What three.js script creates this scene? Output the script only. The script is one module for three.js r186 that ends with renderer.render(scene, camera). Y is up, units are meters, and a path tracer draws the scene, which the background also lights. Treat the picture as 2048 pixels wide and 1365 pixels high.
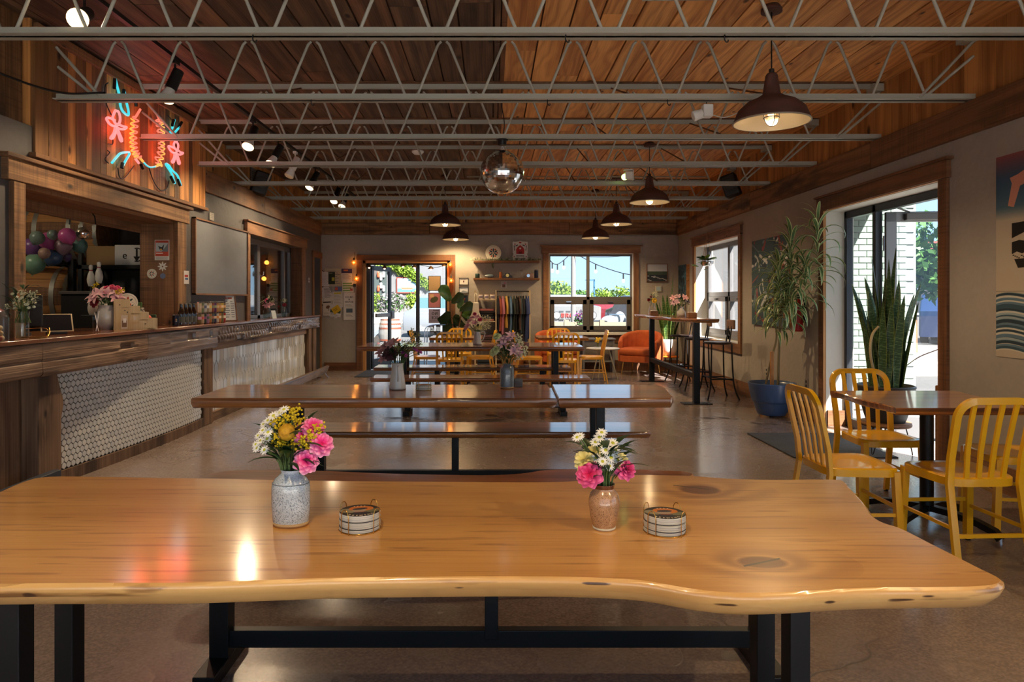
import * as THREE from 'three';
import { mergeGeometries, mergeVertices, toCreasedNormals } from 'three/addons/utils/BufferGeometryUtils.js';
import { RoundedBoxGeometry } from 'three/addons/geometries/RoundedBoxGeometry.js';
import { TextGeometry } from 'three/addons/geometries/TextGeometry.js';
import { FontLoader } from 'three/addons/loaders/FontLoader.js';

// ---------------------------------------------------------------- camera, sky, sun, exposure
const scene = new THREE.Scene();
const camera = new THREE.PerspectiveCamera(2 * Math.atan(1365 / 2 / 1385) * 180 / Math.PI, 2048 / 1365, 0.05, 900);
camera.position.set(0, 1.36, 0);
camera.setViewOffset(2048, 1365, 41, 81.5, 2048, 1365);
scene.add(camera);
const renderer = new THREE.WebGLRenderer({ antialias: true });
renderer.toneMapping = THREE.LinearToneMapping;
renderer.toneMappingExposure = 2.85;
renderer.shadowMap.enabled = true;
// clear morning sky: one smooth gradient from horizon to zenith
{
  const w = 64, h = 128, data = new Float32Array(w * h * 4);
  for (let j = 0; j < h; j++) for (let i = 0; i < w; i++) {
    const e = Math.max(0, (j + 0.5) / h * 2 - 1), t = Math.pow(e, 0.55), k = (j * w + i) * 4;
    data[k] = 0.36 * (1 - t) + 0.16 * t; data[k + 1] = 0.54 * (1 - t) + 0.36 * t; data[k + 2] = 0.70 * (1 - t) + 0.68 * t; data[k + 3] = 1;
  }
  const sky = new THREE.DataTexture(data, w, h, THREE.RGBAFormat, THREE.FloatType);
  sky.mapping = THREE.EquirectangularReflectionMapping; sky.magFilter = THREE.LinearFilter; sky.needsUpdate = true;
  scene.background = sky; scene.backgroundIntensity = 0.78;
}
const sun = new THREE.DirectionalLight(new THREE.Color(1.0, 0.97, 0.93), 11.5);
sun.position.set(0.5 * 30, 1.0 * 30, 0.87 * 30 - 8); sun.target.position.set(0, 0, -8);
sun.castShadow = true; sun.shadow.mapSize.set(4096, 4096);
Object.assign(sun.shadow.camera, { left: -30, right: 30, top: 30, bottom: -30, near: 1, far: 120 });
scene.add(sun, sun.target);

// ---------------------------------------------------------------- helpers
let seed = 7;
const rnd = () => { seed = (seed + 0x6D2B79F5) | 0; let t = Math.imul(seed ^ (seed >>> 15), 1 | seed); t = (t + Math.imul(t ^ (t >>> 7), 61 | t)) ^ t; return ((t ^ (t >>> 14)) >>> 0) / 4294967296; };
const rr = (a, b) => a + (b - a) * rnd();
const V = (x, y, z) => new THREE.Vector3(x, y, z);
const PI = Math.PI, lerp = (a, b, t) => a + (b - a) * t, clamp = (x, a = 0, b = 1) => Math.min(b, Math.max(a, x));
const used = new Map();
const numbered = (n) => { const k = used.get(n) ?? 0; used.set(n, k + 1); return k ? n + '_' + String(k).padStart(3, '0') : n; };
const flat = (g) => (g.index ? g.toNonIndexed() : g);
function merge(list) {
  list = (Array.isArray(list) ? list.flat(3) : [list]).map(flat);
  if (list.length === 1) return list[0];
  const keep = ['position', 'normal', 'uv']; if (list.every((g) => g.attributes.color)) keep.push('color');
  for (const g of list) for (const k of Object.keys(g.attributes)) if (!keep.includes(k)) g.deleteAttribute(k);
  return mergeGeometries(list);
}
function mesh(name, geo, mat, parent) {
  const m = new THREE.Mesh(Array.isArray(geo) ? merge(geo) : geo, mat); m.castShadow = m.receiveShadow = true;
  m.name = parent ? name : numbered(name); (parent ?? scene).add(m); return m;
}
function tag(o, label, category, group) { o.userData.label = label; o.userData.category = category; if (group) o.userData.group = group; return o; }
function thing(name, label, category, [x, y, z] = [0, 0, 0], turn = 0, group) {
  const o = new THREE.Group(); o.name = numbered(name); scene.add(o); o.position.set(x, y, z); o.rotation.y = turn;
  return tag(o, label, category, group);
}
function solo(name, geo, mat, label, category, pos, turn = 0, group) {
  const m = mesh(name, geo, mat); if (pos) m.position.set(...pos); m.rotation.y = turn; return tag(m, label, category, group);
}
function struct(name, geo, mat, label) {
  let o;
  if (geo) { o = mesh(name, geo, mat); } else { o = new THREE.Group(); o.name = numbered(name); scene.add(o); }
  o.userData.kind = 'structure'; if (label) o.userData.label = label; return o;
}
function dup(src, pos, turn = 0, label, group) {
  const r = src.clone(); r.name = numbered(src.name.replace(/_\d{3}$/, '')); scene.add(r); r.position.set(...pos); r.rotation.y = turn;
  r.userData = { ...src.userData }; if (label) r.userData.label = label; if (group) r.userData.group = group; return r;
}
// uv in metres: u along the grain axis
function uvm(g, axis, off = [0, 0]) {
  g = g.index ? g.toNonIndexed() : g; const p = g.attributes.position, n = g.attributes.normal, uv = new Float32Array(p.count * 2);
  if (!axis) { g.computeBoundingBox(); const s = g.boundingBox.getSize(V()); axis = s.x >= s.y && s.x >= s.z ? 'x' : s.y >= s.z ? 'y' : 'z'; }
  for (let i = 0; i < p.count; i++) {
    const P = { x: p.getX(i), y: p.getY(i), z: p.getZ(i) }, N = { x: Math.abs(n.getX(i)), y: Math.abs(n.getY(i)), z: Math.abs(n.getZ(i)) };
    const m = N.x >= N.y && N.x >= N.z ? 'x' : N.y >= N.z ? 'y' : 'z', rest = ['x', 'y', 'z'].filter((k) => k !== m);
    let u = rest[0], v = rest[1]; if (rest.includes(axis)) { u = axis; v = rest.find((k) => k !== axis); }
    uv[i * 2] = P[u] + off[0]; uv[i * 2 + 1] = P[v] + off[1];
  }
  g.setAttribute('uv', new THREE.BufferAttribute(uv, 2)); return g;
}
// box from min corner to max corner
function bx(x0, x1, y0, y1, z0, z1, axis, off) { const g = new THREE.BoxGeometry(Math.abs(x1 - x0), Math.abs(y1 - y0), Math.abs(z1 - z0)); g.translate((x0 + x1) / 2, (y0 + y1) / 2, (z0 + z1) / 2); return uvm(g, axis, off ?? [rr(0, 7), rr(0, 7)]); }
function rbx(x0, x1, y0, y1, z0, z1, r = 0.005, axis, off) {
  const w = Math.abs(x1 - x0), h = Math.abs(y1 - y0), d = Math.abs(z1 - z0);
  const g = new RoundedBoxGeometry(w, h, d, 1, Math.min(r, w / 2.01, h / 2.01, d / 2.01)); g.translate((x0 + x1) / 2, (y0 + y1) / 2, (z0 + z1) / 2); return uvm(g, axis, off ?? [rr(0, 7), rr(0, 7)]);
}
function cyl(a, b, r, seg = 10, r2) { // cylinder from a to b
  const d = V().subVectors(b, a), L = d.length(), g = new THREE.CylinderGeometry(r2 ?? r, r, L, seg); g.translate(0, L / 2, 0);
  g.applyQuaternion(new THREE.Quaternion().setFromUnitVectors(V(0, 1, 0), d.normalize())); g.translate(a.x, a.y, a.z); return g;
}
function tube(pts, r, seg = 24, rad = 6, closed = false) { return new THREE.TubeGeometry(new THREE.CatmullRomCurve3(pts.map((p) => (p.isVector3 ? p : V(...p))), closed, 'catmullrom', 0.5), seg, r, rad, closed); }
function lathe(prof, seg = 32) { return new THREE.LatheGeometry(prof.map(([x, y]) => new THREE.Vector2(x, y)), seg); }
function ball(r, x = 0, y = 0, z = 0, w = 16, h = 12) { const g = new THREE.SphereGeometry(r, w, h); g.translate(x, y, z); return g; }
function plane(w, h) { return new THREE.PlaneGeometry(w, h); }
// rectangular bar swept along a path; its thin side faces "fwd"
function sweep(pts, w, t, fwd = V(0, 0, 1)) {
  const pos = [], N = pts.length, rings = [];
  for (let i = 0; i < N; i++) {
    const T = V().subVectors(pts[Math.min(i + 1, N - 1)], pts[Math.max(i - 1, 0)]).normalize();
    const n = fwd.clone().addScaledVector(T, -fwd.dot(T)).normalize(), s = V().crossVectors(T, n);
    rings.push([[1, 1], [-1, 1], [-1, -1], [1, -1]].map(([a, b]) => pts[i].clone().addScaledVector(s, a * w / 2).addScaledVector(n, b * t / 2)));
  }
  const q = (a, b, c, d) => { for (const v of [a, b, c, a, c, d]) pos.push(v.x, v.y, v.z); };
  for (let i = 0; i < N - 1; i++) for (let k = 0; k < 4; k++) { const l = (k + 1) % 4; q(rings[i][k], rings[i][l], rings[i + 1][l], rings[i + 1][k]); }
  q(rings[0][3], rings[0][2], rings[0][1], rings[0][0]); q(...rings[N - 1]);
  let g = new THREE.BufferGeometry(); g.setAttribute('position', new THREE.Float32BufferAttribute(pos, 3)); g.setAttribute('uv', new THREE.Float32BufferAttribute(new Float32Array(pos.length / 3 * 2), 2));
  g = toCreasedNormals(g, 0.7); return uvm(g);
}
// slab with a shaped outline ([x,z] list): rings = [[inset, y], ...] from the top down
function slab(out, rings) {
  const n = out.length, area = out.reduce((a, p, i) => { const q = out[(i + 1) % n]; return a + p[0] * q[1] - q[0] * p[1]; }, 0);
  if (area < 0) out = out.slice().reverse();
  const nor = out.map((p, i) => { const a = out[(i + n - 1) % n], b = out[(i + 1) % n], dx = b[0] - a[0], dz = b[1] - a[1], l = Math.hypot(dx, dz) || 1; return [dz / l, -dx / l]; });
  const R = rings.map(([ins, y, sc = 1]) => out.map((p, i) => { const k = typeof ins === 'function' ? ins(p, i) : ins; return V(p[0] * sc - nor[i][0] * k, typeof y === 'function' ? y(p, i) : y, p[1] * sc - nor[i][1] * k); }));
  const side = [], top = [], tri = (a, arr, ...v) => v.forEach((p) => arr.push(p.x, p.y, p.z));
  for (let k = 0; k < R.length - 1; k++) for (let i = 0; i < n; i++) { const j = (i + 1) % n, a = R[k][i], b = R[k][j], c = R[k + 1][j], d = R[k + 1][i]; tri(0, side, a, b, c, a, c, d); }
  const cap = (ring, up) => { for (const f of THREE.ShapeUtils.triangulateShape(ring.map((p) => new THREE.Vector2(p.x, p.z)), [])) { const v = f.map((i) => ring[i]); const c = V().crossVectors(V().subVectors(v[1], v[0]), V().subVectors(v[2], v[0])); if ((c.y > 0) !== up) v.reverse(); tri(0, up ? top : side, ...v); } };
  cap(R[0], true); cap(R[R.length - 1], false);
  const mk = (a, cr) => { let g = new THREE.BufferGeometry(); g.setAttribute('position', new THREE.Float32BufferAttribute(a, 3)); g.setAttribute('uv', new THREE.Float32BufferAttribute(new Float32Array(a.length / 3 * 2), 2)); g = toCreasedNormals(g, cr); return uvm(g, 'x', [0, 0]); };
  return { top: mk(top, 0.3), side: mk(side, 0.9), topRing: R[0] };
}
function extrude(pts, depth, bevel = 0, seg = 1) { // shape in xy, extruded along +z
  const s = new THREE.Shape(pts.map(([x, y]) => new THREE.Vector2(x, y)));
  return new THREE.ExtrudeGeometry(s, { depth, bevelEnabled: bevel > 0, bevelSize: bevel, bevelThickness: bevel, bevelSegments: seg, steps: 1, curveSegments: 8 });
}
const T = (g, x, y, z) => { g.translate(x, y, z); return g; };
const R = (g, ax, a) => { g['rotate' + ax](a); return g; };

// ---------------------------------------------------------------- noise and textures
const perm = new Uint8Array(512); { const p = [...Array(256).keys()]; for (let i = 255; i > 0; i--) { const j = Math.floor(rnd() * (i + 1)); [p[i], p[j]] = [p[j], p[i]]; } for (let i = 0; i < 512; i++) perm[i] = p[i & 255]; }
const LAT = new Float32Array(65536); for (let i = 0; i < 65536; i++) LAT[i] = perm[(perm[i & 255] + (i >> 8)) & 255] / 255;
function vn(x, y, px = 256, py = 256) { // tileable value noise
  const xi = Math.floor(x), yi = Math.floor(y), fx = x - xi, fy = y - yi, u = fx * fx * (3 - 2 * fx), v = fy * fy * (3 - 2 * fy);
  let a = xi % px; if (a < 0) a += px; let c = yi % py; if (c < 0) c += py; const b = (a + 1 === px ? 0 : a + 1) & 255, d = ((c + 1 === py ? 0 : c + 1) & 255) << 8; a &= 255; c = (c & 255) << 8;
  const p = LAT[a | c], q = LAT[b | c], r = LAT[a | d], s = LAT[b | d], e = p + (q - p) * u; return e + (r + (s - r) * u - e) * v;
}
function fb(u, v, fx, fy, oct = 4) { let s = 0, a = 0.5, t = 0; for (let o = 0; o < oct; o++) { s += a * vn(u * fx + o * 17, v * fy + o * 31, fx, fy); t += a; a *= 0.5; fx *= 2; fy *= 2; } return s / t; }
function tex(w, h, fn, su = 1, sv = 1, srgb = true) { // su x sv: size in metres
  const d = new Uint8Array(w * h * 4);
  for (let j = 0; j < h; j++) for (let i = 0; i < w; i++) { const c = fn((i + 0.5) / w, (j + 0.5) / h), k = (j * w + i) * 4; d[k] = clamp(c[0], 0, 255); d[k + 1] = clamp(c[1], 0, 255); d[k + 2] = clamp(c[2], 0, 255); d[k + 3] = 255; }
  const t = new THREE.DataTexture(d, w, h); t.wrapS = t.wrapT = THREE.RepeatWrapping; t.magFilter = THREE.LinearFilter; t.minFilter = THREE.LinearMipmapLinearFilter; t.generateMipmaps = true;
  if (srgb) t.colorSpace = THREE.SRGBColorSpace; t.repeat.set(1 / su, 1 / sv); t.needsUpdate = true; return t;
}
const mix3 = (a, b, t) => [a[0] + (b[0] - a[0]) * t, a[1] + (b[1] - a[1]) * t, a[2] + (b[2] - a[2]) * t];
function canvasTex(w, h, draw, su, sv) {
  const c = document.createElement('canvas'); c.width = w; c.height = h; const g = c.getContext('2d'); draw(g, w, h);
  const t = new THREE.CanvasTexture(c); t.colorSpace = THREE.SRGBColorSpace; if (su) { t.wrapS = t.wrapT = THREE.RepeatWrapping; t.repeat.set(1 / su, 1 / sv); } return t;
}
// grain along u; pale and dark sRGB colours
function woodTex(pale, dark, { w = 768, h = 384, su = 3, sv = 1, rings = 9, wob = 2.2, streak = 0.5, knots = 0, saw = 0, stain = 0, stainC = [25, 18, 14], s = 0 } = {}) {
  const K = []; for (let i = 0; i < knots; i++) K.push([rnd(), rnd(), rr(0.012, 0.03)]);
  return tex(w, h, (u, v) => {
    let warp = fb(u + s, v, 3, 4, 3) * wob, kn = 0;
    for (const [ku, kv, kr] of K) { let du = Math.abs(u - ku), dv = Math.abs(v - kv); du = Math.min(du, 1 - du) * su; dv = Math.min(dv, 1 - dv) * sv; const q = Math.hypot(du * 0.5, dv) / kr; if (q < 6) { warp += 1.4 * Math.exp(-q * 0.6); kn = Math.max(kn, clamp(1.3 - q)); } }
    const ring = 0.5 + 0.5 * Math.sin((v * rings + warp) * PI * 2), fine = fb(u, v, 6, 160, 3), broad = fb(u + 0.3, v + s, 2, 10, 3);
    let t = 0.35 * Math.pow(ring, 1.6) + streak * (fine - 0.5) * 1.6 + 0.75 * (broad - 0.25);
    let c = mix3(pale, dark, clamp(t)); if (kn) c = mix3(c, dark.map((x) => x * 0.45), clamp(kn));
    if (stain) c = mix3(c, stainC, clamp((fb(u, v + 0.5, 5, 6, 5) - 0.52) * 5) * stain);
    if (saw) { const sw = vn(u * su * 140, v * 3, 4096, 3); c = mix3(c, c.map((x) => x * 0.6), saw * clamp((sw - 0.5) * 2.5) * clamp(fb(u, v, 4, 5, 3) * 2 - 0.5)); }
    return c;
  }, su, sv);
}
const grayTex = (fn, w, h, su, sv) => tex(w, h, (u, v) => { const g = fn(u, v) * 255; return [g, g, g]; }, su, sv, false);
const std = (o) => new THREE.MeshStandardMaterial(o), phy = (o) => new THREE.MeshPhysicalMaterial(o);
const col = (r, g, b) => new THREE.Color().setRGB(r / 255, g / 255, b / 255, THREE.SRGBColorSpace);
const plain = (r, g, b, rough = 0.6, metal = 0, extra = {}) => std({ color: col(r, g, b), roughness: rough, metalness: metal, ...extra });
const tint = (m, r, g, b) => { const c = m.clone(); c.color = new THREE.Color(r, g, b); return c; };
// ---------------------------------------------------------------- materials
const grainBump = grayTex((u, v) => 0.6 * fb(u, v, 6, 120, 3) + 0.4 * fb(u, v, 3, 20, 3), 512, 512, 3, 1);
const wood = (t, rough, o = {}) => std({ map: t, roughness: rough, bumpMap: grainBump, bumpScale: 0.0015, ...o });
const M = {};
M.ceilDark = wood(woodTex([130, 98, 72], [56, 41, 32], { rings: 7, knots: 5, stain: 0.35 }), 0.7);
M.ceilDark2 = tint(M.ceilDark, 0.78, 0.74, 0.72); M.ceilDark3 = tint(M.ceilDark, 1.2, 1.06, 0.98);
M.ceilLight = wood(woodTex([238, 176, 106], [166, 102, 52], { rings: 12, wob: 5, knots: 4, streak: 0.35 }), 0.6);
M.ceilLight2 = tint(M.ceilLight, 0.86, 0.8, 0.76); M.ceilLight3 = tint(M.ceilLight, 1.1, 1.06, 1.0);
M.board = wood(woodTex([196, 140, 78], [128, 80, 38], { rings: 6, knots: 5 }), 0.6);
M.board2 = tint(M.board, 0.84, 0.78, 0.74); M.board3 = tint(M.board, 1.12, 1.06, 0.98);
const reclaim = woodTex([158, 116, 74], [88, 56, 32], { rings: 8, knots: 6, stain: 0.6, saw: 0.5, stainC: [40, 30, 24] });
M.beam = wood(reclaim, 0.75);
M.beamDark = tint(M.beam, 0.8, 0.74, 0.7);
M.rec = [1.25, 0.68, 1.5, 1.0, 0.45].map((k, i) => wood(i % 2 ? reclaim : M.board.map, 0.7, { color: new THREE.Color(k, k * 0.96, k * 0.92) }));
M.trim = wood(woodTex([156, 110, 70], [100, 66, 42], { rings: 6, knots: 3, stain: 0.35, saw: 0.6, stainC: [52, 32, 20] }), 0.65);
M.trimDark = tint(M.trim, 0.72, 0.64, 0.58);
M.honey = wood(woodTex([204, 150, 92], [150, 96, 48], { rings: 5, knots: 2 }), 0.6);
const gloss = { clearcoat: 0.9, clearcoatRoughness: 0.08 };
const redWood = woodTex([160, 102, 62], [98, 57, 32], { rings: 6, knots: 2, streak: 0.5 });
M.tableRed = phy({ map: redWood, roughness: 0.35, color: new THREE.Color(0.82, 0.76, 0.72), ...gloss });
M.tableRed2 = phy({ map: redWood, roughness: 0.35, color: new THREE.Color(1.0, 0.92, 0.85), ...gloss });
M.tablePale = phy({ map: M.honey.map, roughness: 0.35, color: new THREE.Color(0.8, 0.7, 0.62), ...gloss });
M.tableEdge = phy({ map: woodTex([190, 122, 60], [96, 52, 22], { rings: 5, stain: 0.7, sv: 0.3, stainC: [60, 30, 14] }), roughness: 0.4, ...gloss });
M.steelBlack = plain(20, 20, 22, 0.42, 0.3);
M.paint = std({ color: col(168, 167, 154), roughness: 0.5, bumpMap: grayTex((u, v) => fb(u, v, 32, 32, 3), 256, 256, 0.5, 0.5), bumpScale: 0.0006 });
const plasterMap = (a, b, k) => tex(512, 512, (u, v) => mix3(a, b, clamp(fb(u, v, 5, 5, 5) * 1.6 - 0.4) * k + 0.2 * vn(u * 128, v * 128, 128, 128)), 3, 3);
const plasterBump = grayTex((u, v) => fb(u, v, 24, 24, 4), 512, 512, 1.2, 1.2);
M.wallGrey = std({ map: plasterMap([170, 162, 152], [150, 142, 134], 0.8), roughness: 0.85, bumpMap: plasterBump, bumpScale: 0.003 });
M.wallDark = std({ map: plasterMap([96, 92, 90], [78, 74, 72], 0.8), roughness: 0.6, bumpMap: plasterBump, bumpScale: 0.002 });
M.reveal = std({ map: plasterMap([214, 210, 200], [200, 196, 186], 0.8), roughness: 0.85 });
M.white = plain(232, 230, 224, 0.5); M.black = plain(18, 18, 19, 0.5); M.dark = plain(40, 40, 42, 0.6);
M.winFrame = plain(92, 86, 82, 0.45, 0.2); M.alu = plain(120, 118, 118, 0.4, 0.5); M.aluDark = plain(58, 60, 64, 0.4, 0.5);
M.glass = phy({ color: 0xffffff, transmission: 1, thickness: 0, roughness: 0, ior: 1.45 });
M.clear = phy({ color: 0xffffff, transmission: 1, thickness: 0, roughness: 0.02, ior: 1.45 });
M.brass = plain(214, 168, 90, 0.25, 1); M.chrome = plain(210, 212, 215, 0.15, 1);
M.mat = std({ map: tex(256, 256, (u, v) => { const n = vn(u * 128, v * 128, 128, 128) * 22 + fb(u, v, 6, 6, 3) * 14; return [44 + n, 46 + n, 50 + n]; }, 0.6, 0.6), roughness: 0.95, bumpMap: grayTex((u, v) => vn(u * 128, v * 128, 128, 128), 256, 256, 0.6, 0.6), bumpScale: 0.003 });
// polished concrete: aggregate, stains, spalled patches and hairline cracks
{
  const N = 1024, S_ = new Float32Array(N * N), C_ = new Float32Array(N * N), at = (u, v) => Math.floor(v * N) * N + Math.floor(u * N), spall0 = (u, v) => clamp((fb(u, v, 9, 9, 5) - 0.63) * 14) * clamp((fb(u + 0.4, v + 0.2, 3, 3, 2) - 0.45) * 6);
  const crack0 = (u, v) => clamp(1 - Math.abs(fb(u, v, 4, 4, 4) - 0.5) * 260) * clamp((fb(u + 0.7, v, 3, 3, 2) - 0.5) * 8);
  for (let j = 0; j < N; j++) for (let i = 0; i < N; i++) { const u = (i + 0.5) / N, v = (j + 0.5) / N; S_[j * N + i] = spall0(u, v); C_[j * N + i] = crack0(u, v); }
  const spall = (u, v) => S_[at(u, v)], crack = (u, v) => C_[at(u, v)];
  const map = tex(N, N, (u, v) => {
    const big = fb(u, v, 4, 4, 5), med = fb(u, v, 24, 24, 4), sp = vn(u * 512, v * 512, 512, 512);
    let c = mix3([156, 140, 130], [110, 95, 88], clamp(big * 1.2 - 0.1)); c = mix3(c, [172, 152, 136], clamp((med - 0.4) * 1.6) * 0.3);
    c = c.map((x) => x * (0.86 + 0.28 * sp)); c = mix3(c, [46, 40, 37], 0.8 * spall(u, v)); return mix3(c, [40, 34, 31], 0.75 * crack(u, v));
  }, 3.6, 3.6);
  const rough = grayTex((u, v) => 0.2 + 0.12 * fb(u, v, 16, 16, 4) + 0.5 * Math.max(spall(u, v), 0.6 * crack(u, v)), N, N, 3.6, 3.6);
  const bump = grayTex((u, v) => 0.75 + 0.08 * fb(u, v, 10, 10, 3) - 0.6 * Math.max(spall(u, v) * (0.6 + 0.4 * vn(u * 200, v * 200, 200, 200)), crack(u, v)), N, N, 3.6, 3.6);
  M.floor = phy({ map, roughnessMap: rough, roughness: 1, bumpMap: bump, bumpScale: 0.004, clearcoat: 0.25, clearcoatRoughness: 0.16 });
}
M.asphalt = std({ map: tex(512, 512, (u, v) => { const n = fb(u, v, 5, 5, 5) * 40 + vn(u * 256, v * 256, 256, 256) * 18; return [52 + n * 0.7, 50 + n * 0.7, 47 + n * 0.7]; }, 8, 8), roughness: 0.9 });
M.yellow = phy({ color: col(240, 178, 12), roughness: 0.3, clearcoat: 0.6, clearcoatRoughness: 0.15 });
M.orange = std({ map: tex(256, 256, (u, v) => { const n = fb(u, v, 6, 6, 4) * 40 - 20; return [188 + n, 92 + n * 0.6, 44 + n * 0.4]; }, 0.5, 0.5), roughness: 0.85 });
M.leaf = std({ color: col(58, 92, 38), roughness: 0.45, side: THREE.DoubleSide });
M.leafDark = std({ color: col(38, 62, 34), roughness: 0.35, side: THREE.DoubleSide });
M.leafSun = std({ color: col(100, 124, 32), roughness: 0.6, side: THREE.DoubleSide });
M.stem = std({ color: col(84, 108, 52), roughness: 0.6 });
M.soil = plain(40, 30, 24, 0.95);

// ---------------------------------------------------------------- room dimensions (metres)
const XL = -3.30, XR = 3.62, ZB = -13.41, ZF = 2.5, HC = 3.39, YB0 = 2.61, YB1 = 2.86; // beam band
const H1 = 2.33; // wall thickness constants
const tW = 0.22;

// floor
struct('floor', bx(XL - 0.4, XR + 0.45, -0.12, 0, ZB - 0.3, ZF + 0.2, 'x', [0, 0]), M.floor, 'polished brown concrete floor with spalled patches');

// back wall with door and window openings
{
  const w = struct('wall_back', null, null, 'grey plaster wall with glazed entrance and window');
  const d = tW, box = (x0, x1, y0, y1) => bx(x0, x1, y0, y1, ZB, ZB - d, 'x', [0, 0]);
  const dx0 = -2.49, dx1 = -0.81, dt = 2.13, wx0 = 1.11, wx1 = 2.75, wb = 0.73, wt = 2.27;
  mesh('plaster', [box(XL, dx0, 0, YB0), box(dx0, dx1, dt, YB0), box(dx1, wx0, 0, YB0), box(wx0, wx1, 0, wb), box(wx0, wx1, wt, YB0), box(wx1, XR, 0, YB0), bx(XL - 0.3, XR + 0.3, YB0, HC + 0.1, ZB - 0.02, ZB - d)], M.wallGrey, w);
  mesh('reveal', [bx(wx0 - 0.001, wx0 + 0.012, wb, wt, ZB + 0.001, ZB - d), bx(wx1 - 0.012, wx1, wb, wt, ZB + 0.001, ZB - d), bx(wx0, wx1, wt - 0.012, wt, ZB + 0.001, ZB - d)], M.reveal, w);
  for (let i = 0, x = XL - 0.2; x < XR + 0.2; i++) { const wd = rr(0.2, 0.3), m = [M.board, M.board2, M.board3][i % 3]; mesh('plank', bx(x, x + wd - 0.006, YB1, HC, ZB + 0.02, ZB), m, w); x += wd; }
}
// right wall: openings for the glazed door, the far window, and a second glazed door beside the camera
const rw = struct('wall_right', null, null, 'grey plaster wall with glazed door and window');
{
  const X1 = XR + 0.3, box = (d0, d1, y0, y1) => bx(XR, X1, y0, y1, -d0, -d1, 'z', [0, 0]);
  mesh('plaster', [box(-ZF - 0.1, -1.6, 0, YB0), box(-1.6, 1.9, H1, YB0), box(1.9, 5.57, 0, YB0), box(5.57, 7.51, H1, YB0), box(7.51, 10.1, 0, YB0), box(10.1, 12.28, 0, 0.72), box(10.1, 12.28, 2.31, YB0), box(12.28, 13.7, 0, YB0), bx(XR + 0.06, X1, YB0, HC + 0.1, -ZB * -1 - 0.3, ZF + 0.1)], M.wallGrey, rw);
  const rev = (d0, d1, y0, y1, sill) => [bx(XR + 0.002, X1, y0, y1, -d0 - 0.012, -d0 + 0.001), bx(XR + 0.002, X1, y0, y1, -d1 - 0.001, -d1 + 0.012), bx(XR + 0.002, X1, y1 - 0.012, y1 + 0.001, -d0, -d1), sill ? bx(XR + 0.002, X1, y0 - 0.001, y0 + 0.012, -d0, -d1) : []].flat();
  mesh('reveal', [rev(5.57, 7.51, 0, H1), rev(10.1, 12.28, 0.72, 2.31, true), rev(-1.6, 1.9, 0, H1)], M.reveal, rw);
  for (let i = 0, d = -3; d < 13.4; i++) { const wd = rr(0.24, 0.36); mesh('plank', bx(XR + 0.03, XR + 0.06, YB1, HC, -d, -d - wd + 0.006), [M.board2, M.board, M.board2, M.board3][i % 4], rw); d += wd; }
}
// left wall: pass-through over the bar, window, service door
const lw = struct('wall_left', null, null, 'charcoal painted wall above the bar');
{
  const X1 = XL - 0.3, box = (d0, d1, y0, y1) => bx(X1, XL, y0, y1, -d0, -d1, 'z', [0, 0]);
  mesh('plaster', [box(-ZF - 0.1, 4.85, 0, YB0), box(4.85, 7.2, 0, 0.98), box(4.85, 7.2, 2.18, YB0), box(7.2, 9.4, 0, YB0), box(9.4, 11.98, 0, 1.05), box(9.4, 11.98, 2.26, YB0), box(11.98, 12.82, 0, YB0), box(12.82, 13.3, 2.16, YB0), box(13.3, 13.7, 0, YB0), bx(X1, XL - 0.2, YB0, HC + 0.1, ZB - 0.3, ZF + 0.1)], M.wallDark, lw);
  for (let i = 0, d = -3; d < 13.4; i++) { const wd = rr(0.2, 0.34); mesh('plank', bx(XL - 0.2, XL - 0.17, YB1, HC, -d, -d - wd + 0.006), [M.board, M.board3, M.board2][i % 3], lw); d += wd; }
}
// unseen wall behind the camera; its garage doors are added and widened for daylight
{
  const w = struct('wall_front', null, null, 'grey plaster wall around the added glazed garage doors');
  mesh('plaster', [bx(XL - 0.3, -3.15, 0, HC, ZF, ZF + 0.2), bx(3.45, XR + 0.3, 0, HC, ZF, ZF + 0.2), bx(-3.15, 3.45, 3.05, HC, ZF, ZF + 0.2), bx(0.05, 0.25, 0, 3.05, ZF, ZF + 0.2)], M.wallGrey, w);
  for (const [a, b] of [[-3.15, 0.05], [0.25, 3.45]]) {
    const g = struct('window_1', null, null, 'added unseen glazed garage door letting in daylight'), n = 4;
    for (let i = 0; i < n; i++) for (let j = 0; j < 3; j++) { const x0 = lerp(a, b, j / 3), x1 = lerp(a, b, (j + 1) / 3), y0 = lerp(0, 3.05, i / n), y1 = lerp(0, 3.05, (i + 1) / n); mesh('pane', bx(x0 + 0.04, x1 - 0.04, y0 + 0.04, y1 - 0.04, ZF + 0.1, ZF + 0.106), M.glass, g); }
    const bars = []; for (let i = 0; i <= n; i++) bars.push(bx(a, b, Math.max(0, lerp(0, 3.05, i / n) - 0.04), Math.min(3.05, lerp(0, 3.05, i / n) + 0.04), ZF + 0.08, ZF + 0.13));
    for (let j = 0; j <= 3; j++) bars.push(bx(lerp(a, b, j / 3) - 0.04, lerp(a, b, j / 3) + 0.04, 0, 3.05, ZF + 0.08, ZF + 0.13));
    mesh('frame', bars, M.aluDark, g);
  }
}
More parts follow.
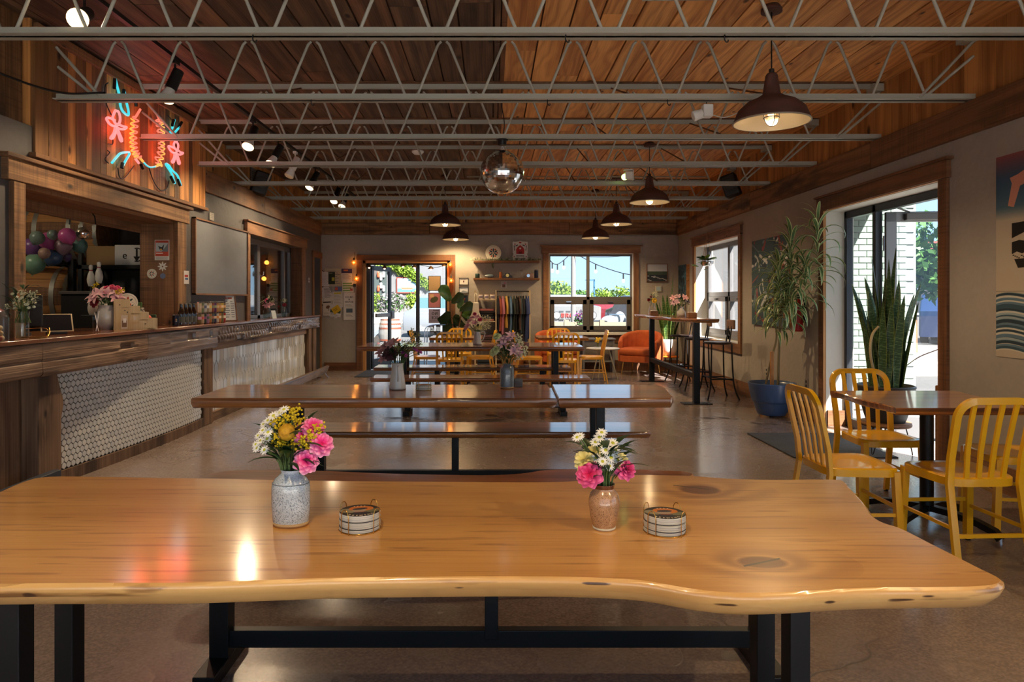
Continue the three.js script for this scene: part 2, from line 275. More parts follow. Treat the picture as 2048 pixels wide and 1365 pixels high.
// ceiling: deck slab with individual planks below it; dark stained half and pale half
{
  const c = struct('ceiling', null, null, 'timber plank ceiling, one half stained dark');
  mesh('deck', bx(XL - 0.3, XR + 0.3, HC + 0.02, HC + 0.14, ZB - 0.25, ZF + 0.2), M.ceilDark2, c);
  const GA = {};
  const row = (x0, x1, mats, cut) => {
    for (let x = x0, i = 0; x < x1 - 0.02; i++) {
      const wd = Math.min(rr(0.2, 0.29), x1 - x); let z = ZF + 0.1 - rr(0, 2), zs = [ZF + 0.1];
      for (; z > ZB + 1.2; z -= rr(2.6, 4.4)) zs.push(z); zs.push(ZB);
      for (let k = 0; k < zs.length - 1; k++) if (zs[k] < 0.5 || k === 0) mesh('plank', bx(x, x + wd - 0.014, HC - 0.002 * ((i + k) % 3), HC + 0.02, zs[k] - 0.002, zs[k + 1] + 0.002, 'z'), mats[(i * 2 + k) % mats.length], c);
      x += wd;
    }
  };
  row(XL - 0.18, 0.08, [M.ceilDark, M.ceilDark2, M.ceilDark3, M.ceilDark, M.ceilDark2]);
  row(0.11, XR + 0.06, [M.ceilLight, M.ceilLight3, M.ceilLight2, M.ceilLight]);
  mesh('batten', bx(0.075, 0.115, HC - 0.007, HC, ZF, ZB), M.trimDark, c);
}
// timber band beams
mesh('timber', bx(XR - 0.03, XR + 0.16, YB0 + 0.02, YB1, -1.0, ZF, 'z'), M.beamDark, struct('trim_1', null, null, 'reclaimed timber band along the plaster wall'));
const band = (name, list, lab) => { const s = struct(name, null, null, lab); list.forEach(([g, m]) => mesh('timber', g, m, s)); return s; };
band('trim_2', [[0.2, 4.4], [4.4, 6.55], [6.55, 9.6], [9.6, 12.1], [12.1, 13.41]].map(([a, b], i) => [rbx(XR - 0.04, XR + 0.16, YB0, YB1, -a, -b + 0.006, 0.006, 'z'), [M.beamDark, M.trimDark, M.beamDark, M.beam, M.beam][i]]), 'dark reclaimed timber band along the window wall');
band('trim_3', [[XL + 0.03, -1.2], [-1.2, 1.5], [1.5, XR - 0.04]].map(([a, b], i) => [rbx(a, b - 0.006, YB0 + 0.02, YB1, ZB + 0.06, ZB - 0.1, 0.006, 'x'), [M.beam, M.trim, M.beam][i]]), 'reclaimed timber band over the back wall');
band('trim_4', [[7.93, 10.0], [10.0, 13.35]].map(([a, b]) => [rbx(XL - 0.2, XL + 0.03, YB0, YB1, -a, -b + 0.006, 0.006, 'z'), M.trim]), 'brown timber band above the chalkboard wall');
// baseboards
const bb = (n, g, m) => struct(n, g, m, 'rough wooden baseboard');
bb('baseboard_back', [bx(XL + 0.07, -2.61, 0, 0.155, ZB + 0.025, ZB), bx(-0.7, XR, 0, 0.2, ZB + 0.025, ZB)], M.trimDark);
bb('baseboard_right', [bx(XR - 0.025, XR, 0, 0.19, -7.66, -13.4, 'z'), bx(XR - 0.025, XR, 0, 0.19, -2.1, -5.42, 'z'), bx(XR + 0.01, XR + 0.21, 0, 0.17, -7.5, -7.47)], M.trim);

// window and door trims
function casing(name, lab, frame, m, m2) { const s = struct(name, null, null, lab); frame.forEach(([n, g, mm]) => mesh(n, g, mm ?? m, s)); return s; }
const sideTrim = (d0, d1, y0, y1, hd, m, name, lab, bottom) => { // on the right wall
  const w = 0.1, x0 = XR - 0.03, x1 = XR, f = [['casing', rbx(x0, x1, y0, y1, -d0, -d0 + w, 0.004, 'y')], ['casing', rbx(x0, x1, y0, y1, -d1 - w, -d1, 0.004, 'y')],
    ['header', rbx(x0 - 0.012, x1, y1, y1 + hd, -d0 + w + 0.02, -d1 - w - 0.02, 0.004, 'z')], ['cap', rbx(x0 - 0.03, x1, y1 + hd, y1 + hd + 0.022, -d0 + w + 0.05, -d1 - w - 0.05, 0.004, 'z')],
    ['edge', [bx(x0 + 0.004, x1 + 0.02, y0, y1, -d0 - 0.008, -d0 + 0.002, 'y'), bx(x0 + 0.004, x1 + 0.02, y0, y1, -d1 - 0.002, -d1 + 0.008, 'y'), bx(x0 + 0.004, x1 + 0.02, y1 - 0.008, y1 + 0.002, -d0, -d1, 'z')], M.honey]];
  if (bottom) f.push(['apron', rbx(x0, x1, y0 - 0.14, y0, -d0 + w, -d1 - w, 0.004, 'z')]);
  return casing(name, lab, f, m);
};
sideTrim(5.57, 7.51, 0, H1, 0.14, M.trimDark, 'trim_5', 'dark timber casing of the glazed side door');
sideTrim(10.1, 12.28, 0.72, 2.31, 0.14, M.trim, 'trim_6', 'brown timber casing of the side window', true);
sideTrim(-1.6, 1.9, 0, H1, 0.14, M.trimDark, 'trim_7', 'timber casing of the other glazed side door');
casing('trim_8', 'brown timber casing of the back window', [['casing', rbx(1.0, 1.11, 0.6, 2.27, ZB, ZB + 0.03, 0.004)], ['casing', rbx(2.75, 2.85, 0.6, 2.27, ZB, ZB + 0.03, 0.004)], ['header', rbx(0.97, 2.88, 2.27, 2.40, ZB, ZB + 0.04, 0.004)], ['cap', rbx(0.94, 2.92, 2.40, 2.425, ZB, ZB + 0.06, 0.004)], ['sill', rbx(0.95, 2.95, 0.69, 0.735, ZB - 0.1, ZB + 0.08, 0.006), M.reveal], ['apron', rbx(1.0, 2.85, 0.54, 0.69, ZB, ZB + 0.03, 0.004), M.trimDark]], M.trim);
casing('trim_9', 'dark timber casing of the entrance door', [['casing', rbx(-2.61, -2.49, 0, 2.24, ZB, ZB + 0.03, 0.004)], ['casing', rbx(-0.81, -0.7, 0, 2.24, ZB, ZB + 0.03, 0.004)], ['header', rbx(-2.61, -0.7, 2.13, 2.24, ZB, ZB + 0.035, 0.004)], ['edge', [bx(-2.49, -2.44, 0, 2.13, ZB, ZB - 0.2), bx(-0.86, -0.81, 0, 2.13, ZB, ZB - 0.2), bx(-2.49, -0.81, 2.08, 2.13, ZB, ZB - 0.2)], M.honey]], M.trimDark);
casing('trim_10', 'reclaimed timber casing of the window above the bar', [['casing', rbx(XL, XL + 0.03, 1.07, 2.26, -9.28, -9.4, 0.004, 'y')], ['casing', rbx(XL, XL + 0.03, 1.07, 2.26, -11.98, -12.18, 0.004, 'y')], ['header', rbx(XL, XL + 0.045, 2.26, 2.42, -9.24, -12.24, 0.005, 'z')], ['cap', rbx(XL, XL + 0.07, 2.42, 2.44, -9.2, -12.28, 0.005, 'z')], ['jamb', [bx(XL - 0.24, XL, 1.07, 2.26, -11.96, -11.98, 'y'), bx(XL - 0.24, XL, 1.07, 2.26, -9.4, -9.42, 'y')], M.trimDark]], M.trim);
casing('trim_11', 'heavy reclaimed timber frame of the bar pass-through', [['post', rbx(XL, XL + 0.04, 1.09, 2.18, -4.73, -4.85, 0.005, 'y')], ['post', rbx(XL, XL + 0.04, 1.09, 2.18, -7.2, -7.4, 0.005, 'y')], ['header', rbx(XL - 0.01, XL + 0.05, 2.18, 2.33, -4.66, -7.46, 0.006, 'z')], ['cap', rbx(XL, XL + 0.075, 2.33, 2.36, -4.62, -7.5, 0.006, 'z')], ['jamb', [bx(XL - 0.34, XL, 1.09, 2.18, -7.17, -7.2, 'y'), bx(XL - 0.34, XL, 1.09, 2.18, -4.85, -4.88, 'y')], M.trim], ['soffit', bx(XL - 0.34, XL, 2.15, 2.18, -4.88, -7.17, 'z'), M.trim], ['inner_rail', bx(XL - 0.36, XL - 0.33, 2.06, 2.18, -4.85, -7.2, 'z'), M.trim]], M.beam);
casing('door_1', 'pale service door beside the notice wall', [['panel', bx(XL - 0.2, XL - 0.16, 0, 2.1, -12.86, -13.28), M.reveal], ['casing', rbx(XL, XL + 0.025, 0, 2.16, -12.72, -12.82, 0.004, 'y'), M.trim], ['casing', rbx(XL, XL + 0.025, 0, 2.16, -13.3, -13.38, 0.004, 'y'), M.trim], ['header', rbx(XL, XL + 0.03, 2.16, 2.28, -12.7, -13.39, 0.004, 'z'), M.trimDark]], M.reveal);
// ---------------------------------------------------------------- glazing
const pane = (g, parent, m = M.glass) => mesh('pane', g, m, parent);
{ // back window: two fixed lights over two awning sashes
  const w = struct('window_2', null, null, 'grey framed window onto the car park'), z0 = ZB - 0.1, z1 = ZB - 0.16;
  const fr = (x0, x1, y0, y1) => rbx(x0, x1, y0, y1, z1, z0, 0.004);
  mesh('frame', [fr(1.11, 2.75, 2.22, 2.26), fr(1.12, 1.15, 0.74, 2.23), fr(2.71, 2.75, 0.74, 2.23), fr(1.855, 1.915, 0.74, 2.23), fr(1.12, 2.75, 1.37, 1.43), fr(1.12, 2.75, 0.735, 0.78)], M.winFrame, w);
  pane(bx(1.15, 1.855, 1.43, 2.22, z0 - 0.033, z0 - 0.027), w); pane(bx(1.915, 2.71, 1.43, 2.22, z0 - 0.033, z0 - 0.027), w);
  for (const [a, b] of [[1.15, 1.855], [1.915, 2.71]]) {
    const s = mesh('sash', [rbx(a, a + 0.075, 0.78, 1.37, z1, z0 + 0.02, 0.004), rbx(b - 0.075, b, 0.78, 1.37, z1, z0 + 0.02, 0.004), rbx(a, b, 1.28, 1.37, z1, z0 + 0.02, 0.004), rbx(a, b, 0.78, 0.86, z1, z0 + 0.02, 0.004)], M.winFrame, w);
    mesh('pane', bx(a + 0.07, b - 0.07, 0.85, 1.29, z0 - 0.02, z0 - 0.014), M.glass, s); mesh('latch', [bx((a + b) / 2 - 0.05, (a + b) / 2 + 0.05, 1.32, 1.34, z0 + 0.02, z0 + 0.05)], M.chrome, s);
  }
}
{ // side window
  const w = struct('window_3', null, null, 'aluminium side window with lower sashes'), x0 = XR + 0.2, x1 = XR + 0.26;
  const fr = (d0, d1, y0, y1) => rbx(x0, x1, y0, y1, -d0, -d1, 0.004, 'y');
  mesh('frame', [fr(10.1, 12.28, 2.22, 2.3), fr(10.1, 10.17, 0.73, 2.25), fr(12.19, 12.28, 0.73, 2.25), fr(11.1, 11.2, 0.73, 2.25), fr(10.1, 12.28, 1.42, 1.5), fr(10.1, 12.28, 0.73, 0.8)], M.alu, w);
  for (const [a, b] of [[10.17, 11.1], [11.2, 12.19]]) {
    pane(bx(x0 + 0.027, x0 + 0.033, 1.5, 2.22, -a, -b), w);
    const s = mesh('sash', [rbx(x0 - 0.02, x1, 0.8, 1.42, -a, -a - 0.07, 0.004, 'y'), rbx(x0 - 0.02, x1, 0.8, 1.42, -b + 0.07, -b, 0.004, 'y'), rbx(x0 - 0.02, x1, 1.34, 1.42, -a, -b, 0.004, 'z'), rbx(x0 - 0.02, x1, 0.8, 0.88, -a, -b, 0.004, 'z')], M.alu, w);
    mesh('pane', bx(x0 + 0.02, x0 + 0.026, 0.87, 1.35, -a - 0.06, -b + 0.06), M.glass, s); mesh('latch', bx(x0 - 0.04, x0 - 0.02, 1.37, 1.39, -(a + b) / 2 - 0.05, -(a + b) / 2 + 0.05), M.dark, s);
  }
}
function sideDoor(name, lab, d0, d1, dm, leafOut) { // glazed door in the right wall, d0 near, d1 far, dm post between sidelight and leaf
  const s = struct(name, null, null, lab), x0 = XR + 0.2, x1 = XR + 0.27, f = (a, b, y0, y1) => rbx(x0, x1, y0, y1, -a, -b, 0.004, 'y');
  mesh('frame', [f(d0, d0 + 0.06, 0, H1 - 0.02), f(d1 - 0.06, d1, 0, H1 - 0.02), f(dm - 0.03, dm + 0.03, 0, H1 - 0.02), f(d0, d1, H1 - 0.09, H1 - 0.015), f(dm, d1, 0, 0.1), f(d0 + 0.06, d0 + 0.12, 0, H1 - 0.09)], M.aluDark, s);
  pane(bx(x0 + 0.03, x0 + 0.036, 0.1, H1 - 0.09, -dm - 0.03, -d1 + 0.06), s);
  const leaf = new THREE.Group(); leaf.name = 'door_leaf'; s.add(leaf); leaf.position.set(x1, 0, -dm + 0.06); leaf.rotation.y = leafOut;
  const L = dm - d0 - 0.16, lx = (a, b, y0, y1) => rbx(-0.045, 0, y0, y1, a, b, 0.004, 'y');
  mesh('stile', [lx(0, 0.1, 0.01, H1 - 0.1), lx(L - 0.1, L, 0.01, H1 - 0.1), lx(0, L, H1 - 0.2, H1 - 0.1), lx(0, L, 0.01, 0.22)], M.alu, leaf);
  mesh('pane', bx(-0.026, -0.02, 0.2, H1 - 0.19, 0.09, L - 0.09), M.glass, leaf);
  mesh('closer', [rbx(-0.11, -0.045, H1 - 0.19, H1 - 0.12, 0.16, 0.46, 0.01, 'z'), cyl(V(-0.08, H1 - 0.11, 0.2), V(-0.16, H1 - 0.06, 0.02), 0.009, 6)], M.winFrame, leaf);
  mesh('hinge', [cyl(V(0.005, 1.85, 0), V(0.005, 2.0, 0), 0.012, 8), cyl(V(0.005, 0.3, 0), V(0.005, 0.45, 0), 0.012, 8)], M.chrome, leaf);
  return s;
}
sideDoor('door_2', 'aluminium side door standing open outward', 5.57, 7.51, 6.92, 1.42);
sideDoor('door_3', 'closed aluminium side door', -1.6, 1.9, 0.6, 0);
{ // entrance in the back wall: open leaf and fixed light
  const s = struct('door_4', null, null, 'dark framed glazed entrance with one leaf open'), z0 = ZB - 0.1, z1 = ZB - 0.16, f = (x0, x1, y0, y1) => rbx(x0, x1, y0, y1, z1, z0, 0.004);
  mesh('frame', [f(-2.44, -2.36, 0, 2.08), f(-0.9, -0.86, 0, 2.08), f(-1.475, -1.405, 0, 2.08), f(-2.44, -0.86, 2.05, 2.085), f(-1.405, -0.86, 0, 0.08)], M.aluDark, s);
  pane(bx(-1.405, -0.9, 0.08, 2.05, z0 - 0.03, z0 - 0.024), s);
  const leaf = new THREE.Group(); leaf.name = 'door_leaf'; s.add(leaf); leaf.position.set(-2.34, 0, z1); leaf.rotation.y = 1.26; const L = 0.86;
  const lx = (a, b, y0, y1) => rbx(a, b, y0, y1, -0.045, 0, 0.004, 'y');
  mesh('stile', [lx(0, 0.09, 0.01, 2.04), lx(L - 0.09, L, 0.01, 2.04), lx(0, L, 1.95, 2.04), lx(0, L, 0.01, 0.2)], M.aluDark, leaf);
  mesh('pane', bx(0.08, L - 0.08, 0.19, 1.96, -0.026, -0.02), M.glass, leaf);
  mesh('push_bar', [rbx(0.06, L - 0.06, 1.02, 1.1, 0.03, 0.07, 0.01), rbx(L - 0.16, L - 0.02, 0.98, 1.14, 0, 0.09, 0.01)], M.alu, leaf);
}
{ // window above the bar
  const s = struct('window_4', null, null, 'dark aluminium window above the bar'), x0 = XL - 0.22, x1 = XL - 0.16, f = (a, b, y0, y1) => rbx(x0, x1, y0, y1, -a, -b, 0.004, 'y');
  mesh('frame', [f(9.42, 9.5, 1.09, 2.26), f(11.88, 11.96, 1.09, 2.26), f(9.42, 11.96, 2.18, 2.26), f(10.24, 10.36, 1.09, 2.2), f(9.42, 11.96, 1.09, 1.14), f(11.55, 11.62, 1.09, 2.2)], M.alu, s);
  for (const [a, b] of [[9.5, 10.24], [10.36, 11.55], [11.62, 11.88]]) pane(bx(x0 + 0.03, x0 + 0.036, 1.14, 2.18, -a, -b), s);
  mesh('latch', tube([[x1 + 0.01, 1.78, -10.3], [x1 + 0.03, 1.72, -10.3], [x1 + 0.05, 1.74, -10.34], [x1 + 0.05, 1.79, -10.36]], 0.007, 10, 5), M.chrome, s);
  // dim store room behind it
  mesh('store_wall', [bx(XL - 1.9, XL - 1.85, 0, 2.7, -8.6, -12.6), bx(XL - 1.9, XL - 0.3, 0, 2.7, -12.6, -12.65), bx(XL - 1.9, XL - 0.3, 2.7, 2.75, -8.0, -12.65)], M.wallDark, lw);
}

// ---------------------------------------------------------------- plank clad bulkhead with the neon sign
{
  const s = struct('wall_bulkhead', null, null, 'mixed reclaimed plank bulkhead over the bar'), X0 = XL + 0.02;
  for (let d = 4.98, i = 0; d < 7.9; i++) { const w = Math.min(rr(0.075, 0.15), 7.93 - d); mesh('plank', bx(X0 - 0.03, X0 + 0.002 * (i % 3), 2.42, HC - 0.06, -d, -d - w + 0.004, 'y'), M.rec[Math.floor(rnd() * 5)], s); d += w; }
  for (let x = X0 - 0.03, i = 0; i < 2; i++) mesh('plank', bx(x - 0.1, x - 0.003, 2.42, HC, -4.97, -4.99, 'y'), M.rec[(i * 3) % 5], s).position.x = -i * 0.1;
  for (let i = 0; i < 2; i++) mesh('plank', bx(X0 - 0.13, X0 - 0.002, 2.42, HC, -7.91, -7.935, 'y'), M.rec[i], s).position.x = -i * 0.13;
  mesh('core', bx(X0 - 0.28, X0 - 0.031, 2.43, HC, -5.0, -7.9), M.trimDark, s);
  mesh('top_strip', rbx(X0 - 0.01, X0 + 0.025, HC - 0.1, HC - 0.03, -4.97, -7.94, 0.004, 'z'), M.trim, s);
  mesh('ledge', rbx(X0 - 0.28, X0 + 0.03, 2.385, 2.42, -4.94, -7.96, 0.004, 'z'), M.beamDark, s);
  for (let d = 2.2, i = 0; d < 4.9; i++) { const w = rr(0.1, 0.2); mesh('plank', bx(XL - 0.1, XL - 0.06, 2.36, HC, -d, -Math.min(d + w - 0.004, 4.97), 'y'), M.rec[Math.floor(rnd() * 5)], s); d += w; }
  mesh('band', rbx(XL - 0.06, XL + 0.02, 2.62, 2.86, -1.0, -4.6, 0.006, 'z'), M.trimDark, s);
}
// neon sign: outline in wall coordinates (pixel columns of a survey drawing turned into metres once, below)
{
  const XN = XL + 0.055, nd = (x) => 3.28 * 1385 / (983 - x), P = (x, y) => { const d = nd(x); return V(XN, 1.36 + (601 - y) * d / 1385, -d); };
  const glow = (r, g, b, k) => std({ color: col(20, 20, 20), emissive: new THREE.Color(r, g, b), emissiveIntensity: k, roughness: 0.3 });
  const pink = glow(1.0, 0.24, 0.24, 0.5), teal = glow(0.06, 0.72, 0.8, 0.36), amber = glow(1.0, 0.42, 0.07, 0.42), red = glow(1.0, 0.16, 0.10, 0.5);
  const s = thing('neon_sign', 'glowing pink, teal and amber neon sign of coiled garland and flowers', 'neon sign');
  const z = (x, y) => [180 + x / 5.055, 120 + y / 5.055]; // drawing grid
  const line = (name, list, m, r = 0.011, seg = 40) => mesh(name, tube(list.map(([x, y]) => P(...z(x, y))), r, seg, 7), m, s);
  line('flower_tube', [[215, 510], [190, 580], [215, 640], [245, 655], [265, 600], [250, 530], [215, 510]], pink); line('flower_tube', [[210, 610], [150, 585], [125, 595], [160, 650], [215, 670], [245, 645]], pink);
  line('flower_tube', [[245, 650], [290, 670], [330, 680], [300, 700], [255, 695], [225, 675]], pink); line('flower_tube', [[215, 680], [200, 740], [165, 790], [190, 790], [215, 740], [225, 690], [250, 760], [270, 820], [285, 810], [255, 740], [235, 690]], pink);
  line('flower_tube', [[830, 815], [812, 860], [830, 905], [850, 905], [858, 860], [835, 815]], pink); line('flower_tube', [[815, 890], [765, 870], [760, 885], [790, 930], [830, 940], [850, 915]], pink); line('flower_tube', [[850, 910], [885, 935], [908, 940], [880, 958], [840, 950]], pink);
  line('flower_tube', [[820, 950], [815, 990], [793, 1030], [810, 1035], [828, 990], [838, 960], [850, 1010], [862, 1052], [875, 1040], [855, 980], [845, 955]], pink);
  line('leaf_tube', [[215, 190], [232, 260], [255, 350], [270, 470], [300, 530], [345, 560], [350, 520], [330, 430], [315, 350], [305, 300]], teal); line('leaf_tube', [[180, 1040], [230, 980], [270, 945], [360, 938], [325, 1010], [280, 1090]], teal);
  line('leaf_tube', [[820, 605], [800, 680], [765, 750], [735, 765], [800, 750], [860, 690], [895, 635]], teal); line('leaf_tube', [[825, 1250], [790, 1150], [730, 1055], [760, 1065], [800, 1120], [850, 1170], [888, 1270]], teal);
  const coil = (pts, amp, n, m, ph) => { const c = new THREE.CatmullRomCurve3(pts.map(([x, y]) => V(x, y, 0))), out = []; for (let i = 0; i <= n * 8; i++) { const t = i / (n * 8), p = c.getPoint(t), q = c.getTangent(t); out.push([p.x - q.y * amp * Math.sin(t * n * 2 * PI + ph), p.y + q.x * amp * Math.sin(t * n * 2 * PI + ph)]); } return line('garland_tube', out, m, 0.0065, n * 12); };
  coil([[425, 570], [412, 700], [404, 830], [418, 930], [462, 1000]], 34, 9, red, 0); coil([[395, 590], [385, 720], [383, 830], [400, 930], [440, 990]], 22, 10, amber, 1.2);
  coil([[655, 600], [668, 700], [686, 830], [676, 930], [626, 1040]], 32, 8, red, 0); coil([[690, 620], [700, 720], [700, 850], [700, 960], [660, 1060]], 20, 9, amber, 1.5);
  line('garland_tube', [[470, 500], [445, 540], [420, 580]], red); line('garland_tube', [[645, 560], [660, 590], [665, 620]], red); line('garland_tube', [[465, 990], [500, 1030]], amber); line('garland_tube', [[420, 1000], [455, 1045]], pink);
  line('bow_tube', [[500, 1030], [540, 1070], [580, 1085], [625, 1078]], teal, 0.008); line('garland_tube', [[625, 1078], [680, 1060], [690, 1075]], amber);
  const wire = (list) => mesh('wire', tube(list.map(([x, y]) => P(...z(x, y)).add(V(-0.02, 0, 0))), 0.005, 24, 5), M.black, s);
  wire([[165, 230], [135, 270], [145, 430], [200, 560]]); wire([[160, 915], [180, 940], [135, 1000], [170, 1045]]); wire([[265, 1090], [280, 1180], [320, 1200], [370, 1150], [430, 1070]]); wire([[580, 1090], [630, 1230], [700, 1320], [760, 1300], [785, 1220]]); wire([[820, 1030], [815, 1090], [830, 1130]]); wire([[770, 560], [800, 590], [805, 610]]); wire([[215, 800], [210, 850], [165, 850]]);
  const cap = (list) => mesh('electrode', tube(list.map(([x, y]) => P(...z(x, y)).add(V(0.012, 0, 0))), 0.015, 8, 7), M.black, s);
  cap([[190, 290], [195, 190]]); cap([[285, 345], [290, 300]]); cap([[268, 1095], [276, 1040]]); cap([[785, 665], [800, 605]]); cap([[850, 680], [882, 630]]); cap([[800, 1240], [770, 1180]]); cap([[865, 1270], [840, 1210]]); cap([[485, 1100], [465, 1060]]); cap([[415, 470], [412, 425]]);
  const pl = (x, y, r, g, b, i) => { const l = new THREE.PointLight(new THREE.Color(r, g, b), i * 0.55); l.position.copy(P(...z(x, y))).add(V(0.05, 0, 0)); l.shadow.radius = 4; l.castShadow = true; l.name = 'neon_glow'; s.add(l); };
  pl(230, 690, 1, 0.07, 0.06, 0.15); pl(390, 720, 1, 0.09, 0.05, 0.09); pl(410, 930, 1, 0.09, 0.05, 0.08); pl(670, 740, 1, 0.09, 0.05, 0.08); pl(670, 980, 1, 0.09, 0.05, 0.08); pl(835, 930, 1, 0.07, 0.06, 0.13); pl(270, 400, 0.05, 0.85, 0.95, 0.03); pl(280, 990, 0.05, 0.85, 0.95, 0.02); pl(800, 690, 0.05, 0.85, 0.95, 0.02); pl(810, 1160, 0.05, 0.85, 0.95, 0.025);
}

// ---------------------------------------------------------------- open-web steel joists
{
  const x0 = XL - 0.165, x1 = XR + 0.02, yb = YB1 + 0.005, yt = HC - 0.065, pitch = 0.49;
  const angle = (xa, xb, y, up) => { // pair of angles back to back
    const f = 0.006, L = 0.05; return [bx(xa, xb, y, y + f, -L - 0.008, -0.008, 'x'), bx(xa, xb, y, y + f, 0.008, L + 0.008, 'x'), bx(xa, xb, up ? y : y - L + f, up ? y + L : y + f, -0.014, -0.008, 'x'), bx(xa, xb, up ? y : y - L + f, up ? y + L : y + f, 0.008, 0.014, 'x')];
  };
  const zs = [3.95, 5.22, 6.48, 7.76, 9.05, 10.36, 11.62, 12.84, 2.68, 1.4, 0.1, -1.2, -2.4];
  const rodUp = tube([[-pitch / 2 + 0.02, 0, 0], [-pitch / 2 + 0.045, 0.035, 0], [-0.05, yt - yb - 0.06, 0], [-0.02, yt - yb - 0.02, 0]], 0.0105, 14, 7), rodDn = rodUp.clone().scale(-1, 1, 1); rodDn.index && (() => { const a = rodDn.index.array; for (let i = 0; i < a.length; i += 3) [a[i], a[i + 1]] = [a[i + 1], a[i]]; })();
  const seats = ['with black hooks before the plank bulkhead', 'carrying the white emergency spotlight, end in the teal neon leaf', 'carrying the large mirror ball', 'meeting the far edge of the plank bulkhead', 'carrying the green pin spotlight', 'crossing above the vent grille end of the bar', 'second from the plank end wall', 'next to the plank end wall'];
  zs.forEach((d, i) => {
    const boxed = d > 4.98 && d < 7.9, xa = boxed ? XL + 0.025 : d < 5 ? XL - 0.05 : x0;
    const j = thing('steel_joist', i < 8 ? `grey open-web steel roof joist ${seats[i]}` : 'grey open-web steel roof joist near the added garage doors', 'joist', [0, 0, -d], 0, 'steel joists under the plank ceiling');
    mesh('bottom_chord', angle(xa, x1, yb, true), M.paint, j); mesh('top_chord', angle(xa, x1, yt + 0.058, false), M.paint, j);
    mesh('nailer', bx(xa, x1, yt + 0.064, HC - 0.008, -0.07, 0.07, 'x'), M.trimDark, j);
    const off = (i * 0.19) % pitch;
    for (let x = -3.0 + off; x < 3.2; x += pitch) { const a = mesh('web_rod', rodUp, M.paint, j); a.position.set(x, yb + 0.006, 0); const b = mesh('web_rod', rodDn, M.paint, j); b.position.set(x, yb + 0.006, 0); }
    for (const [a, b] of [[V(xa, yt - 0.06, 0.01), V(xa + 0.34, yb + 0.02, 0.01)], [V(xa, yt - 0.2, -0.012), V(xa + 0.3, yb + 0.02, -0.012)], [V(x1, yt, 0.01), V(x1 - 0.42, yb + 0.02, 0.01)], [V(x1, yt - 0.12, -0.01), V(x1 - 0.38, yb + 0.02, -0.01)]]) mesh('end_strut', cyl(a, b, 0.012, 6), M.paint, j);
    mesh('bearing_seat', bx(x1 - 0.1, x1, yt - 0.02, yt + 0.05, -0.06, 0.06), M.paint, j);
    if (i === 0 || i === 1) for (const hx of [0.42, -1.35, 1.32]) mesh('hook', tube([[hx, yb, 0.03], [hx, yb - 0.03, 0.03], [hx + 0.015, yb - 0.045, 0.03], [hx + 0.02, yb - 0.03, 0.03]], 0.004, 10, 5), M.black, j);
  });
  // bracing rods between the joists
  for (const x of [-1.8, 1.1, 2.2]) for (let i = 0; i < 7; i++) { const a = -[3.95, 5.22, 6.48, 7.76, 9.05, 10.36, 11.62, 12.84][i], b = -[3.95, 5.22, 6.48, 7.76, 9.05, 10.36, 11.62, 12.84][i + 1]; solo('bracing_rod', [cyl(V(x, yb + 0.03, a), V(x + 0.02, yt + 0.02, b), 0.008, 5)], M.trimDark, 'thin rusty diagonal bracing rod between steel joists', 'bracing rod', null, 0, 'diagonal bracing rods'); }
  // conduits along the pale half
  const cd = (pts, r = 0.011) => solo('conduit', tube(pts, r, 40, 6), M.paint, 'thin grey electrical conduit under the pale planks', 'conduit', null, 0, 'ceiling conduits');
  cd([[1.0, HC - 0.03, -4.6], [2.0, HC - 0.03, -4.58], [3.5, HC - 0.03, -4.6]]); cd([[-0.4, HC - 0.03, -11.2], [1.2, HC - 0.03, -11.2], [3.5, HC - 0.03, -11.2]]);
  solo('data_cable', tube([[XL + 0.02, 2.95, -3.6], [XL + 0.05, 2.86, -4.3], [XL + 0.2, 2.84, -4.9], [-2.9, 2.92, -5.2]], 0.008, 30, 6), M.black, 'black cable looping to the joist above the hatch', 'cable');
}

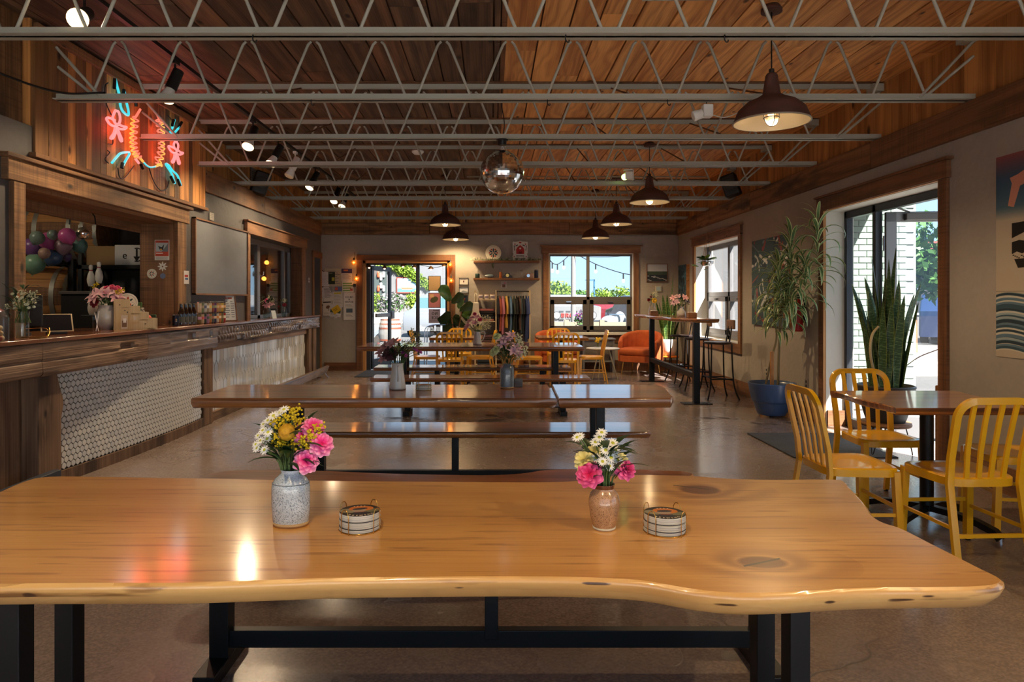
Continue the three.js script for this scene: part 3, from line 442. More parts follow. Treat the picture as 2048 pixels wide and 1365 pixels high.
// ---------------------------------------------------------------- lamps
const warm = new THREE.Color(1.0, 0.82, 0.6);
function pendant(x, yr, d, label, on, k = 1) {
  const p = thing('pendant_lamp', label, 'pendant lamp', [x, yr, -d], 0, 'rust brown barn pendants'), r = 0.25;
  const rust = M.rust ?? (M.rust = std({ map: tex(256, 256, (u, v) => mix3([92, 56, 46], [66, 38, 32], clamp(fb(u, v, 10, 10, 4) * 1.6 - 0.3)), 1, 1), roughness: 0.75 })), inner = M.shadeIn ?? (M.shadeIn = plain(150, 140, 124, 0.4));
  const prof = [[r, 0], [r * 0.985, 0.02], [r * 0.88, 0.085], [r * 0.66, 0.135], [r * 0.4, 0.165], [r * 0.24, 0.19], [r * 0.2, 0.25], [r * 0.16, 0.32], [r * 0.12, 0.335], [0.0, 0.337]];
  mesh('shade', lathe(prof, 48), rust, p); mesh('reflector', lathe(prof.map(([a, b]) => [Math.max(0, a - 0.004), b - 0.004]).slice(0, 6).concat([[0.0, 0.17]]), 48), inner, p);
  mesh('rim', R(new THREE.TorusGeometry(r, 0.006, 8, 48), 'X', PI / 2), inner, p);
  mesh('gland', [cyl(V(0, 0.33, 0), V(0, 0.365, 0), 0.018, 10)], M.black, p); mesh('cord', cyl(V(0, 0.36, 0), V(0, HC - yr - 0.03, 0), 0.005, 6), M.black, p);
  mesh('canopy', T(lathe([[0.001, 0], [0.07, 0], [0.07, 0.02], [0.05, 0.05], [0.0, 0.05]], 24), 0, HC - yr - 0.05, 0), rust, p);
  const jar = M.jar ?? (M.jar = phy({ color: col(255, 238, 205), transmission: 1, thickness: 0, roughness: 0.08 }));
  mesh('glass_jar', T(new THREE.CapsuleGeometry(0.045, 0.07, 6, 16), 0, 0.06, 0), jar, p);
  mesh('cage', [R(new THREE.TorusGeometry(0.05, 0.0035, 6, 24), 'X', PI / 2).translate(0, 0.03, 0), tube([[0.05, 0.12, 0], [0.05, 0.03, 0], [0.03, -0.015, 0], [0, -0.026, 0], [-0.03, -0.015, 0], [-0.05, 0.03, 0], [-0.05, 0.12, 0]], 0.0035, 24, 5), tube([[0, 0.12, 0.05], [0, 0.03, 0.05], [0, -0.015, 0.03], [0, -0.026, 0], [0, -0.015, -0.03], [0, 0.03, -0.05], [0, 0.12, -0.05]], 0.0035, 24, 5)], M.dark, p);
  const bulb = mesh('bulb', ball(0.026, 0, 0.06, 0), std({ color: col(255, 220, 160), emissive: new THREE.Color(1, 0.68, 0.34), emissiveIntensity: 2 }), p);
  const l = new THREE.SpotLight(warm, on * k, 0, 1.35, 0.5); l.position.set(0, 0.025, 0); l.target.position.set(0, -1, 0); l.castShadow = true; l.shadow.radius = 1.2; p.add(l, l.target); l.name = 'lamp_light'; l.target.name = 'lamp_target';
  const u = new THREE.PointLight(warm, 0.07); u.position.set(0, 0.06, 0); u.castShadow = true; u.name = 'bulb_glow'; p.add(u); return p;
}
const PI_ = 3.2;
pendant(1.925, 2.585, 4.76, 'large rust brown barn pendant above the yellow chairs by the side door', PI_);
pendant(2.03, 2.62, 8.9, 'rust brown barn pendant lamp hanging near the blue planter', PI_);
pendant(2.036, 2.6, 11.3, 'rust brown barn pendant between bar table and back window', PI_);
pendant(1.9, 2.5, 12.65, 'rust brown barn pendant directly before the back window', PI_);
pendant(-0.75, 2.58, 11.2, 'rust brown barn pendant hanging over the yellow chairs by the entrance', PI_);
pendant(-0.67, 2.5, 12.96, 'lower rust brown barn pendant close to the wall shelves', PI_);
pendant(1.95, 2.6, 0.6, 'added unseen rust brown barn pendant beside the closed side door', PI_);  // out-of-view pendant added to light the near table
pendant(-0.4, 2.6, 0.4, 'added unseen rust brown barn pendant above the end of the first long table', PI_);  // another unseen pendant added for light on the near table

// track lighting along the dark half
{
  const tx = -2.48, ty = 3.24;
  solo('light_track', [bx(tx - 0.018, tx + 0.018, ty, ty + 0.03, -1.5, -12.6, 'z')], M.black, 'long black lighting track running under the dark planks', 'light track');
  const head = (d, lab, aim, lit = true, white = false) => {
    const h = thing('track_spotlight', lab, 'spotlight', [tx, ty, -d], 0, 'track spotlights'), bm = white ? M.white : M.black;
    const a = V(...aim).normalize(), o = V(0, -0.14, 0), back = o.clone().addScaledVector(a, -0.07), fr = o.clone().addScaledVector(a, 0.1), tip = o.clone().addScaledVector(a, 0.19);
    mesh('stem', [cyl(V(0, 0, 0), V(0, -0.13, 0), 0.008, 6), bx(-0.02, 0.02, -0.03, 0, -0.04, 0.04)], bm, h);
    mesh('housing', [cyl(back, fr, 0.042, 16, 0.046)], bm, h);
    mesh('neck', cyl(fr, tip, 0.036, 16, 0.06), M.white, h);
    const q = new THREE.Quaternion().setFromUnitVectors(V(0, 1, 0), a), g = new THREE.SphereGeometry(0.06, 18, 8, 0, PI * 2, 0, PI / 2); g.scale(1, 0.45, 1); g.applyQuaternion(q); g.translate(tip.x, tip.y, tip.z);
    mesh('bulb', g, std({ color: col(255, 236, 200), emissive: new THREE.Color(1, 0.72, 0.4), emissiveIntensity: lit ? 1.2 : 0 }), h);
    if (lit) { const l = new THREE.SpotLight(new THREE.Color(1, 0.74, 0.46), 2.4, 0, 1.0, 0.7); l.position.copy(tip).addScaledVector(a, 0.04); l.target.position.copy(tip).addScaledVector(a, 2); l.castShadow = true; l.shadow.radius = 2; h.add(l, l.target); l.name = 'spot_light'; l.target.name = 'spot_target'; }
    return h;
  };
  head(4.22, 'lit track spotlight turned toward the long tables above the hatch planks', [0.3, -0.5, 0.9]); head(5.43, 'lit black track spotlight beside the teal neon leaf', [-0.25, -0.9, 0.25]); head(7.2, 'lit track spotlight just past the neon bulkhead', [-0.1, -0.85, 0.5]);
  head(8.05, 'lit black track spotlight over the chalkboard', [-0.3, -0.85, 0.4]); head(8.75, 'unlit white track spotlight between lit ones', [-0.35, -0.9, 0.2], false, true); head(9.75, 'lit black track spotlight over the bar window', [-0.35, -0.85, 0.35]);
  head(11.15, 'lit track spotlight near the far end of the bar', [-0.2, -0.85, 0.5]); head(11.75, 'last lit track spotlight before the plank end wall', [-0.2, -0.85, 0.5]); head(2.0, 'lit track spotlight over the end of the first table', [-0.1, -0.9, 0.2]);
}
// mirror ball with its motor
{
  const b = thing('mirror_ball', 'large silver mirror ball hanging from a steel joist', 'mirror ball', [0.1, 2.56, -6.48]), r = 0.206;
  const g = new THREE.SphereGeometry(r, 60, 32).toNonIndexed(); g.computeVertexNormals(); // flat facets
  const p = g.attributes.position, n = g.attributes.normal; for (let i = 0; i < p.count; i += 6) { const v = V(n.getX(i), n.getY(i), n.getZ(i)).add(V(rr(-1, 1), rr(-1, 1), rr(-1, 1)).multiplyScalar(0.03)).normalize(); for (let k = 0; k < 6; k++) n.setXYZ(i + k, v.x, v.y, v.z); }
  mesh('mirror_facets', g, plain(235, 238, 240, 0.08, 1), b).userData.kind = 'stuff'; mesh('core', ball(r - 0.004, 0, 0, 0, 32, 24), M.dark, b);
  mesh('chain', [R(new THREE.TorusGeometry(0.014, 0.003, 6, 14), 'Y', 0).translate(0, r + 0.014, 0), R(new THREE.TorusGeometry(0.012, 0.003, 6, 14), 'Y', PI / 2).translate(0, r + 0.036, 0)], M.chrome, b);
  mesh('motor', [cyl(V(0, r + 0.045, 0), V(0, r + 0.1, 0), 0.04, 20), cyl(V(0, r + 0.09, 0), V(0, r + 0.105, 0), 0.055, 20)], M.black, b); mesh('cord', tube([[0, r + 0.1, 0], [0.02, r + 0.25, 0], [-0.01, r + 0.45, 0], [0, r + 0.6, 0]], 0.005, 16, 5), M.black, b);
}
// ceiling fittings
{
  const s1 = thing('wall_speaker', 'black speaker on a bracket above the bar window', 'speaker', [XL + 0.1, 2.98, -9.6], 0.4), sp = (s) => { mesh('cabinet', rbx(-0.11, 0.11, -0.16, 0.16, -0.1, 0.1, 0.03), M.black, s); mesh('grille', R(lathe([[0.0, 0.11], [0.07, 0.115], [0.085, 0.1]], 20), 'X', PI / 2), M.dark, s); mesh('bracket', [cyl(V(0, 0, -0.1), V(-0.08, 0.1, -0.2), 0.012, 6)], M.winFrame, s); };
  sp(s1); const s2 = thing('wall_speaker', 'black speaker tucked beside the joists near the window wall', 'speaker', [XR - 0.2, 3.0, -9.9], -0.5); sp(s2); s1.rotation.z = -0.3; s2.rotation.z = 0.3;
  const v = thing('vent_grille', 'grey louvred vent in the plank wall above the bar', 'vent', [XL - 0.165, 2.88, -10.15]); mesh('frame', [bx(0, 0.015, 0, 0.02, -0.2, 0.2), bx(0, 0.015, 0.38, 0.4, -0.2, 0.2), bx(0, 0.015, 0, 0.4, -0.2, -0.18), bx(0, 0.015, 0, 0.4, 0.18, 0.2)], M.alu, v); for (let i = 0; i < 11; i++) mesh('slat', T(R(new THREE.BoxGeometry(0.004, 0.034, 0.37), 'Z', 0.5), 0.01, 0.035 + i * 0.033, 0), M.alu, v); mesh('backing', bx(-0.004, 0.0, 0, 0.4, -0.2, 0.2), M.dark, v);
  const e = thing('emergency_spotlight', 'small white emergency spotlight hung from a joist', 'spotlight', [1.63, 2.8, -5.26], 0); mesh('housing', rbx(-0.03, 0.045, -0.05, 0.045, -0.04, 0.04, 0.01), M.white, e); mesh('lens_barrel', T(R(lathe([[0.0, 0], [0.035, 0], [0.04, 0.07], [0.03, 0.075], [0, 0.075]], 18), 'Z', 1.9), -0.03, -0.02, 0), M.white, e); mesh('hanger', tube([[0, 0.045, 0], [0.005, 0.08, 0], [0.01, 0.12, 0]], 0.004, 8, 5), M.black, e); mesh('cord', tube([[0.045, -0.03, 0], [0.14, -0.05, 0], [0.25, -0.01, 0], [0.38, 0.06, -0.02]], 0.004, 16, 5), M.white, e);
  const g = thing('ball_spotlight', 'white pin spotlight with green lens aimed at the mirror ball', 'spotlight', [1.75, 2.96, -8.9]); mesh('housing', rbx(-0.04, 0.06, -0.05, 0.05, -0.05, 0.05, 0.01), M.white, g); mesh('bracket', [bx(0.06, 0.07, -0.06, 0.08, -0.04, 0.04), bx(-0.05, 0.07, 0.07, 0.08, -0.04, 0.04)], M.white, g); const gm = std({ color: col(180, 230, 120), emissive: new THREE.Color(0.6, 1, 0.25), emissiveIntensity: 2 }); mesh('lens', T(R(new THREE.CylinderGeometry(0.04, 0.04, 0.012, 18), 'X', PI / 2), -0.045, -0.02, 0.03), gm, g); { const l = new THREE.SpotLight(new THREE.Color(0.6, 1, 0.35), 2.5, 0, 0.12, 0.3); l.position.set(-0.05, -0.02, 0.05); l.target.position.set(-1.65, -0.44, 2.52); g.add(l, l.target); l.castShadow = true; l.name = 'pin_light'; l.target.name = 'pin_target'; }
  solo('smoke_detector', [lathe([[0, -0.05], [0.05, -0.045], [0.075, -0.02], [0.08, 0], [0, 0]], 24)], M.white, 'round white smoke detector under the dark planks', 'smoke detector', [-0.92, 3.23, -8.65]);
}
// ---------------------------------------------------------------- long slab tables and benches
const smoothOutline = (pts, n = 8) => { // [x, d] list -> smoothed closed outline in [x, z]
  const c = new THREE.CatmullRomCurve3(pts.map(([x, d]) => V(x, 0, -d)), true, 'centripetal'); return c.getPoints(pts.length * n).slice(0, -1).map((p) => [p.x, p.z]);
};
const wavy = (x0, x1, dn, df, ampN, ampF, s, tilt = 0) => { // live edge plank outline: near edge dn, far edge df
  const n = 40, o = []; for (let i = 0; i <= n; i++) { const t = i / n, x = lerp(x0, x1, t); o.push([x + tilt, -(dn + ampN * (fb(t + s, 0.3, 5, 3, 3) - 0.5) * 2)]); }
  for (let i = n; i >= 0; i--) { const t = i / n, x = lerp(x0, x1, t); o.push([x, -(df + ampF * (fb(t + s + 0.37, 0.7, 5, 3, 3) - 0.5) * 2)]); } return o;
};
const rot = (x, z, a) => [x * Math.cos(a) - z * Math.sin(a), x * Math.sin(a) + z * Math.cos(a)];
{ // first table: honey maple slab
  const near = [[-1.54, 1.45], [-1.3, 1.452], [-1.1, 1.455], [-0.95, 1.46], [-0.8, 1.462], [-0.65, 1.463], [-0.5, 1.475], [-0.35, 1.488], [-0.15, 1.494], [0.05, 1.497], [0.2, 1.492], [0.32, 1.475], [0.42, 1.43], [0.5, 1.412], [0.6, 1.415], [0.7, 1.428], [0.8, 1.438], [0.92, 1.44], [1.02, 1.445], [1.07, 1.458], [1.1, 1.485]];
  const right = [[1.098, 1.56], [1.09, 1.7], [1.08, 1.83], [1.062, 1.87], [1.066, 1.93], [1.09, 2.0], [1.125, 2.12], [1.15, 2.22], [1.17, 2.31]];
  const far = [[1.1, 2.325], [0.95, 2.32], [0.8, 2.335], [0.68, 2.37], [0.5, 2.385], [0.42, 2.375], [0.3, 2.31], [0.15, 2.29], [-0.1, 2.295], [-0.35, 2.3], [-0.6, 2.31], [-0.85, 2.33], [-1.1, 2.345], [-1.35, 2.36], [-1.5, 2.36]];
  const left = [[-1.545, 2.33], [-1.54, 2.1], [-1.54, 1.8], [-1.54, 1.55]];
  const out = smoothOutline([...near, ...right, ...far, ...left], 4), W = [-1.6, 1.2, 1.38, 2.42];
  const K = [[0.62, 1.585, 0.055, 0.035], [0.66, 2.19, 0.06, 0.05]];
  const map = tex(1536, 640, (u, v) => {
    const x = lerp(W[0], W[1], u), d = lerp(W[2], W[3], v); let warp = fb(u, v, 4, 3, 4) * 1.5, kn = 0, rip = 0;
    for (const [kx, kd, rx, rd] of K) { const q = Math.hypot((x - kx) / rx, (d - kd) / rd); warp += 3.2 * Math.exp(-q * 0.42); if (q < 4) rip = Math.max(rip, Math.exp(-q * 0.5)); kn = Math.max(kn, clamp((1.12 - q) * 4)); }
    const ring = 0.5 + 0.5 * Math.sin((v * 5 + warp) * PI * 2), fine = fb(u, v, 8, 200, 3), broad = fb(u + 0.2, v, 3, 7, 4), dash = clamp((fb(u + 0.5, v, 14, 90, 3) - 0.66) * 9);
    let c = mix3([226, 172, 100], [190, 134, 66], clamp(0.28 * ring + 0.55 * (fine - 0.5) + 0.7 * (broad - 0.25)));
    c = mix3(c, [112, 64, 30], rip * 0.8 * (0.25 + 0.75 * ring)); c = mix3(c, [104, 56, 26], 0.85 * kn); c = mix3(c, [120, 74, 38], dash * 0.35);
    const knot0 = Math.abs((d - K[0][1]) - 0.45 * (x - K[0][0])), in0 = Math.abs(x - K[0][0]) < 0.05; if (in0 && knot0 < 0.004) c = [30, 20, 14];
    const k1 = Math.abs((d - K[1][1]) + 0.5 * (x - K[1][0]) - 0.02); if (Math.abs(x - K[1][0] + 0.02) < 0.05 && k1 < 0.004) c = [34, 22, 14]; return c;
  }, 2.8, 1.04);
  map.offset.set(-W[0] / 2.8, 0); // aligned below by uv
  const mTop = phy({ map, roughness: 0.35, ...gloss, clearcoat: 1, clearcoatRoughness: 0.12 });
  const edgeMap = tex(1024, 128, (u, v) => { let c = mix3([226, 180, 112], [190, 134, 70], clamp(fb(u, v, 8, 3, 4) * 1.4 - 0.3)); c = mix3(c, [120, 78, 40], clamp((fb(u + 0.3, v, 14, 4, 4) - 0.6) * 6) * 0.8); c = mix3(c, [70, 42, 24], clamp((fb(u, v + 0.5, 40, 8, 2) - 0.8) * 12)); return c; }, 2.8, 0.12);
  const mEdge = phy({ map: edgeMap, roughness: 0.35, ...gloss });
  const t = thing('slab_table', 'long honey maple live-edge slab table with pale edge and twisted knots', 'table', [0, 0, 0], 0, 'long slab tables'), y = 0.76;
  const S = slab(out, [[0.008, y], [0.002, y - 0.004], [0, y - 0.012], [(p, i) => 0.004 + 0.012 * fb(i / 170, 0.2, 9, 3, 2), y - 0.03], [(p, i) => 0.02 + 0.018 * fb(i / 170, 0.6, 9, 3, 2), y - 0.052], [0.04, y - 0.058]]);
  const uv = S.top.attributes.uv, pp = S.top.attributes.position; for (let i = 0; i < uv.count; i++) uv.setXY(i, pp.getX(i) , -pp.getZ(i) - W[2]);
  mesh('tabletop', S.top, mTop, t); mesh('live_edge', S.side, mEdge, t);
  const leg = (x, d0, d1) => { mesh('leg', [rbx(x - 0.026, x + 0.026, 0.03, y - 0.06, -d0 - 0.03, -d0 + 0.03, 0.003)], M.steelBlack, t); mesh('leg', [rbx(x - 0.026, x + 0.026, 0.03, y - 0.06, -d1 - 0.03, -d1 + 0.03, 0.003)], M.steelBlack, t); mesh('foot', rbx(x - 0.03, x + 0.03, 0, 0.04, -d1 - 0.15, -d0 + 0.1, 0.003), M.steelBlack, t); mesh('top_plate', rbx(x - 0.05, x + 0.05, y - 0.066, y - 0.058, -d1 - 0.1, -d0 + 0.06, 0.002), M.steelBlack, t); };
  leg(-1.2, 1.75, 1.97); leg(0.79, 1.8, 2.02);
  mesh('rail', rbx(-1.2, 0.79, 0.08, 0.13, -1.88, -1.84, 0.003), M.steelBlack, t);
}
function slabThing(name, label, cat, group, x0, x1, dn, df, y, th, s, ampN, ampF, mTop, mEdge, leg, extra) {
  const t = thing(name, label, cat, [0, 0, 0], 0, group), S = slab(wavy(x0, x1, dn, df, ampN, ampF, s), [[0.006, y], [0.001, y - 0.005], [0, y - th * 0.5], [0.012, y - th + 0.004], [0.018, y - th]]);
  mesh(name.includes('bench') ? 'seat' : 'tabletop', S.top, mTop, t); mesh('live_edge', S.side, mEdge, t);
  const dm = (dn + df) / 2;
  for (const lx of leg.xs) {
    for (const o of leg.ds) mesh('leg', rbx(lx - leg.w / 2, lx + leg.w / 2, 0.035, y - th, -(dm + o) - leg.w / 2, -(dm + o) + leg.w / 2, 0.003), M.steelBlack, t);
    mesh('foot', rbx(lx - leg.w / 2 - 0.004, lx + leg.w / 2 + 0.004, 0, 0.05, -(dm + leg.foot), -(dm - leg.foot), 0.004), M.steelBlack, t);
  }
  const a = Math.min(...leg.xs), b = Math.max(...leg.xs); if (leg.rail) { mesh('rail', rbx(a, b, leg.rail - 0.032, leg.rail + 0.032, -dm - 0.02, -dm + 0.02, 0.003, 'x'), M.steelBlack, t); if (leg.post !== undefined) mesh('post', rbx(leg.post - 0.025, leg.post + 0.025, leg.rail, y - th, -dm - 0.025, -dm + 0.025, 0.003), M.steelBlack, t); }
  return t;
}
{
  const tg = 'long slab tables', bg = 'slab benches';
  const t2 = slabThing('slab_table', 'long red-brown slab table with a split seam, white pitcher on it', 'table', tg, -1.84, 0.4, 4.24, 4.93, 0.76, 0.062, 0.1, 0.012, 0.012, M.tableRed, M.tableEdge, { xs: [-1.31, 0.7], ds: [-0.12, 0.14], w: 0.055, foot: 0.3 });
  { const S = slab([[0.412, -4.235], [1.1, -4.245], [1.13, -4.3], [1.19, -4.75], [1.18, -4.9], [0.9, -4.935], [0.43, -4.94]], [[0.006, 0.76], [0.001, 0.755], [0, 0.73], [0.012, 0.7], [0.018, 0.698]]); mesh('tabletop', S.top, M.tableRed2, t2); mesh('live_edge', S.side, M.tableEdge, t2); mesh('spline', bx(0.3, 0.6, 0.7, 0.74, -4.3, -4.9), M.tableRed, t2); }
  slabThing('slab_table', 'long red-brown slab table with a rough bark corner, white jug on it', 'table', tg, -1.74, 1.2, 8.94, 9.85, 0.76, 0.06, 0.5, 0.02, 0.02, M.tableRed, M.tableEdge, { xs: [-1.17, 0.86], ds: [-0.12, 0.14], w: 0.07, foot: 0.3 });
  const L = (a, b, p) => ({ xs: [a, b], ds: [0], w: 0.07, foot: 0.17, rail: 0.11, post: p });
  slabThing('slab_bench', 'low bench with black steel rail tucked under the honey table', 'bench', bg, -1.4, 1.15, 2.4, 2.74, 0.45, 0.05, 0.2, 0.01, 0.02, M.tableRed, M.tableEdge, L(-1.0, 1.0, 0));
  { // wavy bench between the first two tables
    const t = thing('slab_bench', 'wavy live-edge bench standing between honey table and pitcher table', 'bench', [0, 0, 0], 0, bg);
    const out = smoothOutline([[-1.44, 3.42], [-1.1, 3.4], [-0.7, 3.38], [-0.3, 3.37], [0.1, 3.39], [0.4, 3.42], [0.65, 3.45], [0.9, 3.52], [1.03, 3.58], [1.06, 3.63], [1.03, 3.68], [0.9, 3.71], [0.7, 3.74], [0.5, 3.74], [0.3, 3.72], [0.15, 3.64], [0.0, 3.61], [-0.3, 3.62], [-0.6, 3.65], [-0.9, 3.7], [-1.2, 3.72], [-1.4, 3.7], [-1.49, 3.62], [-1.49, 3.5]], 4);
    const S = slab(out, [[0.008, 0.45], [0.002, 0.446], [0, 0.43], [0.02, 0.405], [0.03, 0.4]]); mesh('seat', S.top, M.tableRed2, t); mesh('live_edge', S.side, M.honey, t);
    for (const lx of [-1.1, 0.7]) { mesh('leg', rbx(lx - 0.035, lx + 0.035, 0.035, 0.4, -3.585, -3.515, 0.003), M.steelBlack, t); mesh('foot', rbx(lx - 0.04, lx + 0.04, 0, 0.05, -3.72, -3.38, 0.004), M.steelBlack, t); }
    mesh('rail', rbx(-1.1, 0.7, 0.08, 0.14, -3.57, -3.53, 0.003), M.steelBlack, t);
  }
  slabThing('slab_bench', 'straight brown bench half under the pitcher table', 'bench', bg, -1.45, 1.1, 4.78, 5.17, 0.45, 0.045, 0.8, 0.008, 0.008, M.tableRed, M.tableEdge, L(-1.23, 0.72, -0.26));
  slabThing('slab_bench', 'brown bench on the bar stool side before the jug table', 'bench', bg, -1.42, 1.16, 8.08, 8.48, 0.45, 0.045, 0.3, 0.006, 0.006, M.tableRed2, M.tableEdge, L(-1.0, 0.85));
  slabThing('slab_bench', 'brown bench between the jug table and the yellow chairs', 'bench', bg, -1.6, 1.08, 9.36, 9.8, 0.45, 0.045, 0.6, 0.01, 0.01, M.tableRed, M.tableEdge, L(-0.75, 0.7));
}

// ---------------------------------------------------------------- yellow metal chairs
function makeChair(label, group) { // faces +z, origin on the floor under the seat centre
  const c = thing('metal_chair', label, 'chair', [0, 0, 0], 0, group), sw = 0.2, yS = 0.45, zb = -0.19;
  // seat with a soft dish
  const out = []; for (let i = 0; i < 40; i++) { const a = i / 40 * 2 * PI, s = Math.sign(Math.cos(a)) * Math.pow(Math.abs(Math.cos(a)), 0.4), q = Math.sign(Math.sin(a)) * Math.pow(Math.abs(Math.sin(a)), 0.4), z = q * 0.2; out.push([s * lerp(0.185, 0.21, (z + 0.2) / 0.4), z]); }
  { const Rg = [[0, yS - 0.013, 0.45], [0, yS - 0.01, 0.62], [0, yS - 0.004, 0.82], [0.008, yS], [0, yS - 0.006], [0, yS - 0.045]], S = slab(out, Rg); mesh('seat', [S.top, S.side], M.yellow, c); }
  const post = (s) => [V(s * 0.195, 0.01, zb - 0.07), V(s * 0.19, 0.2, zb - 0.035), V(s * 0.188, 0.42, zb), V(s * 0.19, 0.55, zb - 0.012), V(s * 0.193, 0.7, zb - 0.045)];
  const arch = []; for (let i = 0; i <= 8; i++) { const a = PI - i / 8 * PI / 2; arch.push(V(-0.108 + 0.085 * Math.cos(a), 0.77 + 0.085 * Math.sin(a), zb - 0.06 - 0.024 * Math.sin(a))); }
  const path = [...post(-1), V(-0.193, 0.755, zb - 0.057), ...arch, ...arch.slice().reverse().map((p) => V(-p.x, p.y, p.z)), V(0.193, 0.755, zb - 0.057), ...post(1).reverse()];
  mesh('back_frame', sweep(path, 0.034, 0.022), M.yellow, c);
  for (const x of [-0.105, -0.035, 0.035, 0.105]) mesh('slat', sweep([V(x * 0.92, 0.43, zb + 0.005), V(x, 0.6, zb - 0.018), V(x * 1.05, 0.75, zb - 0.05), V(x * 1.06, 0.85, zb - 0.078)], 0.024, 0.012), M.yellow, c);
  for (const s of [-1, 1]) mesh('leg', sweep([V(s * 0.185, 0.43, 0.165), V(s * 0.195, 0.01, 0.185)], 0.036, 0.034), M.yellow, c);
  for (const s of [-1, 1]) mesh('stretcher', sweep([V(s * 0.192, 0.2, 0.18), V(s * 0.19, 0.2, zb - 0.035)], 0.018, 0.012, V(1, 0, 0)), M.yellow, c);
  mesh('stretcher', sweep([V(-0.19, 0.165, zb - 0.04), V(0.19, 0.165, zb - 0.04)], 0.02, 0.012), M.yellow, c); mesh('stretcher', sweep([V(-0.19, 0.235, 0.178), V(0.19, 0.235, 0.178)], 0.02, 0.012), M.yellow, c);
  for (const [x, z] of [[-0.195, 0.185], [0.195, 0.185], [-0.195, zb - 0.07], [0.195, zb - 0.07]]) mesh('glide', cyl(V(x, 0, z), V(x, 0.014, z), 0.014, 10), M.black, c);
  return c;
}
{
  const g = 'yellow slat-back metal chairs', ch0 = makeChair('yellow metal chair with its slat back toward the bench tables, facing the side wall table', g);
  ch0.position.set(2.02, 0, -3.93); ch0.rotation.y = PI / 2;
  const C = (x, d, turn, lab) => dup(ch0, [x, 0, -d], turn, lab);
  C(2.62, 4.68, 0, 'yellow metal chair between the small slab table and the side door'); C(2.52, 3.74, PI + 0.05, 'yellow metal chair tucked into the small slab table, back away from the door'); C(3.15, 4.2, -PI / 2 - 0.15, 'yellow metal chair between the small slab table and the painted banner');
  C(-0.65, 10.9, PI, 'yellow metal chair at the shelf-side table with its back to the long benches'); C(-0.56, 12.0, 0, 'yellow metal chair at the entrance table facing the long benches'); C(-1.05, 11.35, PI / 2, 'yellow metal chair at the entrance table, back turned to the glazed entrance'); C(-0.2, 11.35, -PI / 2 - 0.1, 'yellow metal chair at the entrance table on its clothes rack side');
  C(0.62, 11.2, PI / 2, 'yellow metal chair at the window table on its clothes rack side'); C(1.13, 10.75, PI, 'yellow metal chair at the window table with its back to the long benches'); C(1.18, 11.95, 0, 'yellow metal chair between the window table and the back window'); C(1.62, 11.35, -PI / 2 - 0.05, 'yellow metal chair beside the round white side table');
}
// small pedestal tables
function pedTable(label, x0, x1, d0, d1) {
  const cx = (x0 + x1) / 2, cd = (d0 + d1) / 2, t = thing('pedestal_table', label, 'table', [cx, 0, -cd], 0, 'small slab tables on cast pedestals'), w = (x1 - x0) / 2, h = (d1 - d0) / 2;
  const out = []; for (let i = 0; i <= 12; i++) out.push([-w + 0.02 * Math.sin(i * 0.8) * 0.6, h - (2 * h) * i / 12]); for (let i = 0; i <= 12; i++) out.push([w + 0.015 * Math.sin(i * 0.9 + 1), -h + 2 * h * i / 12]);
  const S = slab(out, [[0.006, 0.76], [0, 0.754], [0.004, 0.73], [0.022, 0.718], [0.026, 0.716]]); mesh('tabletop', S.top, M.tablePale, t); mesh('live_edge', S.side, M.tableEdge, t);
  mesh('column', cyl(V(0, 0.08, 0), V(0, 0.71, 0), 0.038, 20), M.steelBlack, t); mesh('mount_plate', bx(-0.18, 0.18, 0.705, 0.717, -0.18, 0.18), M.steelBlack, t);
  for (let k = 0; k < 4; k++) { const a = PI / 4 + k * PI / 2 + 0.2, p = (r, y) => V(Math.cos(a) * r, y, Math.sin(a) * r); mesh('foot', sweep([p(0.02, 0.1), p(0.14, 0.095), p(0.27, 0.075), p(0.36, 0.045), p(0.39, 0.012)], 0.05, 0.035, V(0, 1, 0)), M.steelBlack, t); mesh('glide', cyl(p(0.385, 0), p(0.385, 0.02), 0.02, 10), M.chrome, t); }
  return t;
}
pedTable('small clear-finished slab table among yellow chairs by the side door', 2.25, 3.06, 3.85, 4.6);
pedTable('small slab table with yellow chairs near the glazed entrance', -1.0, -0.16, 11.1, 11.85);
pedTable('small slab table with yellow chairs before the back window', 0.74, 1.56, 11.05, 11.85);

// ---------------------------------------------------------------- flowers
const petalCache = {};
function petalGeo(L, W, curl, cup = 0.15) { // grows along +y then bends outward (+z)
  const k = [L, W, curl, cup].join(); if (petalCache[k]) return petalCache[k].clone();
  const pos = [], idx = [], n = 5; for (let i = 0; i <= n; i++) { const t = i / n, w = W * Math.sin(PI * Math.pow(t * 0.92 + 0.04, 0.75)) * 0.5, a = curl * t, y = L * Math.sin(a + 1e-4) / (a + 1e-4) * t * (a ? 1 : 1), z = L * t * Math.sin(a * 0.6); for (const s of [-1, 0, 1]) pos.push(s * w, y * Math.cos(a * 0.3), z + (s ? cup * w : 0)); }
  for (let i = 0; i < n; i++) for (let j = 0; j < 2; j++) { const a = i * 3 + j; idx.push(a, a + 1, a + 4, a, a + 4, a + 3); }
  const g = new THREE.BufferGeometry(); g.setAttribute('position', new THREE.Float32BufferAttribute(pos, 3)); g.setIndex(idx); g.setAttribute('uv', new THREE.Float32BufferAttribute(new Float32Array(pos.length / 3 * 2), 2)); g.computeVertexNormals(); petalCache[k] = g; return g.clone();
}
const paint = (g, fn) => { g = g.index ? g.toNonIndexed() : g; const p = g.attributes.position, c = new Float32Array(p.count * 3), k = new THREE.Color(); for (let i = 0; i < p.count; i++) { const a = fn(p.getX(i), p.getY(i), p.getZ(i)); k.setRGB(a[0] / 255, a[1] / 255, a[2] / 255, THREE.SRGBColorSpace); c.set([k.r, k.g, k.b], i * 3); } g.setAttribute('color', new THREE.BufferAttribute(c, 3)); return g; };
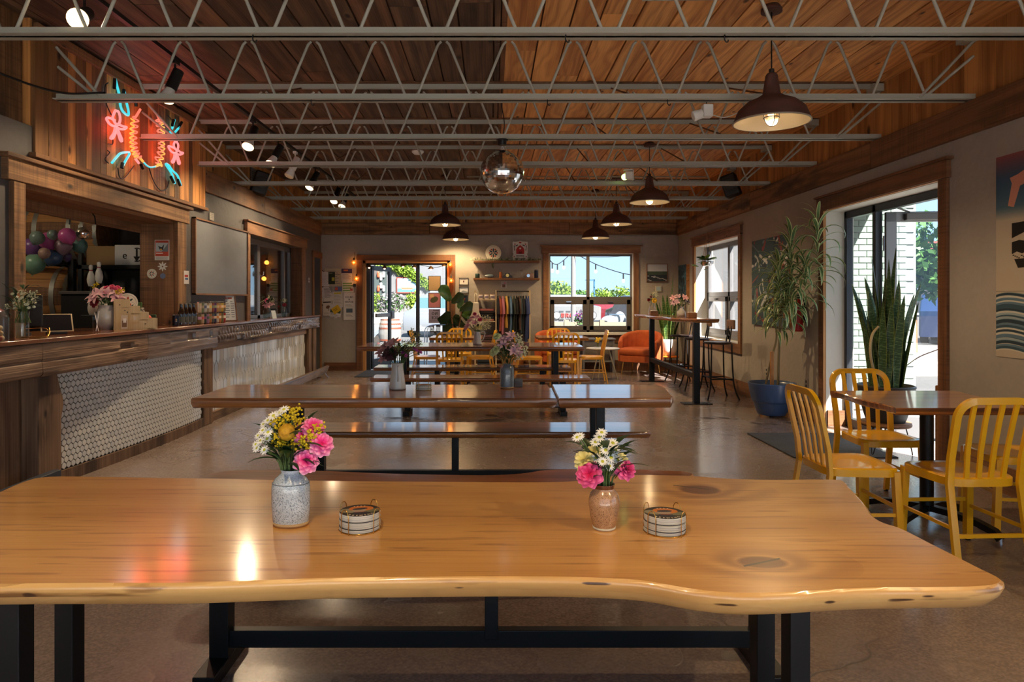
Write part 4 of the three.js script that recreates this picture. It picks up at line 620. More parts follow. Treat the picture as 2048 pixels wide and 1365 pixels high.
M.petal = std({ vertexColors: true, roughness: 0.7, side: THREE.DoubleSide });
const flowerGeo = { // each opens toward +y, unit about 1 = diameter
  daisy(c = [245, 245, 240], ctr = [190, 190, 60]) { const l = []; for (let i = 0; i < 16; i++) { const g = petalGeo(0.48, 0.13, 0.35); g.rotateX(1.25 + (i % 2) * 0.15); g.rotateY(i / 16 * 2 * PI); l.push(paint(g, () => c)); } const b = new THREE.SphereGeometry(0.15, 10, 6); b.scale(1, 0.6, 1); l.push(paint(b, () => ctr)); return merge(l); },
  carnation(c = [228, 40, 128], e = [250, 190, 215]) { const l = []; for (let k = 0; k < 5; k++) for (let i = 0; i < 7 - (k > 3 ? 3 : 0); i++) { const g = petalGeo(0.52 - k * 0.05, 0.44 - k * 0.05, 0.9, 0.5 + (i % 2) * 0.4); g.rotateX(1.35 - k * 0.3); g.rotateY(i / 7 * 2 * PI + k * 0.6 + rr(-0.15, 0.15)); const m = 0.5 - k * 0.05; l.push(paint(g, (x, y, z) => mix3(c, e, clamp((Math.hypot(x, y, z) - m * 0.62) * 5)))); } return merge(l); },
  lily(c = [214, 160, 170], e = [236, 208, 206]) { const l = []; for (let i = 0; i < 6; i++) { const g = petalGeo(0.62, 0.3, 0.8); g.rotateX(0.75 + (i % 2) * 0.2); g.rotateY(i / 6 * 2 * PI); l.push(paint(g, (x, y, z) => mix3(c, e, clamp(Math.hypot(x, z) * 2)))); } return merge(l); },
  ball(c = [206, 164, 30]) { const g = new THREE.IcosahedronGeometry(0.5, 3); const p = g.attributes.position; for (let i = 0; i < p.count; i++) { const k = 1 + 0.06 * Math.sin(p.getX(i) * 40) * Math.sin(p.getY(i) * 40 + p.getZ(i) * 37); p.setXYZ(i, p.getX(i) * k, p.getY(i) * k, p.getZ(i) * k); } g.computeVertexNormals(); return paint(g, (x, y) => mix3(c, [170, 120, 20], clamp(0.5 + Math.sin(x * 60) * Math.sin(y * 60) * 0.5))); },
  spray(c = [222, 190, 20], n = 46, rad = 0.07) { const l = []; for (let i = 0; i < n; i++) { const b = new THREE.IcosahedronGeometry(rad * rr(0.7, 1.2), 0); b.translate(rr(-0.5, 0.5), rr(-0.25, 0.3), rr(-0.3, 0.3)); l.push(paint(b, () => mix3(c, [150, 150, 30], rnd() * 0.4))); } return merge(l); },
};
const FG = {};
const fget = (kind, key, ...a) => (FG[key] ??= flowerGeo[kind](...a));
const leafGeo = (L, W, curl) => petalGeo(L, W, curl, 0.3);
function bouquet(name, label, group, base, heads, leaves, spread = 0.02, yr = 0, k = 1) {
  heads = heads.map(([g, x, y, z, q, p]) => [g, x * k, y * k, z * k, q * k, p]);
  // base: mouth of the vase; heads: [kindKey, geometry, dx, dy, dz, size, tiltX, tiltZ, partName]
  const b = thing(name, label, 'flowers', base, 0, group), st = [];
  for (const [geo, x, y, z, s, part] of heads) {
    const dir = V(x, y * 0.7 + 0.02, z + 0.02).normalize(), m = mesh(part, geo, M.petal, b); m.position.set(x, y, z); m.scale.setScalar(s); m.quaternion.setFromUnitVectors(V(0, 1, 0), dir.lerp(V(0, 0.25, 0.9), 0.45).normalize()); m.rotateY(rnd() * 6);
    const r0 = spread * rr(0.2, 0.9), an = Math.atan2(z, x); st.push(tube([[r0 * Math.cos(an), -0.05, r0 * Math.sin(an)], [x * 0.4, y * 0.45, z * 0.4], [x * 0.98, y - s * 0.05, z * 0.98]], 0.0022, 8, 4));
  }
  mesh('stems', st, M.stem, b); const lv = [];
  for (let i = 0; i < leaves; i++) { const g = leafGeo(rr(0.05, 0.1), rr(0.012, 0.024), 0.9), a = rnd() * 6.3; g.rotateX(rr(0.3, 1.1)); g.rotateY(a); g.translate(Math.sin(a) * spread * rr(0.3, 1.6), rr(0, 0.08) + yr * rnd(), Math.cos(a) * spread * rr(0.3, 1.6)); lv.push(g); }
  if (lv.length) mesh('leaves', lv, M.leafDark, b); return b;
}
const speckle = (base, spot, dens, w = 512) => tex(w, w, (u, v) => { const n = vn(u * 250, v * 250, 250, 250), m = vn(u * 140 + 5, v * 140, 140, 140), t = fb(u, v, 5, 8, 3); let c = base.map((x) => x * (0.86 + 0.28 * t)); return mix3(c, spot, clamp((n - (1 - dens)) * 6) * 0.8 + clamp((m - (1.03 - dens)) * 8) * 0.5); }, 1, 1);
const lat = (prof, m, seg = 40) => lathe(prof, seg);
// first table: blue bottle vase and brown speckled vase
const YT = 0.76;
{
  const v = thing('ceramic_vase', 'speckled blue-grey stoneware bottle vase with bare clay foot on honey table', 'vase', [-0.536, YT, -1.85]);
  const mm = phy({ map: speckle([196, 208, 218], [92, 106, 124], 0.34), roughness: 0.25, clearcoat: 0.8, clearcoatRoughness: 0.08 });
  const prof = [[0.047, 0.012], [0.049, 0.03], [0.0505, 0.06], [0.051, 0.1], [0.0505, 0.118], [0.048, 0.13], [0.041, 0.143], [0.032, 0.152], [0.0265, 0.158], [0.0255, 0.163], [0.0275, 0.168], [0.0255, 0.17], [0.0225, 0.166], [0.022, 0.15], [0.03, 0.13]];
  mesh('body', lathe(prof, 48), mm, v).scale.set(1, 1, 0.78); mesh('clay_foot', lathe([[0, 0], [0.046, 0], [0.0475, 0.013], [0, 0.013]], 48), plain(198, 166, 122, 0.8), v).scale.set(1, 1, 0.78); mesh('shoulder_groove', T(R(new THREE.TorusGeometry(0.0485, 0.0012, 6, 48), 'X', PI / 2), 0, 0.129, 0), plain(96, 104, 112, 0.5), v).scale.set(1, 1, 0.78);
  v.scale.y = 0.875;
  const car = fget('carnation', 'carPink'), dz = fget('daisy', 'daisy'), sp = fget('spray', 'sprayY'), H = [];
  for (const [x, y, z, s] of [[0.042, 0.028, 0.03, 0.062], [0.073, 0.062, 0.02, 0.06], [0.05, 0.092, 0.0, 0.06], [0.03, 0.075, 0.01, 0.045], [0.022, 0.088, -0.01, 0.04], [0.055, 0.055, -0.01, 0.045]]) H.push([car, x, y, z, s, 'carnation']);
  H.push([fget('ball', 'ballY'), 0.0, 0.088, 0.03, 0.036, 'craspedia']);
  for (const [x, y, z] of [[0.03, 0.062, 0.025], [0.05, 0.072, 0.02], [0.06, 0.09, 0.015], [-0.01, 0.11, 0.0], [0.0, 0.125, -0.01], [-0.03, 0.105, 0.01], [-0.025, 0.072, 0.02], [0.01, 0.1, -0.01], [-0.01, 0.06, 0.01], [0.016, 0.082, 0.0]]) H.push([sp, x, y, z, 0.042, 'goldenrod_spray']);
  for (const [x, y, z] of [[-0.055, 0.09, 0.02], [-0.06, 0.068, 0.02], [-0.048, 0.05, 0.03], [-0.068, 0.052, 0.02], [-0.04, 0.088, 0.03], [-0.05, 0.108, 0.0], [-0.025, 0.125, 0.0], [-0.035, 0.12, 0.01], [-0.072, 0.075, 0.0], [-0.06, 0.1, 0.0], [-0.07, 0.06, 0.02], [-0.045, 0.072, 0.02], [-0.015, 0.132, 0]]) H.push([dz, x, y, z, rr(0.022, 0.03), 'daisy']);
  bouquet('flower_bouquet', 'pink carnations, white daisies and yellow craspedia in the blue-grey bottle vase', null, [-0.536, YT + 0.147, -1.85], H, 50, 0.024, 0.035, 1.22);
}
{
  const v = thing('ceramic_vase', 'glossy brown speckled vase with white foot on honey table', 'vase', [0.296, YT, -1.82]);
  mesh('body', lathe([[0.029, 0.008], [0.032, 0.02], [0.037, 0.045], [0.0405, 0.075], [0.0405, 0.092], [0.036, 0.11], [0.029, 0.12], [0.0262, 0.127], [0.0268, 0.135], [0.0278, 0.139], [0.026, 0.14], [0.024, 0.132], [0.024, 0.12]], 48), phy({ map: speckle([190, 148, 112], [54, 34, 22], 0.26), roughness: 0.2, clearcoat: 0.9, clearcoatRoughness: 0.06 }), v);
  mesh('white_foot', lathe([[0, 0], [0.029, 0], [0.0305, 0.009], [0, 0.009]], 40), plain(222, 214, 200, 0.7), v); mesh('brown_neck', T(lathe([[0.0262, 0], [0.0272, 0.008], [0.0284, 0.012], [0.0284, 0.0135], [0.026, 0.0135]], 40), 0, 0.127, 0), phy({ color: col(96, 52, 34), roughness: 0.25, clearcoat: 0.8 }), v);
  v.scale.y = 0.84;
  const car = fget('carnation', 'carPink2', [206, 24, 92], [240, 120, 170]), cy = fget('carnation', 'carCream', [222, 206, 120], [240, 230, 170]), dz = fget('daisy', 'daisy'), H = [];
  for (const [x, y, z, s] of [[-0.034, 0.028, 0.02, 0.062], [0.044, 0.035, 0.01, 0.05], [0.03, 0.042, 0.0, 0.045]]) H.push([car, x, y, z, s, 'carnation']); for (const [x, y, z, s] of [[-0.04, 0.052, 0.0, 0.055], [0.03, 0.052, 0.0, 0.05], [-0.02, 0.066, -0.01, 0.04]]) H.push([cy, x, y, z, s, 'cream_carnation']);
  for (const [x, y, z] of [[-0.008, 0.055, 0.03], [0.006, 0.046, 0.03], [0.0, 0.076, 0.02], [0.022, 0.074, 0.01], [0.01, 0.062, 0.025], [0.024, 0.056, 0.02], [-0.01, 0.098, 0.0], [-0.018, 0.088, 0.0], [-0.005, 0.108, 0.0], [-0.05, 0.1, 0.0], [-0.056, 0.098, 0.0], [0.018, 0.086, 0.0], [-0.018, 0.058, 0.01]]) H.push([dz, x, y, z, rr(0.022, 0.03), 'daisy']);
  bouquet('flower_bouquet', 'white daisies and magenta carnations in the brown speckled vase', null, [0.296, YT + 0.115, -1.82], H, 44, 0.022, 0.035, 1.27);
}
// coaster stacks in brass wire holders
function coasters(x, d, label, hl, n, turn, yBase = YT) {
  const face = M.coasterTop ?? (M.coasterTop = std({ roughness: 0.6, map: canvasTex(256, 256, (g, w) => {
    g.fillStyle = '#2b2420'; g.fillRect(0, 0, w, w); g.fillStyle = '#8a8570'; g.beginPath(); g.ellipse(60, 120, 60, 44, 0.4, 0, 7); g.fill(); g.fillStyle = '#6f7058'; g.beginPath(); g.ellipse(206, 140, 50, 34, -0.3, 0, 7); g.fill();
    g.fillStyle = '#c8742c'; g.beginPath(); g.ellipse(138, 88, 78, 54, 0.1, 0, 7); g.fill(); g.fillStyle = '#a08c7a'; g.beginPath(); g.ellipse(124, 126, 44, 36, 0, 0, 7); g.fill(); g.fillStyle = '#26293a'; g.beginPath(); g.ellipse(132, 92, 48, 20, -0.1, 0, 7); g.fill(); g.fillRect(84, 160, 86, 46); g.fillStyle = '#8c3c28'; g.fillRect(96, 156, 66, 10);
    g.fillStyle = '#f0e8d8'; g.font = 'bold 24px sans-serif'; g.textAlign = 'center'; const arc = (s, a0, a1, r) => { for (let i = 0; i < s.length; i++) { const a = a0 + (a1 - a0) * i / (s.length - 1); g.save(); g.translate(128 + r * Math.cos(a), 128 + r * Math.sin(a)); g.rotate(a + (a0 < 0 ? PI / 2 : -PI / 2)); g.fillText(s[i], 0, 8); g.restore(); } };
    arc('BREWING', 2.3, 0.84, 104); g.fillRect(94, 34, 8, 10); g.fillRect(114, 28, 10, 10); g.fillRect(136, 28, 10, 10); g.fillRect(158, 34, 10, 10);
  }) })), edge = [plain(214, 214, 208, 0.8), plain(196, 196, 190, 0.8), plain(60, 62, 66, 0.8)];
  const h = thing('coaster_holder', hl, 'coaster holder', [x, yBase, -d], turn, 'brass coaster holders'), r = 0.054, top = 0.004 + n * 0.0026;
  for (let k = 0; k < 4; k++) { const a = PI / 4 + k * PI / 2, t = V(-Math.sin(a), 0, Math.cos(a)), o = V(Math.cos(a) * (r + 0.003), 0, Math.sin(a) * (r + 0.003)), q = (s, y) => o.clone().addScaledVector(t, s).setY(y); mesh('wire_loop', tube([q(-0.012, 0), q(-0.012, 0.03), q(-0.011, 0.05), q(-0.006, 0.06), q(0, 0.062), q(0.006, 0.06), q(0.011, 0.05), q(0.012, 0.03), q(0.012, 0)], 0.0012, 28, 5), M.brass, h); }
  mesh('base_ring', T(R(new THREE.TorusGeometry(r, 0.0012, 5, 32), 'X', PI / 2), 0, 0.0015, 0), M.brass, h);
  const g = new THREE.CylinderGeometry(r - 0.001, r - 0.001, 0.0023, 36);
  for (let i = 0; i < n; i++) { const m = mesh('paper_coaster', g, i === n - 1 ? [edge[0], M.coasterTop, edge[0]] : edge[i % 7 === 3 ? 2 : i % 2]); m.position.set(x + rr(-0.001, 0.001), yBase + 0.0045 + i * 0.0026, -d + rr(-0.001, 0.001)); m.rotation.y = turn + PI / 2 + (i === n - 1 ? 0 : rr(0, 6)); tag(m, i === n - 1 ? label.replace('coaster in', 'coaster topmost in') : label, 'coaster', 'coasters of ' + label); }
}
coasters(-0.346, 1.82, 'printed paper coaster in the holder beside the blue-grey bottle vase', 'brass wire coaster holder beside the blue-grey bottle vase', 17, 0.25);
coasters(0.45, 1.8, 'printed paper coaster in the holder beside the brown speckled vase', 'brass wire coaster holder beside the brown speckled vase', 17, -0.05);
coasters(-0.455, 4.64, 'grey paper coaster in the holder beside the white pitcher', 'brass wire coaster holder beside the white pitcher', 12, 0.1);
solo('coaster_caddy', [rbx(-0.03, 0.03, 0, 0.06, -0.03, 0.03, 0.004)], M.winFrame, 'small grey caddy beside the blue-grey vase on the pitcher table', 'caddy', [0.185, YT, -4.8]);
// pitcher and vase on the second table
const glaze = phy({ color: col(196, 194, 188), roughness: 0.2, clearcoat: 0.8, clearcoatRoughness: 0.06 });
{
  const p = thing('ceramic_pitcher', 'tall white ceramic pitcher with a pinched spout on red-brown table', 'pitcher', [-0.632, YT, -4.66]);
  mesh('body', lathe([[0, 0], [0.055, 0], [0.056, 0.012], [0.05, 0.06], [0.043, 0.11], [0.038, 0.15], [0.039, 0.168], [0.042, 0.178], [0.04, 0.178], [0.036, 0.165], [0.035, 0.14]], 40), glaze, p); mesh('handle', tube([[0.036, 0.16, 0], [0.06, 0.15, 0.0], [0.066, 0.11, 0], [0.05, 0.06, 0]], 0.0065, 20, 7), glaze, p).rotation.y = -PI / 2 + 0.2;
  const H = [], bg = fget('carnation', 'burg', [52, 20, 30], [78, 34, 42]), li = fget('lily', 'lilyDusk', [150, 96, 100], [196, 150, 148]), pu = fget('daisy', 'purp', [142, 40, 120], [90, 30, 80]), gr = fget('spray', 'sprayG', [120, 132, 90], 40, 0.05);
  H.push([bg, -0.035, 0.06, 0.03, 0.09, 'dark_dahlia'], [bg, -0.05, 0.05, 0.02, 0.07, 'dark_dahlia']); for (const [x, y, z] of [[-0.06, 0.09, 0], [-0.085, 0.06, 0.01], [-0.02, 0.11, -0.01], [-0.07, 0.03, 0.02], [-0.03, 0.1, 0.01]]) H.push([li, x, y, z, 0.06, 'dusky_lily']); for (const [x, y, z] of [[0.03, 0.06, 0.02], [0.1, 0.07, 0], [0.085, 0.08, 0], [0.12, 0.06, 0], [0.045, 0.045, 0.02]]) H.push([pu, x, y, z, 0.026, 'purple_aster']); for (const [x, y, z] of [[0.02, 0.1, 0], [0.07, 0.12, 0], [0.09, 0.16, 0], [0.06, 0.09, 0], [0.1, 0.11, 0], [0.0, 0.09, 0.02]]) H.push([gr, x, y, z, 0.06, 'seed_spray']);
  bouquet('flower_bouquet', 'dark burgundy and dusky pink flowers in the tall white pitcher', null, [-0.632, YT + 0.172, -4.66], H, 60, 0.05, 0.06, 1.3);
}
const vaseGrey = phy({ map: speckle([104, 116, 124], [56, 66, 76], 0.35), roughness: 0.25, clearcoat: 0.7, clearcoatRoughness: 0.08 });
{
  const v = thing('ceramic_vase', 'slate blue stoneware bottle vase on the red-brown table', 'vase', [0.106, YT, -4.72]);
  mesh('body', lathe([[0.047, 0.012], [0.048, 0.06], [0.048, 0.12], [0.044, 0.14], [0.034, 0.154], [0.027, 0.16], [0.027, 0.168], [0.024, 0.168], [0.022, 0.15]], 40), vaseGrey, v); mesh('clay_foot', lathe([[0, 0], [0.046, 0], [0.047, 0.013], [0, 0.013]], 40), plain(170, 140, 100, 0.8), v);
  const H = [], li = fget('lily', 'lilyMauve', [176, 130, 150], [214, 180, 190]), wh = fget('spray', 'sprayW', [214, 214, 196], 44, 0.06), gy = fget('carnation', 'green', [176, 186, 120], [206, 208, 160]);
  for (const [x, y, z] of [[-0.02, 0.1, 0.02], [0.0, 0.13, 0], [0.03, 0.07, 0.03], [0.055, 0.06, 0.02], [-0.03, 0.13, 0], [0.02, 0.15, -0.01], [0.05, 0.09, 0]]) H.push([li, x, y, z, 0.06, 'mauve_lily']); for (const [x, y, z] of [[-0.075, 0.065, 0.01], [-0.055, 0.15, 0], [-0.06, 0.08, 0.02]]) H.push([gy, x, y, z, 0.05, 'green_carnation']); for (const [x, y, z] of [[0.07, 0.1, 0], [0.085, 0.06, 0], [0.06, 0.13, 0], [0.07, 0.04, 0.01]]) H.push([wh, x, y, z, 0.07, 'white_spray']);
  bouquet('flower_bouquet', 'mauve lilies and white sprays in the slate blue vase', null, [0.106, YT + 0.165, -4.72], H, 44, 0.035, 0.05, 1.28);
}
{
  const p = thing('enamel_jug', 'white enamel jug with a loop handle on the far long table', 'jug', [-0.19, YT, -9.35]);
  mesh('body', lathe([[0, 0], [0.062, 0], [0.06, 0.02], [0.048, 0.1], [0.04, 0.16], [0.043, 0.175], [0.04, 0.175], [0.036, 0.15]], 36), glaze, p); mesh('handle', tube([[0.042, 0.165, 0], [0.09, 0.175, 0], [0.1, 0.14, 0], [0.075, 0.07, 0], [0.054, 0.05, 0]], 0.006, 24, 7), glaze, p); mesh('spout', tube([[-0.04, 0.165, 0], [-0.055, 0.178, 0]], 0.012, 6, 8), glaze, p);
  const H = [], pk = fget('lily', 'lilyPink', [206, 136, 150], [236, 190, 190]), rd = fget('carnation', 'rasp', [190, 40, 80], [220, 100, 130]), ye = fget('carnation', 'carCream'), wh = fget('spray', 'sprayW');
  for (const [x, y, z] of [[-0.1, 0.07, 0.02], [-0.08, 0.12, 0], [-0.12, 0.04, 0.01], [-0.05, 0.15, 0], [-0.03, 0.1, 0.03], [0.0, 0.16, 0]]) H.push([pk, x, y, z, 0.075, 'pink_lily']); H.push([rd, 0.03, 0.14, 0.02, 0.06, 'red_carnation'], [rd, -0.03, 0.2, 0, 0.05, 'red_carnation'], [ye, 0.0, 0.06, 0.04, 0.075, 'cream_carnation'], [ye, 0.03, 0.05, 0.04, 0.06, 'cream_carnation']); for (const [x, y, z] of [[0.09, 0.1, 0], [0.12, 0.12, 0], [0.07, 0.06, 0.02], [0.1, 0.06, 0], [0.08, 0.15, 0]]) H.push([wh, x, y, z, 0.09, 'white_spray']);
  bouquet('flower_bouquet', 'pink lilies, red carnations and white sprays in the enamel jug', null, [-0.19, YT + 0.17, -9.35], H, 40, 0.05, 0.05, 1.25);
}
// ---------------------------------------------------------------- the bar
{
  const XF = -3.06;
  const hew = woodTex([172, 140, 112], [92, 66, 48], { rings: 5, knots: 4, stain: 0.6, stainC: [44, 32, 26] });
  const mA = std({ map: hew, roughness: 0.6, bumpMap: grainBump, bumpScale: 0.004 }), mB = phy({ map: woodTex([150, 128, 110], [84, 66, 54], { rings: 5, stain: 0.7, stainC: [46, 36, 30] }), roughness: 0.35, clearcoat: 0.9, clearcoatRoughness: 0.22, bumpMap: grainBump, bumpScale: 0.003 });
  const hewn = (d0, d1, y0, y1, adze, pockets) => {
    const nu = Math.round((d1 - d0) / 0.014), prof = []; const N = 26;
    for (let j = 0; j <= N; j++) prof.push(j === 0 ? [-0.19, y0] : j === N ? [-0.19, y1] : [0, lerp(y0, y1, (j - 1) / (N - 2))]);
    const pos = [], idx = [], uv = [];
    for (let i = 0; i <= nu; i++) for (let j = 0; j <= N; j++) {
      const d = lerp(d0, d1, i / nu); let [x, y] = prof[j], f = (y - y0) / (y1 - y0);
      if (x === 0) {
        const e = Math.min(f, 1 - f); x -= 0.02 * Math.pow(clamp(1 - e * 9), 2); x += 0.012 * (fb(d * 0.21, f * 0.5, 16, 9, 4) - 0.5);
        if (adze) { const q = d * 11 + 2.2 * fb(d * 0.3, f, 7, 3, 2) + f * 1.1; x -= 0.016 * Math.pow(Math.abs(Math.sin(q * PI)), 1.5) * (0.4 + fb(d * 0.5, f, 9, 4, 2)); }
        const cr = Math.abs(f - (0.52 + 0.25 * (fb(d * 0.13 + 0.1, 0.4, 9, 3, 3) - 0.5))); if (cr < 0.03 && fb(d * 0.2, 0.9, 8, 3, 2) > 0.4) x -= 0.018 * (1 - cr / 0.03);
        for (const [p0, p1, q0, q1] of pockets) if (d > p0 && d < p1 && f > q0 && f < q1) x -= 0.07;
      }
      pos.push(XF + x, y, -d); uv.push(d, (j / N) * 0.4 + y0);
    }
    for (let i = 0; i < nu; i++) for (let j = 0; j < N; j++) { const a = i * (N + 1) + j, b = a + N + 1; idx.push(a, b, b + 1, a, b + 1, a + 1); }
    let g = new THREE.BufferGeometry(); g.setAttribute('position', new THREE.Float32BufferAttribute(pos, 3)); g.setAttribute('uv', new THREE.Float32BufferAttribute(uv, 2)); g.setIndex(idx); g.computeVertexNormals();
    const ends = bx(XF - 0.18, XF - 0.03, y0 + 0.015, y1 - 0.015, -d0 - 0.001, -d1 + 0.001, 'z'); return [g, ends];
  };
  const bar = thing('bar_counter', 'long bar with hewn timber fascia, white hexagon tile front and plank top', 'bar counter');
  mesh('counter_top', [rbx(XL - 0.55, XF + 0.015, 1.07, 1.1, -2.5, -7.17, 0.006, 'z'), rbx(XL, XF + 0.012, 1.07, 1.1, -7.17, -12.34, 0.006, 'z')], phy({ map: redWood, roughness: 0.3, color: new THREE.Color(0.7, 0.6, 0.55), ...gloss }), bar);
  const beamPart = (g, m) => mesh('hewn_beam', g, m, bar);
  beamPart(hewn(2.5, 4.72, 0.84, 1.07, false, []), mA); beamPart(hewn(4.725, 6.17, 0.835, 1.07, false, [[5.72, 5.93, 0.5, 0.68]]), mA); beamPart(hewn(6.175, 7.74, 0.83, 1.07, false, [[6.98, 7.16, 0.55, 0.8], [7.52, 7.6, 0.55, 0.85]]), mB);
  beamPart(hewn(7.745, 10.2, 0.875, 1.07, true, [[8.35, 8.6, 0.0, 0.3], [9.5, 9.65, 0.2, 0.55]]), mB); beamPart(hewn(10.205, 12.34, 0.875, 1.07, true, [[11.0, 11.12, 0.1, 0.45]]), mB);
  const postM = wood(hew, 0.8, { color: new THREE.Color(0.72, 0.68, 0.64) });
  mesh('post', rbx(XF - 0.2, XF - 0.035, 0, 0.84, -7.46, -7.7, 0.01, 'y'), postM, bar); mesh('post', rbx(XF - 0.16, XF - 0.03, 0, 0.88, -11.72, -11.9, 0.01, 'y'), postM, bar); mesh('post', rbx(XF - 0.16, XF - 0.05, 0, 0.88, -12.1, -12.3, 0.01, 'y'), postM, bar); mesh('post', rbx(XF - 0.24, XF - 0.16, 0, 0.84, -4.42, -4.74, 0.008, 'y'), postM, bar);
  { const o = []; for (let i = 0; i <= 24; i++) { const y = i / 24 * 0.84; o.push([0.0 + 0.028 * (fb(i / 24, 0.3, 4, 3, 3) - 0.3) + (y > 0.68 ? (y - 0.68) * -0.3 : 0) + 0.03 * Math.exp(-Math.pow((y - 0.62) / 0.07, 2)), y]); } const pts = [[-0.24, 0], ...o, [-0.24, 0.84]]; const p = extrude(pts, 0.12, 0.006); p.rotateY(PI / 2); p.translate(XF - 0.17, 0, -4.99); mesh('post', uvm(p, 'y'), postM, bar); }
  // curved small hexagon panel
  const curve = new THREE.CatmullRomCurve3([[-3.23, 4.97], [-3.19, 5.4], [-3.14, 6.0], [-3.11, 6.6], [-3.105, 7.1], [-3.12, 7.5]].map(([x, d]) => V(x, 0, -d))), L = curve.getLength();
  const tileM = [phy({ color: col(226, 228, 226), roughness: 0.18, clearcoat: 0.6, clearcoatRoughness: 0.08 }), phy({ color: col(216, 219, 219), roughness: 0.2, clearcoat: 0.6, clearcoatRoughness: 0.08 }), phy({ color: col(232, 232, 228), roughness: 0.16, clearcoat: 0.6, clearcoatRoughness: 0.1 })];
  const grout = plain(58, 52, 44, 0.9), hexShape = (w, h, point) => { const q = point, a = w / 2, b = h / 2; return [[0, -b], [a, -b + q], [a, b - q], [0, b], [-a, b - q], [-a, -b + q]]; };
  const tileGeo = (w, h, q, th) => { const g = extrude(hexShape(w - 0.009, h - 0.009, q), th - 0.0015, 0.0015); g.translate(0, 0, -0.001); return g; };
  const backing = (pts, y0, y1) => { const pos = [], idx = []; pts.forEach((p) => pos.push(p.x, y0, p.z, p.x, y1, p.z)); for (let i = 0; i < pts.length - 1; i++) { const a = i * 2; idx.push(a, a + 1, a + 2, a + 1, a + 3, a + 2); } const g = new THREE.BufferGeometry(); g.setAttribute('position', new THREE.Float32BufferAttribute(pos, 3)); g.setAttribute('uv', new THREE.Float32BufferAttribute(new Float32Array(pos.length / 3 * 2), 2)); g.setIndex(idx); g.computeVertexNormals(); return g; };
  const cp = curve.getSpacedPoints(40); mesh('grout', backing(cp, 0.0, 0.84), Object.assign(grout, { side: THREE.DoubleSide }), bar);
  const W = 0.05, Hh = 0.0577, g0 = tileGeo(W, Hh, Hh / 4, 0.006), rest = []; let cnt = 0; const cells = [];
  for (let r = 0; r < 17; r++) for (let i = 0; i < Math.floor(L / W) - 1; i++) cells.push([r, i]);
  cells.sort((a, b) => a[1] - b[1]);
  for (const [r, i] of cells) { const s = (i + 0.5 + (r % 2) * 0.5) * W, t = s / L; if (t > 0.985) continue; const p = curve.getPointAt(t), q = curve.getTangentAt(t), ang = Math.atan2(q.x, q.z) + PI / 2, y = 0.118 + r * Hh * 0.75; // tile faces the room
    const rotY = Math.atan2(-q.z, q.x); const o = new THREE.Object3D(); o.position.set(p.x, y, p.z); o.rotation.y = rotY - 0 ; o.updateMatrix();
    const nrm = V(0, 0, 1).applyAxisAngle(V(0, 1, 0), o.rotation.y); if (nrm.x < 0) { o.rotation.y += PI; o.updateMatrix(); }
    if (cnt < 300) { const m = mesh('hexagon_tile', g0, tileM[Math.floor(rnd() * 3)], bar); m.position.copy(o.position); m.rotation.y = o.rotation.y; cnt++; } else { const g = g0.clone(); g.applyMatrix4(o.matrix); rest.push(g); } }
  mesh('hexagon_tiles', rest, tileM[0], bar).userData.kind = 'stuff';
  mesh('base_board', (() => { const a = []; for (let i = 0; i < 40; i++) { const p = cp[i].clone().setY(0.045), q = cp[i + 1].clone().setY(0.045); p.x += 0.012; q.x += 0.012; a.push(sweep([p, q], 0.02, 0.09, V(0, 1, 0))); } return a; })(), wood(hew, 0.7, { color: new THREE.Color(0.62, 0.58, 0.56) }), bar);
  // picket tile panels
  const picket = (d0, d1, X0, X1, y0, y1) => {
    mesh('grout', backing([V(X0 - 0.001, 0, -d0), V(X1 - 0.001, 0, -d1)], 0, 0.9), grout, bar);
    const w = 0.105, h = 0.25, q = 0.05, g = tileGeo(w, h, q, 0.009), n = Math.floor((d1 - d0) / w); let k = 0;
    for (let r = 0; r < 5; r++) for (let i = 0; i < n; i++) { const d = d0 + (i + 0.5 + (r % 2) * 0.5) * w, y = y0 + 0.04 + r * (h - q); if (y - h / 2 > y1 || d > d1 - w / 2) continue; const m = mesh('picket_tile', g, tileM[(k++ * 7 + r) % 3], bar); m.position.set(lerp(X0, X1, (d - d0) / (d1 - d0)), y, -d); m.rotation.set(rr(-0.03, 0.03), PI / 2 + rr(-0.05, 0.05), 0); }
  };
  picket(7.72, 11.72, XF - 0.12, XF - 0.1, 0.1, 0.78); picket(2.6, 4.42, XF - 0.15, XF - 0.15, 0.1, 0.8);
  mesh('rail_board', [bx(XF - 0.11, XF - 0.07, 0.795, 0.88, -7.7, -11.75, 'z')], wood(hew, 0.6, { color: new THREE.Color(1.0, 1.0, 1.02) }), bar);
  mesh('base_board', [bx(XF - 0.11, XF - 0.07, 0, 0.1, -7.7, -11.75, 'z'), bx(XF - 0.15, XF - 0.1, 0, 0.1, -2.5, -4.42, 'z')], postM, bar);
  mesh('bag_hook', tube([[XF - 0.15, 0.8, -4.36], [XF - 0.1, 0.78, -4.36], [XF - 0.06, 0.72, -4.36], [XF - 0.09, 0.69, -4.36], [XF - 0.13, 0.71, -4.36]], 0.009, 16, 6), M.black, bar);
  const fr = thing('foot_rest', 'grey weathered plank foot rest on steel legs along the bar', 'foot rest', [-2.96, 0, -10.6]);
  const pl = mesh('plank', rbx(-0.02, 0.02, 0.08, 0.22, -1.65, 1.6, 0.004, 'z'), mB, fr); pl.rotation.z = -0.35; for (const z of [-1.5, 0, 1.4]) mesh('leg', [cyl(V(0.02, 0.12, z), V(0.1, 0, z - 0.05), 0.008, 6), cyl(V(0, 0.12, z), V(-0.08, 0, z), 0.008, 6)], M.chrome, fr);
